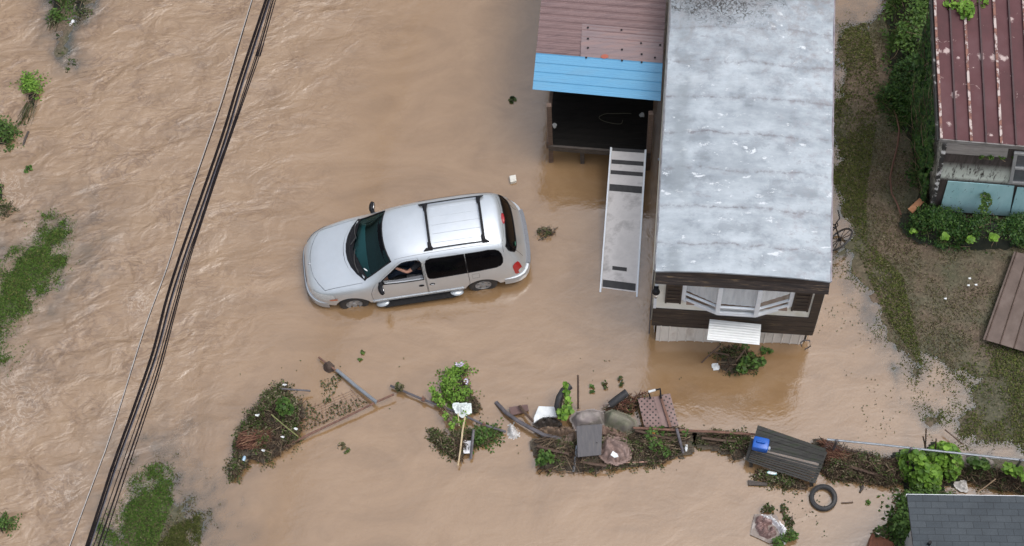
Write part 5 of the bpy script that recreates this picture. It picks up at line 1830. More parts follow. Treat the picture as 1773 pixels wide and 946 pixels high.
build_blades('stems', P[::22] - np.array((0, 0, .4)), np.tile((0, .1, 1.0), (len(P[::22]), 1)) + rng.normal(0, .2, (len(P[::22]), 3)), .7, .008, MAT['twig'], wi, tuple(wi.location))
cluster('roof_vine', 'bright green vine sprays hanging over the top of the maroon roof', 'vine', [(1672, 18, 14), (1648, 2, 16), (1700, 2, 12), (1676, 30, 6)], 4.35, 300, .10, 'leaf_bright', broad=True)
cluster('wall_vine', 'thin green vine climbing the middle of the teal shed wall', 'vine', [(1706, 340, 9), (1712, 322, 7), (1703, 360, 9), (1722, 318, 5), (1728, 310, 4), (1708, 350, 9)], 1.35, 260, .075, 'leaf_mid', zs=.05)
cluster('eave_vine', 'green vine trailing under the eave above the shed window', 'vine', [(1735, 268, 9), (1755, 266, 9), (1775, 262, 10), (1715, 272, 6), (1700, 274, 4), (1733, 256, 6)], 3.0, 330, .075, 'leaf_mid', zs=.05)
for u, v, lb in ((1636, 411, 'leftmost of three bright round weeds at the ivy edge'), (1680, 417, 'middle bright round weed at the ivy edge'), (1720, 413, 'rightmost of three bright round weeds at the ivy edge')):
    cluster('ground_weed', lb, 'weed', [(u, v, 6)], .75, 9, .13, 'leaf_bright', 'bright weeds at the ivy edge', True, zs=.04)
cluster('ground_weed', 'pale single leaf weed at the left end of the ivy bank', 'weed', [(1581, 402, 4)], .4, 5, .14, 'leaf_bright', None, True, zs=.03)

def tube_px(name, label, cat, pts, r, mat, group=None, n=8):
    P = [G(u, v, z) for u, v, z in pts]
    mb = MB()
    mb.tube(P, r, n)
    o = mb.build(name, MAT[mat] if isinstance(mat, str) else mat, origin=tuple(P[len(P) // 2]), smooth=True)
    return tag(o, label, cat, group)

def slab_px(name, label, cat, pts, th, mat, group=None, z=None, bevel=0.0):
    P = [G(*(p if len(p) == 3 else (*p, z))) for p in pts]
    c = sum(P, Vector()) / len(P)
    mb = MB()
    nrm = Vector((0, 0, 0))
    for i in range(len(P)): nrm += (P[i] - c).cross(P[(i + 1) % len(P)] - c)
    nrm.normalize()
    if nrm.z < 0:
        P.reverse()
        nrm = -nrm
    mb.slab(P, th, nrm=nrm)
    o = mb.build(name, MAT[mat] if isinstance(mat, str) else mat, origin=tuple(c), bevel=bevel)
    return tag(o, label, cat, group)

def crumple(name, label, cat, poly, H, mat, soft=.08, rough=.8, fs=7.0, z0=0.0, step=.022, ragged=.03, group=None, crease=.35):
    wp = world_poly(poly, z0 + H * .5)
    c = wp.mean(0)
    o = heap_core(name, wp, H, soft, MAT[mat] if isinstance(mat, str) else mat, None, (c[0], c[1], z0), z0=z0, rough=rough, fs=fs, step=step, ragged=ragged, crease=crease)
    return tag(o, label, cat, group)

tube_px('garden_hose', 'reddish brown garden hose snaking over the mud left of the ivy', 'hose', [(1541, 178, .3), (1552, 200, .3), (1557, 225, .32), (1554, 252, .3), (1546, 284, .3), (1541, 308, .28), (1544, 335, .28), (1553, 352, .28), (1560, 372, .28)], .020, M('hose_rubber', (.09, .04, .028), (.13, .06, .042), rough=.5))
slab_px('wood_offcut', 'orange wooden offcut on the mud at the shed corner', 'wood offcut', [(1572, 362, .42), (1592, 343, .50), (1600, 350, .50), (1580, 369, .42)], .04, M('orange_wood', (.36, .16, .07), (.42, .21, .11), scale=3, stretch=(1, 6, 1), rough=.7))
m = M('muddy_sheet', (.065, .042, .032), (.10, .068, .054), (.145, .108, .09), scale=2.2, lo=.3, hi=.72, rough=.62, bmp=.25)
a, b_, c_, d = G(1756, 436, .50), G(1840, 452, .52), G(1800, 616, .36), G(1702, 588, .34)
mb = MB()
mb.sheet(d, c_, b_, a, 120, 8, lambda s, t: .028 * max(0, 1 - abs(((s * 4 + .3) % 1) - .5) / .06) + .01 * math.sin(t * 9 + s * 7), .02)
tag(mb.build('metal_roof_sheet', m, origin=tuple((a + c_) / 2)), 'mud-brown ribbed metal roofing sheet lying on the bank', 'metal sheet')
for u, v, z, lb in ((1679, 482, .42, 'white curved shell of litter highest of a small group on the bank'), (1690, 493, .42, 'white litter scrap right of the small group on the bank'), (1677, 494, .42, 'pale litter scrap left of the small group on the bank'), (1637, 517, .36, 'tiny white litter scrap alone below the bank group')):
    slab_px('litter_scrap', lb, 'litter', [(u - 2.6, v - .8), (u + 2, v - 1.4), (u + 2.4, v + 1.4), (u - 1.4, v + 1.3)], .015, 'white_plastic', 'white litter scraps on the bank', z=z + .03)

# ------------------------------------------------------------------ slate roofed house at the lower right
m, nt, b = new_mat('grey_shingles')
SL_A = G(1570, 857, 2.6)
SL_B = G(1850, 861, 2.6)
ang = math.atan2(SL_B.y - SL_A.y, SL_B.x - SL_A.x)
v = coords(nt)
br = nt.nodes.new('ShaderNodeTexBrick')
br.inputs['Scale'].default_value = 1.0
br.inputs['Brick Width'].default_value = .30
br.inputs['Row Height'].default_value = .145
br.inputs['Mortar Size'].default_value = .007
br.inputs['Mortar Smooth'].default_value = .2
br.inputs['Color1'].default_value = (.038, .047, .055, 1)
br.inputs['Color2'].default_value = (.050, .060, .068, 1)
br.inputs['Mortar'].default_value = (.022, .027, .032, 1)
nt.links.new(v, br.inputs['Vector'])
n1 = noise_node(nt, v, 60, 3, .7)
n2 = noise_node(nt, v, 1.5, 5, .6)
c = mix_node(nt, 1.0, br.outputs['Color'], ramp_node(nt, n1, [(.3, (.72, .72, .72)), (.7, (1.25, 1.25, 1.25))]), 'MULTIPLY')
c = mix_node(nt, 1.0, c, ramp_node(nt, n2, [(.35, (.85, .85, .85)), (.65, (1.12, 1.12, 1.12))]), 'MULTIPLY')
nt.links.new(c, b.inputs['Base Color'])
b.inputs['Roughness'].default_value = .8
bump(nt, b, br.outputs['Fac'], -.4, .02)
MAT['shingle'] = m
cot = root('shingled_house', SL_A, 'small house with dark blue-grey shingle roof behind a leafy hedge', 'house', rz=ang)
W_ = 4.6
vdir = rotz(-ang) @ (G(1584, 960, 2.95) - SL_A)
vdir = Vector((0.0, vdir.y, vdir.z)) * 3.2
mb = MB()
rows = 26
vs, fs = [], []
for k in range(rows):
    t0, t1 = k / rows, (k + 1) / rows
    p0, p1 = vdir * t0, vdir * t1
    zz = Vector((0, 0, .022))
    vs += [p0 + zz, p0 + zz + Vector((W_, 0, 0)), p1 + Vector((W_, 0, .004)), p1 + Vector((0, 0, .004)), p0 + Vector((0, 0, -.05)), p0 + Vector((W_, 0, -.05)), p1 + Vector((W_, 0, -.05)), p1 + Vector((0, 0, -.05))]
    q = k * 8
    fs += [(q + 3, q + 2, q + 1, q), (q, q + 1, q + 5, q + 4), (q + 1, q + 2, q + 6, q + 5), (q + 3, q, q + 4, q + 7), (q + 4, q + 5, q + 6, q + 7)]
mb.add(vs, fs)
mb.build('roof', MAT['shingle'], cot)
mb = MB()
mb.box((W_ / 2, vdir.y / 2 - .1, .9 - 2.6), (W_ - .5, abs(vdir.y) - .5, 3.3))
mb.build('wall', M('grey_siding', (.30, .31, .31), (.38, .39, .39), scale=3, stretch=(1, 1, 8), rough=.7), cot)
mb = MB()
mb.beam((0, .02, -.10), (W_, .02, -.10), .03, .10)
mb.build('eave_board', MAT['white_frame'], cot)
mb = MB()
mb.lathe([(0, .12), (.035, .12), (.035, -.1)], 10, Matrix.Translation(vdir * .26 + Vector((.30, 0, .03))))
mb.build('vent_pipe', MAT['black_plastic'], cot)
heap('leafy_hedge', 'glossy large-leaved ivy hedge along the left edge of the shingle roof', 'hedge',
     [(1548, 880), (1566, 862), (1590, 862), (1600, 900), (1610, 990), (1560, 990), (1540, 940), (1543, 905)], H=1.2, soft=.3, nleaf=2600, ntwig=60, lsize=.115, lmat='leaf_mid', core='core', z0=.0)
heap('ivy_strip', 'green ivy strip along the upper eave of the shingle roof', 'ivy',
     [(1560, 850), (1600, 842), (1645, 850), (1650, 860), (1600, 866), (1560, 868)], H=.7, soft=.2, nleaf=1300, ntwig=40, lsize=.085, lmat='leaf_mid', core='core', z0=.05)
slab_px('rusty_tank', 'rust-brown steel tank half sunk beside the hedge at the bottom edge', 'tank', [(1510, 921, .42), (1548, 939, .42), (1556, 985, .42), (1494, 985, .42)], .8, M('rust_sheet', (.13, .045, .025), (.24, .09, .045), (.09, .035, .025), scale=4, stretch=(4, 1, 1), lo=.3, hi=.7, rough=.75, bmp=.4), bevel=.03)
cluster('sprig', 'grey-green sprig resting on the rusty tank', 'sprig', [(1518, 922, 8), (1528, 926, 5)], .46, 26, .09, 'leaf_dark')

# ------------------------------------------------------------------ chain-link fence, standing run
def mesh_panel(mb, p, q, z0, z1, pitch=.13, r=.0015):
    """Woven diamond wire between two ground points."""
    p, q = Vector((p.x, p.y, 0)), Vector((q.x, q.y, 0))
    L = (q - p).length
    d = (q - p) / L
    H = z1 - z0
    n = int((L + H) / pitch)
    for k in range(n):
        for sgn in (1, -1):
            a = k * pitch - (H if sgn > 0 else 0)
            s0, s1 = (a, a + H) if sgn > 0 else (a, a - H)
            za, zb = z0, z1
            lo, hi = min(s0, s1), max(s0, s1)
            def zat(s): return za + (zb - za) * (s - s0) / (s1 - s0)
            l2, h2 = max(lo, 0), min(hi, L)
            if h2 - l2 < .02: continue
            A, B = p + d * l2, p + d * h2
            mb.tube([Vector((A.x, A.y, zat(l2))), Vector((B.x, B.y, zat(h2)))], r, 3, cap=False)
RZ_ = 1.0
f0, f1, f2 = G(1432, 761, RZ_), G(1604, 779, RZ_), G(1900, 811, RZ_)
fence = root('chain_link_fence', Vector((f0.x, f0.y, 0)), 'standing galvanised chain-link fence run with rail above the muddy driftwood bank', 'fence')
FO = (f0.x, f0.y, 0)
mb = MB()
mb.tube([f0, f0.lerp(f1, .5) + Vector((0, 0, .02)), f1, f1.lerp(f2, .5), f2], .024, 8)
mb.build('top_rail', MAT['galv'], fence, origin=FO, smooth=True)
mb = MB()
mesh_panel(mb, f0, f1, .05, RZ_ - .01)
mesh_panel(mb, f1, f2, .05, RZ_ - .01)
mb.build('wire_mesh', MAT['galv'], fence, origin=FO)
for u, v in ((1449, 763), (1578, 777), (1768, 797)):
    p = G(u, v, RZ_ + .04)
    mb = MB()
    mb.tube([p, Vector((p.x, p.y, -.5))], .028, 8)
    mb.lathe([(0, .03), (.03, .02), (.036, -.03)], 10, Matrix.Translation(p))
    mb.build('post', MAT['dark_pipe'], fence, origin=FO, smooth=True)
tube_px('rusty_fence_rail', 'rust-brown fence rail running from the perforated panel to the upturned bench', 'fence rail', [(1096, 741, .35), (1170, 745, .4), (1240, 748, .42), (1300, 752, .45), (1330, 755, .45)], .028, 'rust_pipe')
# flattened runs on the left
tube_px('rusty_fence_rail', 'long rusty rail slanting up from the big debris heap', 'fence rail', [(490, 775, .10), (540, 750, .14), (600, 722, .18), (650, 697, .22), (682, 683, .24)], .026, 'rust_pipe')
gp = tube_px('gate_post', 'silver galvanised pipe slanting across floodwater towards the rusty rail', 'pipe', [(583, 641, .10), (615, 668, .15), (652, 697, .24)], .042, 'galv')
tube_px('thin_rail', 'thin dark rail crossing behind the green bush with rust joints', 'fence rail', [(676, 668, .12), (733, 692, .16), (800, 718, .2), (838, 736, .2), (876, 748, .12)], .027, 'dark_pipe')
for u, v, lb in ((733, 692, 'rusty clamp on the thin rail left of the green bush'), (838, 737, 'rusty clamp on the thin rail right of the green bush')):
    p = G(u, v, .18)
    mb = MB()
    mb.lathe([(.028, -.04), (.05, -.035), (.05, .035), (.028, .04)], 10, Matrix.Translation(p) @ Matrix.Rotation(R_(90), 4, 'Y') @ Matrix.Rotation(R_(25), 4, 'X'))
    mb.box(p + Vector((0, .03, .05)), (.03, .06, .05))
    tag(mb.build('pipe_clamp', MAT['rust_pipe'], origin=tuple(p)), lb, 'pipe clamp')
mb = MB()
p0, p1 = G(500, 762, .04), G(665, 688, .10)
p2, p3 = G(655, 690, .02), G(520, 672, .0)
q0, q1, q2, q3 = G(515, 752, .05), G(640, 698, .07), G(600, 662, .012), G(530, 690, .015)
for k in range(18):
    t = k / 17
    a = q0.lerp(q1, t)
    e = q3.lerp(q2, t)
    mb.tube([a, a.lerp(e, .33) + Vector((.01 * math.sin(k), 0, -.01)), a.lerp(e, .56 + .2 * math.sin(k * 2.1))], .0035, 3, cap=False)
    a2 = q0.lerp(q3, t * .7)
    e2 = q1.lerp(q2, t * .7)
    if k % 2 == 0: mb.tube([a2, a2.lerp(e2, .5) + Vector((0, 0, -.03)), e2], .003, 3, cap=False)
tag(mb.build('fallen_wire_mesh', MAT['rust_pipe'], origin=tuple(q0)), 'fallen rusty chain-link mesh half sunk between the heap and the rusty rail', 'wire mesh')
P = Gn(inpoly([(515, 752), (640, 700), (625, 690), (560, 700), (555, 660), (600, 640), (590, 660), (560, 720), (530, 690)], 420), .03)
lit = build_leaves('mesh_litter', P, np.tile([0, 0, 1.0], (420, 1)), .055, MAT['leaf_dark'], aspect=.5)
tag(lit, kind='stuff')
c = G(567, 631, .12)
gs = root('clogged_stake', c, 'brown square clod caught on a stick above the silver pipe', 'stake')
mb = MB()
mb.tube([G(552, 619, .1), G(567, 631, .15), G(588, 646, .08)], .022, 6)
mb.build('stick', MAT['rust_pipe'], gs, origin=c)
wp = world_poly([(557, 629), (569, 620), (580, 629), (577, 640), (567, 643), (558, 638)], .15)
heap_core('clod', wp, .26, .05, M('brown_clod', (.05, .032, .025), (.10, .07, .055), scale=12, rough=.9, bmp=.6), gs, c, z0=0, step=.03, fs=6, ragged=.02)

# ------------------------------------------------------------------ debris heaps
HEAP = [(492, 660), (503, 690), (525, 690), (527, 715), (512, 740), (515, 762), (480, 785), (455, 798), (430, 790), (425, 806), (412, 815), (402, 830), (394, 818), (402, 790), (405, 762), (418, 728), (440, 700), (470, 668)]
heap('debris_heap', 'large dark heap of leaves, reeds and branches against the flattened fence', 'debris heap', HEAP, H=.6, soft=.3, nleaf=3600, ntwig=1300, lsize=.075, lmat='leaf_heap')
heap('reed_bundle', 'reddish brown dead reeds fanned over the large debris heap', 'reeds', [(415, 752), (440, 738), (470, 742), (468, 762), (440, 775), (412, 772)], H=.30, soft=.2, nleaf=0, ntwig=520, twigmat='reed', z0=.36, twl=(.3, .8), tdir=18)
cluster('green_spray', 'fresh green leaves on top right of the large debris heap', 'foliage', [(492, 702, 12), (500, 710, 9), (486, 712, 7)], .75, 150, .10, 'leaf_mid')
tube_px('dark_stake', 'dark stake sticking out right from the top of the large heap', 'stake', [(484, 673, .35), (510, 675, .3), (537, 677, .2)], .022, 'dark_pipe')
tube_px('long_stalk', 'long yellow-green stalk lying diagonally across the large heap', 'stalk', [(470, 718, .85), (492, 737, .8), (516, 756, .5)], .012, M('green_stalk', (.14, .17, .05), (.2, .2, .08), rough=.6))
for k, (u, v, z, lb) in enumerate(((492, 666, .5, 'crumpled white foil at the tip of the large heap'), (490, 757, .6, 'torn white plastic strips near the right edge of the large heap'), (446, 719, .8, 'curved white scrap on the upper middle of the large heap'), (456, 780, .45, 'small white scrap low on the large heap'), (512, 743, .4, 'pale strip at the right edge of the large heap'))):
    pts = [(u + 4.5 * math.cos(t) * random.uniform(.4, 1.3), v + 2.4 * math.sin(t) * random.uniform(.5, 1.2), z + .06 + random.uniform(-.03, .03)) for t in np.linspace(0, 2 * math.pi, 7, endpoint=False)]
    slab_px('plastic_scrap', lb, 'plastic scrap', pts, .012, 'white_plastic', 'white scraps on the debris heap')
tube_px('blue_bottle', 'small pale blue bottle at the lower left of the large heap', 'bottle', [(421, 798, .25), (423, 793, .26), (424, 789, .26)], [.035, .04, .018], M('blue_plastic', (.30, .45, .58), (.26, .4, .52), rough=.3))
px5 = lambda L: [(380 + u / 3.546, 600 + v / 3.546) for u, v in L]
px6 = lambda L: [(850 + u / 4.666, 640 + v / 4.666) for u, v in L]
px7 = lambda L: [(1220 + u / 3.206, 700 + v / 3.206) for u, v in L]
# bush caught on the thin rail
BUSH = px5([(1380, 125), (1420, 145), (1470, 105), (1510, 125), (1500, 180), (1545, 230), (1540, 310), (1500, 345), (1440, 350), (1400, 330), (1370, 290), (1355, 230), (1400, 190)])
heap('green_bush', 'uprooted bright green bush caught over the thin rail', 'bush', BUSH, H=.45, soft=.2, nleaf=1500, ntwig=90, lsize=.07, lmat='leaf_bright', core='core')
cluster('side_sprig', 'narrow green shoots left of the uprooted bush', 'shoots', [(749, 676, 6), (755, 688, 8), (764, 700, 7), (772, 722, 6), (782, 740, 6), (790, 728, 6), (800, 735, 6), (805, 720, 6)], .22, 330, .075, 'leaf_bright')
cluster('purple_flowers', 'small mauve flowers at the top right of the uprooted bush', 'flowers', [(808, 662, 5), (797, 632, 5), (792, 634, 3)], .45, 30, .06, 'mauve') if 'mauve' in MAT else None
heap('weed_drift', 'brown weed drift left below the uprooted bush', 'weed drift', px5([(1280, 505), (1330, 520), (1390, 560), (1450, 520), (1540, 520), (1520, 600), (1490, 700), (1450, 695), (1400, 640), (1330, 610)]), H=.28, soft=.15, nleaf=900, ntwig=330, lsize=.07, lmat='leaf_heap')
heap('weed_drift', 'greener weed drift right below the uprooted bush', 'weed drift', px5([(1550, 520), (1620, 510), (1715, 505), (1690, 560), (1640, 600), (1560, 610)]), H=.22, soft=.15, nleaf=700, ntwig=120, lsize=.08, lmat='leaf_mid')
heap('twig_tangle', 'brown twig tangle at the right side of the uprooted bush', 'twigs', px5([(1500, 320), (1570, 310), (1600, 370), (1570, 410), (1530, 400)]), H=.25, soft=.1, nleaf=120, ntwig=220, lmat='leaf_heap', twl=(.1, .4))
tube_px('pale_stick', 'long pale stick standing out through the uprooted bush', 'stick', [(805, 722, .4), (801, 745, .38), (797, 780, .3), (793, 806, .15)], .020, M('pale_wood', (.40, .30, .18), (.5, .4, .25), rough=.7))
tube_px('pale_stick', 'thin pale stalk left of the white bag', 'stalk', [(793, 716, .35), (795, 738, .3)], .012, M('pale_wood', (.40, .34, .2), (.5, .42, .25), rough=.7))
tube_px('grey_pipe', 'short grey pipe standing right of the pale stick', 'pipe', [(820, 744, .35), (818, 765, .3), (815, 795, .1)], .032, 'dark_pipe')
crumple('plastic_bag', 'pale translucent-looking bag draped over the thin rail', 'plastic bag', px5([(1440, 350), (1530, 345), (1535, 385), (1490, 415), (1465, 400)]), .16, M('grey_white_plastic', (.50, .55, .53), (.66, .70, .68), scale=8, rough=.35, bmp=.5), z0=.38)
crumple('plastic_carton', 'crushed white and dark carton below the uprooted bush', 'carton', px5([(1508, 580), (1532, 582), (1534, 630), (1510, 634)]), .16, M('scuffed_white', (.66, .66, .68), (.06, .06, .06), scale=9, lo=.5, hi=.6, rough=.5), z0=.22)
crumple('red_scrap', 'small red scrap beside the pale bag near the hose end', 'scrap', [(862, 756), (870, 755), (872, 760), (864, 761)], .10, M('red_scrap', (.45, .03, .03), (.35, .03, .03), rough=.5))

# middle debris
MID = px6([(360, 700), (420, 620), (500, 560), (640, 560), (900, 480), (1180, 500), (1500, 470), (1620, 480), (1590, 600), (1520, 690), (1350, 770), (1060, 790), (830, 835), (560, 825), (380, 825)])
heap('debris_bank', 'low bank of muddy weeds and leaves under the furniture debris', 'debris heap', MID, H=.24, soft=.15, nleaf=1500, ntwig=1100, lsize=.07, lmat='leaf_heap')
cluster('green_spray', 'green leaves on the right half of the middle debris bank', 'foliage', [(1128, 755, 13), (1140, 772, 12), (1145, 748, 8), (1155, 785, 7), (1186, 752, 6), (1130, 775, 8)], .26, 260, .09, 'leaf_mid')
cluster('green_spray', 'green leaves at the left tip of the middle debris bank', 'foliage', [(943, 790, 11), (936, 800, 9), (952, 795, 8)], .22, 150, .09, 'leaf_mid')
tube_px('black_edging', 'long curved black edging strip reaching out left of the middle debris', 'edging strip', [(859, 697, .02), (876, 715, .12), (895, 728, .2), (916, 740, .22), (942, 753.6, .24), (972, 760, .22)], .045, 'dark_pipe')
slab_px('brown_board', 'brown square board beside the end of the curved edging strip', 'board', px6([(145, 305), (295, 282), (305, 330), (250, 350), (165, 370)]), .05, M('painted_brown', (.09, .045, .04), (.12, .065, .055), rough=.5), z=.12)
tube_px('wood_stake', 'brown stake resting on the brown square board', 'stake', [(899, 703, .2), (911, 717, .26), (923, 730, .3)], .032, 'brownwood', n=4)
slab_px('foam_board', 'torn white foam board left of the black pipe arc', 'foam board', px6([(385, 295), (530, 300), (535, 380), (420, 385), (345, 430), (345, 390)]), .08, 'white_plastic', z=.22, bevel=.012)
tube_px('pipe_arc', 'thick black pipe bent into an arc standing from the debris', 'pipe', [(987, 668, .55), (976, 677, .55), (969, 689, .5), (966, 703, .42), (969, 715, .3), (975, 724, .2)], .085, 'rubber', n=12)
cluster('creeper', 'green creeper leaves wound along the black pipe arc', 'creeper', [(979, 670, 5), (982, 684, 6), (984, 697, 6), (981, 708, 7), (975, 718, 9), (986, 713, 6)], .58, 150, .095, 'leaf_bright', broad=True)
tube_px('thin_stake', 'thin brown stake standing upright right of the black pipe arc', 'stake', [(1000.7, 650, .9), (1001, 680, .5), (1001, 708, .1)], .022, 'brownwood', n=6)
MAT['moss_purple'] = M('mouldy_cushion', (.20, .17, .175), (.27, .235, .22), (.12, .115, .09), scale=3.5, lo=.3, hi=.7, rough=.85, bmp=.4)
MAT['moss_green'] = M('mossy_cushion', (.10, .115, .07), (.18, .17, .125), (.15, .13, .12), scale=3.5, lo=.3, hi=.7, rough=.85, bmp=.4)
crumple('sofa_cushion', 'mouldy purple-grey cushion on the middle debris', 'cushion', px6([(650, 370), (700, 325), (800, 305), (910, 320), (915, 420), (800, 445), (690, 450)]), .34, 'moss_purple', soft=.07, rough=.15, fs=3, z0=.22, crease=.10)
crumple('sofa_cushion', 'mossy green-grey cushion on the middle debris', 'cushion', px6([(915, 330), (980, 310), (1100, 350), (1165, 400), (1175, 460), (1100, 490), (1000, 450), (920, 430)]), .36, 'moss_green', soft=.08, rough=.15, fs=3, z0=.22, crease=.10)
crumple('rotten_log', 'dark rotten timber at the left of the debris under the foam board', 'timber', px6([(350, 420), (400, 380), (500, 370), (560, 420), (540, 440), (380, 445)]), .26, 'darkwood', soft=.05, z0=.12, fs=10)
crumple('split_log', 'tan split log below the dark rotten timber', 'log', px6([(355, 470), (420, 448), (560, 445), (690, 465), (670, 520), (560, 520), (430, 510)]), .28, M('tan_rot', (.30, .21, .13), (.15, .10, .07), (.24, .17, .12), scale=4, stretch=(.8, 5, 1), lo=.3, hi=.7, rough=.85, bmp=.6), soft=.06, z0=.12, fs=9)
crumple('mud_cloth', 'brown muddy cloth between the split log and the dark square panel', 'cloth', px6([(520, 540), (600, 500), (690, 480), (690, 600), (640, 660), (560, 640), (500, 590)]), .2, M('mud_cloth', (.12, .085, .065), (.19, .14, .11), scale=6, rough=.9, bmp=.5), z0=.12, fs=6)
slab_px('roof_panel_scrap', 'flat dark grey square panel lying on top of the debris', 'panel', [(998, 737.5, .60), (1043, 734, .62), (1041, 788, .46), (1000, 792, .44)], .07, M('tar_board', (.07, .067, .07), (.095, .09, .095), (.12, .11, .10), scale=3, stretch=(6, 1, 1), lo=.3, hi=.75, rough=.75, bmp=.3), bevel=.01)
crumple('muddy_sack', 'crumpled pinkish brown sack right of the dark square panel', 'sack', px6([(905, 540), (950, 520), (1090, 550), (1140, 620), (1110, 690), (1020, 735), (950, 715), (895, 670)]), .34, M('sack_cloth', (.30, .21, .185), (.19, .13, .11), (.37, .27, .245), scale=5, lo=.3, hi=.7, rough=.85, bmp=.5), soft=.1, rough=.3, fs=5, z0=.32, crease=.25)
crumple('mud_cloth', 'flat brown cloth under the mossy green cushion', 'cloth', px6([(905, 450), (1000, 480), (1090, 530), (1060, 550), (950, 530), (905, 535)]), .14, M('brown_cloth', (.20, .13, .10), (.14, .09, .07), scale=6, rough=.9, bmp=.5), z0=.24, fs=6)
slab_px('paper_sheet', 'torn white paper lying on the muddy sack', 'paper', [(1057, 788, .55), (1061, 781, .57), (1069, 786, .56), (1071, 791, .54), (1064, 793, .53)], .012, 'white_plastic')
# perforated panel with dot pattern in its own plane
m, nt, b = new_mat('perforated_metal')
v = coords(nt)
vo = nt.nodes.new('ShaderNodeVectorMath')
vo.operation = 'SCALE'
vo.inputs['Scale'].default_value = 1 / .085
mp = nt.nodes.new('ShaderNodeMapping')
mp.inputs['Rotation'].default_value = (0, 0, R_(45))
nt.links.new(v, mp.inputs[0])
nt.links.new(mp.outputs[0], vo.inputs[0])
fr_ = nt.nodes.new('ShaderNodeVectorMath')
fr_.operation = 'FRACTION'
nt.links.new(vo.outputs[0], fr_.inputs[0])
sb = nt.nodes.new('ShaderNodeVectorMath')
sb.operation = 'SUBTRACT'
sb.inputs[1].default_value = (.5, .5, .5)
nt.links.new(fr_.outputs[0], sb.inputs[0])
ml = nt.nodes.new('ShaderNodeVectorMath')
ml.operation = 'MULTIPLY'
ml.inputs[1].default_value = (1, 1, 0)
nt.links.new(sb.outputs[0], ml.inputs[0])
ln = nt.nodes.new('ShaderNodeVectorMath')
ln.operation = 'LENGTH'
nt.links.new(ml.outputs[0], ln.inputs[0])
hole = math_node(nt, 'LESS_THAN', ln.outputs['Value'], .23)
c = ramp_node(nt, noise_node(nt, v, 4, 6), [(.35, (.165, .10, .09)), (.65, (.22, .145, .13))])
nt.links.new(mix_node(nt, hole, c, (.015, .011, .010)), b.inputs['Base Color'])
b.inputs['Roughness'].default_value = .6
MAT['perf'] = m
MAT['panel_brown'] = M('brown_painted_metal', (.165, .10, .09), (.22, .145, .13), scale=4, rough=.6)
def local_panel(name, P, th, mat, parent):
    """Flat quad with its own local axes (x along the first edge), child of parent."""
    ex = (P[1] - P[0]).normalized()
    nz_ = ex.cross(P[3] - P[0]).normalized()
    ey = nz_.cross(ex)
    Mx = Matrix(((ex.x, ey.x, nz_.x), (ex.y, ey.y, nz_.y), (ex.z, ey.z, nz_.z)))
    c_ = sum(P, Vector()) / len(P)
    mb = MB()
    mb.slab([Mx.transposed() @ (p - c_) for p in P], th, nrm=Vector((0, 0, 1)))
    o = mb.build(name, mat, parent)
    o.matrix_local = Matrix.Translation(c_ - parent.location) @ Mx.to_4x4()
    return o
pc_ = G(1135, 712, .3)
pf = root('perforated_bench', pc_, 'rusty pink-brown perforated metal bench seat lying among debris', 'bench')
Q = lambda L, z: [G(u, v, zz) for (u, v), zz in zip(px6(L), z)]
local_panel('seat_panel', Q([(1240, 465), (1400, 465), (1320, 222), (1185, 232)], (.24, .26, .38, .34)), .025, MAT['perf'], pf)
local_panel('seat_panel', Q([(1462, 465), (1515, 450), (1448, 193), (1372, 205)], (.26, .24, .40, .40)), .025, MAT['perf'], pf)
local_panel('plain_panel', Q([(1384, 465), (1442, 465), (1366, 212), (1312, 220)], (.265, .265, .405, .395)), .025, MAT['panel_brown'], pf)
mb = MB()
a, e = Q([(1366, 205), (1450, 468)], (.44, .30))
mb.beam(a, e, .05, .05)
mb.build('frame_bar', MAT['rust_pipe'], pf, origin=pc_)
mb = MB()
mb.tube([G(1126, 690, .42), G(1123, 679, .55), G(1143, 673.5, .58), G(1144.5, 690, .45)], .022, 6)
mb.build('leg_frame', MAT['black_plastic'], pf, origin=pc_)
mb = MB()
mb.tube([G(1123, 678.6, .585), G(1135, 675.2, .60)], .026, 6)
mb.build('leg_cap', MAT['white_plastic'], pf, origin=pc_)
tube_px('black_pipe', 'short thick black pipe leaning above the mossy cushion', 'pipe', [(1057, 701, .35), (1071, 690, .45), (1086, 679, .5)], .085, 'rubber', n=12)
heap('branch_pile', 'bundle of pale brown branches between the black pipe and the perforated bench', 'branches', [(1040, 708), (1060, 697), (1098, 683), (1122, 678), (1116, 692), (1098, 712), (1070, 712)], H=.35, soft=.12, nleaf=60, ntwig=170, twl=(.3, .9), lmat='leaf_heap', twigmat='reed')
for nm_, lb_, pl_, nt_, td_ in (('branch_pile', 'muddy branches lying between the split log and the debris bank', [(925, 762), (960, 752), (998, 762), (998, 790), (955, 790), (930, 780)], 130, 12),
                             ('branch_pile', 'muddy branches under the right half of the debris bank', [(1085, 742), (1160, 742), (1200, 752), (1195, 775), (1120, 790), (1090, 775)], 170, 170),
                             ('branch_pile', 'muddy branches along the rusty rail left of the bench', [(1205, 750), (1290, 752), (1296, 775), (1250, 772), (1208, 764)], 110, 178)):
    heap(nm_, lb_, 'branches', pl_, H=.2, soft=.15, nleaf=0, ntwig=nt_, z0=.14, twl=(.3, 1.0), tdir=td_)
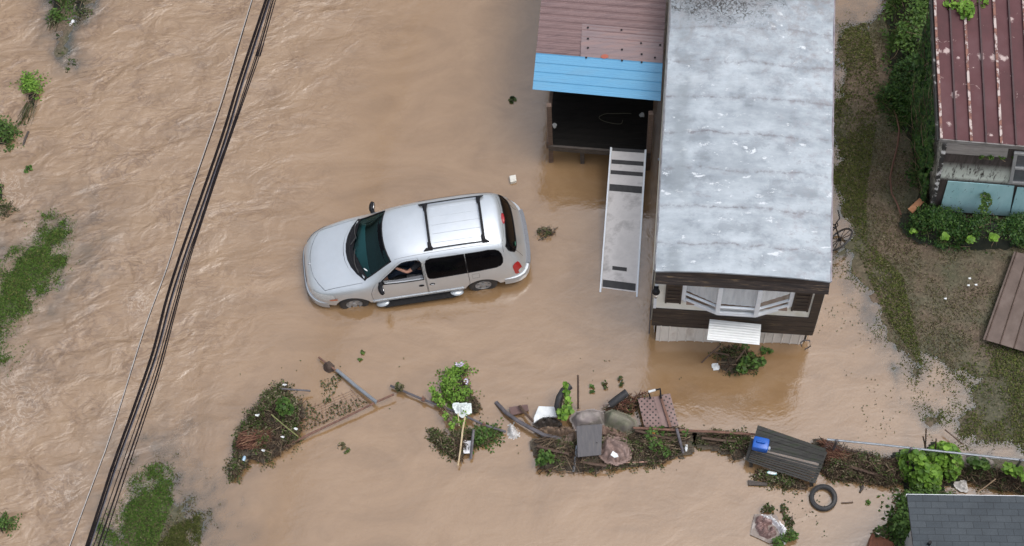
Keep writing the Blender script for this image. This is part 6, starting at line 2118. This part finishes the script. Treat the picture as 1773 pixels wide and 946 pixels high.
for k_, (p_, q_, r_, lb_) in enumerate((((1010, 800), (1050, 806), .03, 'broken brown lath below the dark square panel'), ((1100, 745), (1165, 760), .028, 'broken brown lath between the perforated bench and the orange bottle'), ((930, 772), (985, 786), .03, 'broken brown lath left of the silver pole'), ((1215, 758), (1275, 764), .026, 'broken brown lath under the rusty rail'), ((1450, 800), (1520, 822), .03, 'broken brown lath on the driftwood bank'), ((1475, 778), (1500, 812), .024, 'broken brown lath across the driftwood bank'))):
    tube_px('broken_lath', lb_, 'lath', [(*p_, .34), ((p_[0] + q_[0]) / 2, (p_[1] + q_[1]) / 2 + 1, .37), (*q_, .30)], r_, 'brownwood', 'broken laths in the debris line', n=4)
tube_px('grey_post', 'grey fence post leaning at the right end of the middle debris', 'post', [(1171.5, 742, .5), (1177, 763, .4), (1183, 784, .2)], .032, 'dark_pipe')
tube_px('silver_pole', 'silver pole end sticking out below the dark square panel', 'pole', [(999, 772, .3), (997, 790, .25), (993, 817, .08)], .027, 'galv')
tube_px('copper_rod', 'thin pinkish rod lying along the lower edge of the debris bank', 'rod', [(1056, 800.5, .16), (1090, 801, .17), (1122, 799.8, .14)], .014, M('pink_rod', (.45, .26, .2), (.38, .22, .17), rough=.5))
tube_px('orange_bottle', 'small orange bottle among the weeds of the middle debris', 'bottle', [(1130, 750, .32), (1134, 757, .32), (1136, 761, .32)], [.04, .045, .02], M('orange_plastic', (.75, .28, .04), (.8, .4, .08), rough=.35))
tube_px('white_bottle', 'small white bottle by the foot of the grey fence post', 'bottle', [(1188, 770, .22), (1188, 777, .22), (1188, 782, .22)], [.03, .034, .015], 'white_plastic')
crumple('mud_clod', 'brown clod of mud at the foot of the grey fence post', 'mud clod', [(1170, 787), (1184, 783), (1194, 790), (1186, 797), (1172, 796)], .18, 'mudlitter')
crumple('plastic_bag', 'large pale crumpled bag lying on the water by the edging strip', 'plastic bag', px6([(120, 430), (190, 405), (240, 480), (235, 530), (180, 560), (120, 545), (130, 480)]), .18, M('bag_plastic', (.58, .60, .60), (.46, .44, .42), (.68, .7, .7), scale=7, lo=.3, hi=.7, rough=.4, bmp=.6), fs=9, z0=.02)
for u, v, lb in ((1024, 675, 'two-tone leaf cluster floating above the mossy cushions'), (1046, 668, 'dark leaf pair floating right of the thin stake'), (1074, 661, 'brown leaf clump floating above the black pipe')):
    cluster('floating_leaves', lb, 'leaves', [(u, v - 4, 4), (u + 2, v + 4, 4)], .03, 14, .09, 'leaf_mid' if u == 1024 else 'leaf_dark', 'leaf clumps afloat above the middle debris', zs=.03)

# weeds along the rusty rail, bench and its load
heap('weed_drift', 'weed drift under the rusty rail left of the upturned bench', 'weed drift', [(1205, 752), (1240, 750), (1300, 752), (1302, 780), (1280, 800), (1262, 800), (1262, 782), (1235, 775), (1205, 770)], H=.22, soft=.14, nleaf=800, ntwig=160, lsize=.075, lmat='leaf_heap')
c = G(1362, 790, .3)
bench = root('wooden_bench', c, 'dark weathered wooden slatted bench tipped over in the debris', 'bench')
def quad_slats(name, c00, c10, c11, c01, n, th, gap, mat):
    mb = MB()
    for k in range(n):
        f0_, f1_ = k / n, (k + 1 - gap) / n
        jig = Vector((0, 0, random.uniform(-.008, .008)))
        mb.slab([c00.lerp(c01, f0_) + jig, c10.lerp(c11, f0_) + jig, c10.lerp(c11, f1_) + jig, c00.lerp(c01, f1_) + jig], th)
    return mb.build(name, mat, bench, origin=c)
MAT['bench_wood'] = M('blackened_wood', (.020, .019, .018), (.042, .040, .037), (.026, .03, .016), scale=2.5, stretch=(1, 7, 5), lo=.3, hi=.7, rough=.65, bmp=.5)
quad_slats('seat', G(1294, 799, .34), G(1409, 837, .30), G(1424, 808, .52), G(1303, 777, .55), 7, .03, .25, MAT['bench_wood'])
quad_slats('backrest', G(1301, 774, .56), G(1424, 804, .55), G(1430, 778, .80), G(1312, 737, .84), 6, .035, .07, M('mossy_wood', (.022, .022, .019), (.045, .043, .039), (.022, .034, .014), scale=2.2, stretch=(1, 7, 5), lo=.3, hi=.7, rough=.7, bmp=.6))
for u0, v0, u1, v1 in ((1293, 796, 1303, 762), (1409, 836, 1430, 782)):
    mb = MB()
    mb.beam(G(u0, v0, .26), G(u1, v1, .58), .07, .10)
    mb.build('end_frame', MAT['bench_wood'], bench, origin=c)
for u, v in ((1300, 800), (1405, 834)):
    mb = MB()
    p = G(u, v, .26)
    mb.beam(p, p + Vector((0.05, 0, -.5)), .07, .07, up=Vector((0, 1, 0)))
    mb.build('leg', MAT['bench_wood'], bench, origin=c)
c = G(1317, 770, .72)
jug = root('blue_jug', c, 'bright blue plastic jug lying on the tipped wooden bench', 'jug', rz=R_(-19))
mb = MB()
mb.box((0, 0, .0), (.34, .27, .24))
bl_ = M('blue_jug_plastic', (.010, .085, .38), (.015, .11, .46), scale=4, rough=.35)
mb.build('body', bl_, jug, bevel=.045, smooth=True)
mb = MB()
mb.tube([(-.10, -.0, .10), (-.08, 0, .16), (.05, 0, .16), (.08, 0, .10)], .02, 8)
mb.build('handle', bl_, jug, smooth=True)
mb = MB()
mb.tube([(.15, -.05, .03), (.20, -.055, .03), (.215, -.055, .03)], [.045, .045, .03], 12)
mb.build('cap', M('silver_cap', (.45, .48, .52), (.2, .24, .3), scale=9, rough=.35), jug, smooth=True)
bt = tube_px('bottle', 'white bottle with teal label below the tipped wooden bench', 'bottle', [(1328, 818, .2), (1331, 818.3, .2), (1341, 820, .2), (1345, 820.5, .2)], [.018, .036, .036, .030], M('bottle_white', (.72, .76, .76), (.25, .55, .55), scale=6, lo=.48, hi=.54, rough=.35))
slab_px('dark_plank', 'short dark plank floating left below the tipped bench', 'plank', [(1295, 831), (1329, 836), (1328, 841), (1296, 840)], .05, 'darkwood', z=.06)
heap('weed_drift', 'muddy weed drift below the tipped wooden bench', 'weed drift', [(1305, 812), (1345, 822), (1400, 838), (1400, 850), (1370, 845), (1330, 836), (1305, 826)], H=.16, soft=.12, nleaf=420, ntwig=130, lsize=.075, lmat='leaf_heap')
# tyre
c = G(1425.5, 862, .06)
ty = root('tyre', c, 'black tyre floating flat on the water below the tipped bench', 'tyre')
mb = MB()
prof = [(.192, .0), (.198, .05), (.225, .072), (.262, .07), (.285, .05), (.293, .015), (.293, -.03), (.27, -.07), (.2, -.07), (.19, -.03)]
mb.lathe(prof, 56, None, close=True)
mb.build('carcass', MAT['rubber'], ty, smooth=True)
mb = MB()
for rr in (.205, .222, .275):
    mb.lathe([(rr + .004 * math.cos(t), .062 + .012 * (rr < .26) + .004 * math.sin(t) - .008 * (rr < .21)) for t in np.linspace(0, 2 * math.pi, 6, endpoint=False)], 56, None, close=True)
mb.build('sidewall_ribs', M('worn_rubber', (.05, .05, .052), (.03, .03, .032), rough=.5), ty, smooth=True)
ty.rotation_euler = (R_(3), R_(-3), 0)
# carpet pile
slab_px('white_board', 'muddy pale board half under the pink carpet pile', 'board', [(1307, 890, .05), (1345, 892, .09), (1360, 934, .09), (1332, 941, .05), (1299, 926, .04)], .04, M('muddy_white', (.36, .31, .28), (.22, .18, .155), (.45, .41, .38), scale=3, lo=.3, hi=.7, rough=.7))
crumple('pink_carpet', 'crumpled pinkish brown carpet heaped on the pale board', 'carpet', [(1310, 893), (1326, 887), (1338.5, 899.6), (1347, 924), (1332, 931), (1313.6, 924.6), (1308, 909)], .24, M('pink_carpet', (.38, .26, .24), (.17, .10, .09), (.42, .31, .29), scale=5, stretch=(1, 2.6, 1), lo=.3, hi=.7, rough=.9, bmp=1.0, bscale=12, dist=1.5), soft=.05, rough=.95, fs=7, z0=.06)
crumple('white_cloth', 'twisted white plastic strip along the pink carpet', 'plastic strip', px7([(325, 605), (372, 605), (432, 660), (462, 715), (445, 752), (425, 745), (432, 712), (405, 668), (365, 632), (330, 640)]), .32, M('bright_plastic', (.74, .74, .76), (.58, .58, .6), scale=9, rough=.4, bmp=.6), soft=.05, fs=10, z0=.12)
cluster('weed_clump', 'green weeds at the lower right of the carpet pile', 'weeds', [(1345, 940, 8), (1356, 934, 9), (1368, 928, 10), (1376, 930, 6), (1350, 945, 8)], .12, 210, .085, 'leaf_mid')
cluster('weed_clump', 'dark weeds at the top of the carpet pile', 'weeds', [(1322, 882, 6), (1336, 884, 7), (1328, 878, 5)], .06, 80, .07, 'leaf_dark')
cluster('weed_clump', 'sunken dark weeds right of the carpet pile', 'weeds', [(1358, 885, 7), (1362, 897, 6), (1368, 908, 8), (1356, 876, 4)], .02, 110, .07, 'leaf_dark', zs=.03)
# driftwood bank on the right
heap('driftwood_bank', 'long brown driftwood and root bank along the chain-link fence', 'driftwood', [(1414, 760), (1440, 768), (1500, 784), (1560, 798), (1572, 826), (1545, 842), (1500, 832), (1440, 826), (1424, 815), (1428, 792)], H=.42, soft=.2, nleaf=900, ntwig=1100, lsize=.075, lmat='leaf_heap', twl=(.2, .9), flat=.25, twigmat='twig')
heap('reed_bundle', 'fan of reddish brown reeds right of the tipped bench', 'reeds', [(1418, 762), (1450, 770), (1480, 786), (1462, 805), (1432, 802), (1428, 782)], H=.3, soft=.15, nleaf=0, ntwig=330, z0=.2, twl=(.3, .9), tdir=-32, twigmat='reed')
heap('driftwood_bank', 'dark root bank right of the broad-leaved bush', 'driftwood', [(1560, 800), (1620, 806), (1690, 806), (1820, 820), (1820, 858), (1740, 846), (1690, 834), (1660, 824), (1640, 834), (1610, 850), (1575, 846)], H=.40, soft=.2, nleaf=700, ntwig=950, lsize=.07, lmat='leaf_dark', twl=(.2, .9), flat=.25)
BL = px7([(1075, 260), (1130, 240), (1200, 260), (1300, 205), (1420, 240), (1440, 330), (1400, 400), (1330, 380), (1310, 460), (1250, 490), (1180, 450), (1100, 370), (1070, 340)])
bb = heap('broadleaf_bush', 'bright broad-leaved bush growing through the chain-link fence', 'bush', BL, H=.95, soft=.3, nleaf=0, ntwig=160, core='core', z0=.1, twl=(.2, .6))
wp = world_poly(BL, .1 + .95 * .4)
P = Gn(inpoly(BL, 1050), .1 + .95 * .4)
P[:, 2] = heap_height(P[:, 0], P[:, 1], wp, .95, .3, .1, .6) + rng.uniform(.0, .22, len(P))
build_leaves('leaves', P, np.tile([0, 0, 1.0], (len(P), 1)), .125, MAT['leaf_bright'], bb, tuple(bb.location), aspect=.9, tilt=.5, broad=True)
cluster('broadleaf_sprig', 'small broad-leaved sprig at the right end of the root bank', 'sprig', [(1742, 812, 8), (1753, 818, 9), (1763, 816, 6), (1770, 826, 6)], .55, 110, .11, 'leaf_bright', broad=True)
cluster('broadleaf_sprig', 'light green sprig right of the broad-leaved bush', 'sprig', [(1690, 803, 9), (1702, 806, 8), (1680, 800, 6)], .5, 80, .12, 'leaf_mid', broad=True)
for pts, lb in (([(1603.6, 742, 1.55), (1603, 760, 1.1), (1602, 782, .5)], 'tall dead stem rising from the broad-leaved bush'), ([(1598, 756, 1.2), (1601, 768, .9), (1602, 780, .6)], 'short forked dead stem beside the tall one'), ([(1621, 760, 1.2), (1620, 772, .9), (1619, 782, .6)], 'short dead stem right of the tall one'), ([(1636, 744, .2), (1652, 757, .2), (1668, 770, .15)], 'thin bare branch on the mud above the fence')):
    tube_px('dead_stem', lb, 'stem', pts, .016, 'brownwood', n=6)
tube_px('pale_branch', 'pale thin branch poking out below the root bank', 'branch', [(1691, 854, .12), (1708, 842, .3), (1724, 829.5, .45)], .013, M('pale_branch', (.34, .24, .15), (.42, .3, .2), rough=.7))
crumple('plastic_bag', 'small grey plastic bag at the water edge below the root bank', 'plastic bag', [(1657, 836), (1672, 833), (1675, 846), (1666, 845)], .16, M('dull_plastic', (.42, .40, .38), (.52, .5, .48), scale=8, rough=.4, bmp=.5), z0=.1)
crumple('grey_rubble', 'grey rubble heap beside the chain-link rail', 'rubble', [(1670, 786), (1690, 780), (1720, 796), (1722, 812), (1695, 820), (1680, 808)], .25, M('grey_mud', (.17, .145, .125), (.26, .225, .2), scale=9, rough=.85, bmp=.6), z0=.1)
tube_px('yellow_ball', 'small yellow ball in the weeds left of the tipped bench', 'ball', [(1249, 763, .1), (1249.3, 764.5, .1), (1249.5, 766, .1), (1249.7, 767.5, .1), (1250, 769, .1)], [.012, .042, .05, .042, .012], M('yellow_plastic', (.6, .45, .08), (.5, .38, .08), rough=.4))
tube_px('floating_stub', 'short brown stub afloat right of the tyre', 'stub', [(1494, 842, .04), (1492, 847, .05), (1489, 853, .02)], [.035, .03, .02], 'darkwood')
tube_px('floating_stick', 'thin stick afloat below the short brown stub', 'stick', [(1457, 871, .02), (1466, 871, .025), (1477, 870, .015)], .015, 'brownwood')
cluster('floating_sprig', 'tiny pale green sprig afloat right of the floating stick', 'sprig', [(1503, 872, 4)], .02, 9, .08, 'leaf_mid', zs=.02)
# bush below the bay window
heap('bay_shrub', 'half drowned shrub with bare branches below the bay window', 'shrub', [(1240, 612), (1262, 598), (1290, 604), (1302, 612), (1325, 622), (1318, 636), (1295, 642), (1265, 650), (1245, 640)], H=.22, soft=.18, nleaf=260, ntwig=150, lsize=.09, lmat='leaf_dark', twl=(.3, .9))
cluster('shrub_leaves', 'fresh green leaves on the right of the drowned shrub', 'foliage', [(1306, 632, 10), (1318, 630, 8), (1290, 628, 8), (1285, 640, 9), (1290, 602, 6), (1300, 616, 5)], .25, 170, .10, 'leaf_mid')
cluster('shrub_sprig', 'dark sprig floating right below the white metal sheet', 'sprig', [(1322, 608, 6), (1333, 608, 5)], .04, 50, .08, 'leaf_mid', zs=.03)
for pts, lb in (([(1247, 598, .5), (1230, 613, .3), (1215, 628, .05)], 'bare branch reaching left from the drowned shrub'), ([(1235, 610, .3), (1262, 615, .4)], 'bare branch lying across the drowned shrub'), ([(1275, 625, .45), (1288, 608, .7)], 'thick bare branch leaning up to the white metal sheet')):
    tube_px('bare_branch', lb, 'branch', pts, .018, 'brownwood', n=6)
crumple('white_scrap', 'small white scrap on the drowned shrub', 'scrap', [(1236, 631), (1241, 630), (1243, 635), (1238, 636)], .05, 'white_plastic', z0=.1, ragged=0, rough=.3)
tube_px('wire_loop', 'thin dark wire loop hanging by the right front corner of the home', 'wire', [(1388, 600, .3), (1386, 594, .5), (1392, 589, .55), (1402, 590, .5), (1403, 600, .2), (1394, 605, .05)], .014, 'dark_pipe', n=6)
# driftless water: small floating things
slab_px('floating_carton', 'small white carton afloat above the minivan', 'carton', [(881.5, 304.5), (893, 302), (894.5, 313), (883.5, 316)], .12, M('carton_white', (.66, .64, .58), (.58, .56, .50), rough=.6), z=.10, bevel=.02)
heap('floating_tangle', 'dark tangle of twigs and leaves afloat behind the minivan', 'tangle', [(928, 402), (940, 394), (965, 396), (962, 408), (948, 412), (935, 420)], H=.06, soft=.1, nleaf=70, ntwig=70, twl=(.1, .35), lsize=.07, lmat='leaf_dark', z0=-.02)
cluster('floating_tuft', 'small green tuft afloat left of the porch', 'tuft', [(887, 174, 6)], .0, 34, .09, 'leaf_dark', zs=.03)
cluster('floating_tuft', 'thin green sprig afloat above the silver pipe', 'tuft', [(627, 612, 4), (623, 622, 4)], .0, 22, .08, 'leaf_mid', zs=.03)
cluster('floating_tuft', 'grey-green grass tuft afloat below the rusty rail', 'tuft', [(592, 774, 7), (600, 782, 5)], -.01, 26, .10, 'leaf_heap', zs=.02)
cluster('rail_tuft', 'brown grass tuft snagged at the left end of the thin rail', 'tuft', [(692, 672, 7)], .14, 50, .10, 'leaf_heap')

# ------------------------------------------------------------------ shrubs standing in the current
def shrub(label, poly, n, size, mat='leaf_mid', tail=None, H=.3):
    size *= .82
    n = int(n * 1.3)
    r = heap('flooded_shrub', label, 'shrub', poly, H=H, soft=.2, nleaf=n, ntwig=max(20, n // 12), lsize=size, lmat=mat, core='core', group='shrubs standing in the current')
    if tail:
        org = tuple(r.location)
        p = np.array([G(*tail[0], .1)] * 26) + rng.normal(0, .07, (26, 3)) * np.array([1, 1, .3])
        d = np.array(G(*tail[1], .0) - G(*tail[0], .1))
        build_blades('trailing_stems', p, np.tile(d, (26, 1)) + rng.normal(0, .08, (26, 3)), np.linalg.norm(d), .009, MAT['leaf_heap'], r, org)
    return r
shrub('upright green shrub drowned at the top edge', [(90, -30), (112, -30), (110, 18), (100, 38), (90, 30), (88, 10)], 420, .11, tail=((97, 34), (90, 52)))
shrub('sparse brown shrub behind the white bag at the top edge', [(127, -20), (148, -20), (150, 15), (138, 34), (126, 22)], 170, .10, 'leaf_heap', H=.25)
shrub('narrow bright shrub with stems trailing downstream', [(41, 131), (56, 129), (67, 146), (66, 165), (60, 184), (46, 182), (40, 152)], 420, .11, 'leaf_bright', tail=((54, 182), (37, 222)))
shrub('dark green shrub cut by the left edge', [(-20, 208), (6, 210), (26, 222), (24, 246), (6, 252), (-20, 250)], 420, .10)
shrub('low green shrub in the bottom left corner', [(-20, 898), (10, 894), (19, 904), (12, 916), (-20, 920)], 220, .09)
shrub('ragged green growth at the left edge above the grass', [(-20, 316), (4, 316), (8, 336), (2, 346), (-20, 344)], 140, .09)
shrub('dark trailing growth at the left edge', [(-10, 362), (10, 352), (22, 358), (12, 374), (-10, 386)], 90, .08, 'leaf_dark', H=.12)
cluster('floating_tuft', 'tiny green tuft afloat below the narrow shrub', 'tuft', [(50, 293, 6), (46, 298, 4)], .0, 40, .09, 'leaf_mid', zs=.03)
cluster('floating_tuft', 'submerged weeds below the white bag', 'tuft', [(112, 95, 9), (125, 108, 9), (103, 65, 5), (118, 122, 6)], -.02, 70, .10, 'leaf_dark', zs=.02)
crumple('plastic_bag', 'bright white bag snagged by the sparse shrub at the top edge', 'plastic bag', [(117, 36), (124, 28), (131, 32), (124, 38), (121, 48), (116, 46)], .22, M('white_bag', (.76, .77, .8), (.66, .67, .7), scale=8, rough=.4, bmp=.5), fs=9)
tube_px('driftwood_stick', 'short dark driftwood stick below the narrow shrub', 'stick', [(49, 228, .02), (44, 240, .03), (40, 252, .0)], .03, 'darkwood', n=6)

# floating leaf litter: uncountable flecks
def litter(poly, n, size, mat):
    P = Gn(inpoly(poly, n), .012)
    k = fbm(P[:, 0] * 1.2, P[:, 1] * 1.2, 3)
    P = P[(k + .35 * fbm(P[:, 0] * 5, P[:, 1] * 5, 2) > .76) & (ground_height(P[:, 0], P[:, 1]) < .02)]
    o = build_leaves('leaf_litter', P, np.tile([0, 0, 1.0], (len(P), 1)), size, MAT[mat], aspect=.5, tilt=.12)
    return tag(o, kind='stuff')
litter([(1440, 280), (1520, 420), (1600, 600), (1680, 680), (1640, 760), (1420, 760), (1400, 620), (1440, 480)], 800, .036, 'leaf_dark')
litter([(1300, 860), (1560, 830), (1540, 946), (1300, 946)], 260, .05, 'leaf_dark')
litter([(900, 620), (1220, 620), (1220, 700), (900, 700)], 160, .05, 'leaf_dark')
litter([(380, 600), (900, 600), (900, 830), (380, 850)], 220, .04, 'leaf_dark')

# ------------------------------------------------------------------ overhead cables
MAT['cable_black'] = M('cable_black', (.011, .009, .010), (.02, .016, .017), scale=4, rough=.8, spec=.1)
MAT['cable_blue'] = M('cable_sheen', (.035, .037, .055), (.05, .05, .07), scale=4, rough=.45)
MAT['cable_grey'] = M('cable_grey', (.30, .275, .26), (.38, .36, .34), scale=4, rough=.5)
def cable(label, pts, r, mat, z=6.5, group='overhead cables'):
    P = [G(u, v, z) for u, v in pts]
    P = [P[0] + (P[0] - P[1]).normalized() * 14] + P + [P[-1] + (P[-1] - P[-2]).normalized() * 14]
    # smooth the run
    Q = []
    for i in range(len(P) - 1):
        p0, p1, p2, p3 = P[max(i - 1, 0)], P[i], P[i + 1], P[min(i + 2, len(P) - 1)]
        for k in range(6):
            t = k / 6
            Q.append(.5 * ((2 * p1) + (p2 - p0) * t + (2 * p0 - 5 * p1 + 4 * p2 - p3) * t * t + (3 * p1 - p0 - 3 * p2 + p3) * t ** 3))
    Q.append(P[-1])
    mb = MB()
    mb.tube(Q, r, 8)
    return tag(mb.build('power_cable', MAT[mat], origin=tuple(P[len(P) // 2]), smooth=True), label, 'cable', group)
T0 = [(463, 0), (440, 70), (414, 150), (390, 230), (360, 318), (331, 400), (312, 455), (291, 522), (268, 610), (235, 705), (195, 815), (152, 946)]
off = lambda L, a, b_: [(u + a + (b_ - a) * i / (len(L) - 1), v) for i, (u, v) in enumerate(L)]
bow = lambda L, a, m_, b_: [(u + (a * (1 - 2 * t) + m_ * 2 * t if t < .5 else m_ * (2 - 2 * t) + b_ * (2 * t - 1)), v) for (u, v), t in ((p, i / (len(L) - 1)) for i, p in enumerate(L))]
cable('thickest black cable of the overhead bundle', bow(T0, -1.8, -3.6, -1.8), .021, 'cable_black', 6.4)
cable('black cable twinned right of the thickest one', bow(T0, 2.0, 4.0, 2.2), .019, 'cable_black', 6.43)
cable('bluish dark cable along the right flank of the bundle', bow(T0, 4.6, 6.0, 4.4), .010, 'cable_blue', 6.46)
cable('thin black cable along the left flank of the bundle', bow(T0, -4.2, -6.0, -4.0), .010, 'cable_black', 6.44)
T1 = [(473, 0), (452, 76), (427, 152), (401, 228), (375, 302), (346, 390), (325, 452), (301, 540), (274, 640), (244, 730), (210, 828), (170, 946)]
cable('dark cable right of the overhead bundle', T1, .016, 'cable_black', 6.6)
T2 = [(477, 0), (456, 76), (430, 152), (403, 228), (377, 302), (348, 390), (328, 452), (304, 540), (278, 640), (249, 730), (216, 828), (177, 946)]
cable('rightmost thin cable of the overhead lines', T2, .011, 'cable_black', 6.64)
T3 = [(470, 0), (449, 76), (424, 152), (399, 228), (373, 302), (344, 390), (322, 452), (297, 540), (269, 640), (238, 730), (203, 828), (162, 946)]
cable('thin cable between the bundle and the right lines', T3, .009, 'cable_black', 6.55)
TL_ = [(437, 0), (415, 75), (388, 168), (356, 262), (322, 360), (291, 460), (250, 572), (190, 760), (121, 946)]
cable('single thin dark cable left of the bundle', TL_, .011, 'cable_black', 6.2)
TG = [(436, 0), (413, 75), (385.5, 168), (354, 262), (320.5, 360), (290, 460), (249, 572), (189, 760), (120, 946)]
cable('pale grey cable hugging the single thin dark one', TG, [.012] * 13 + [.020] * 12 + [.012] * 6 + [.006] * 24, 'cable_grey', 6.22) if False else cable('pale grey cable hugging the single thin dark one', TG, .009, 'cable_grey', 6.24)
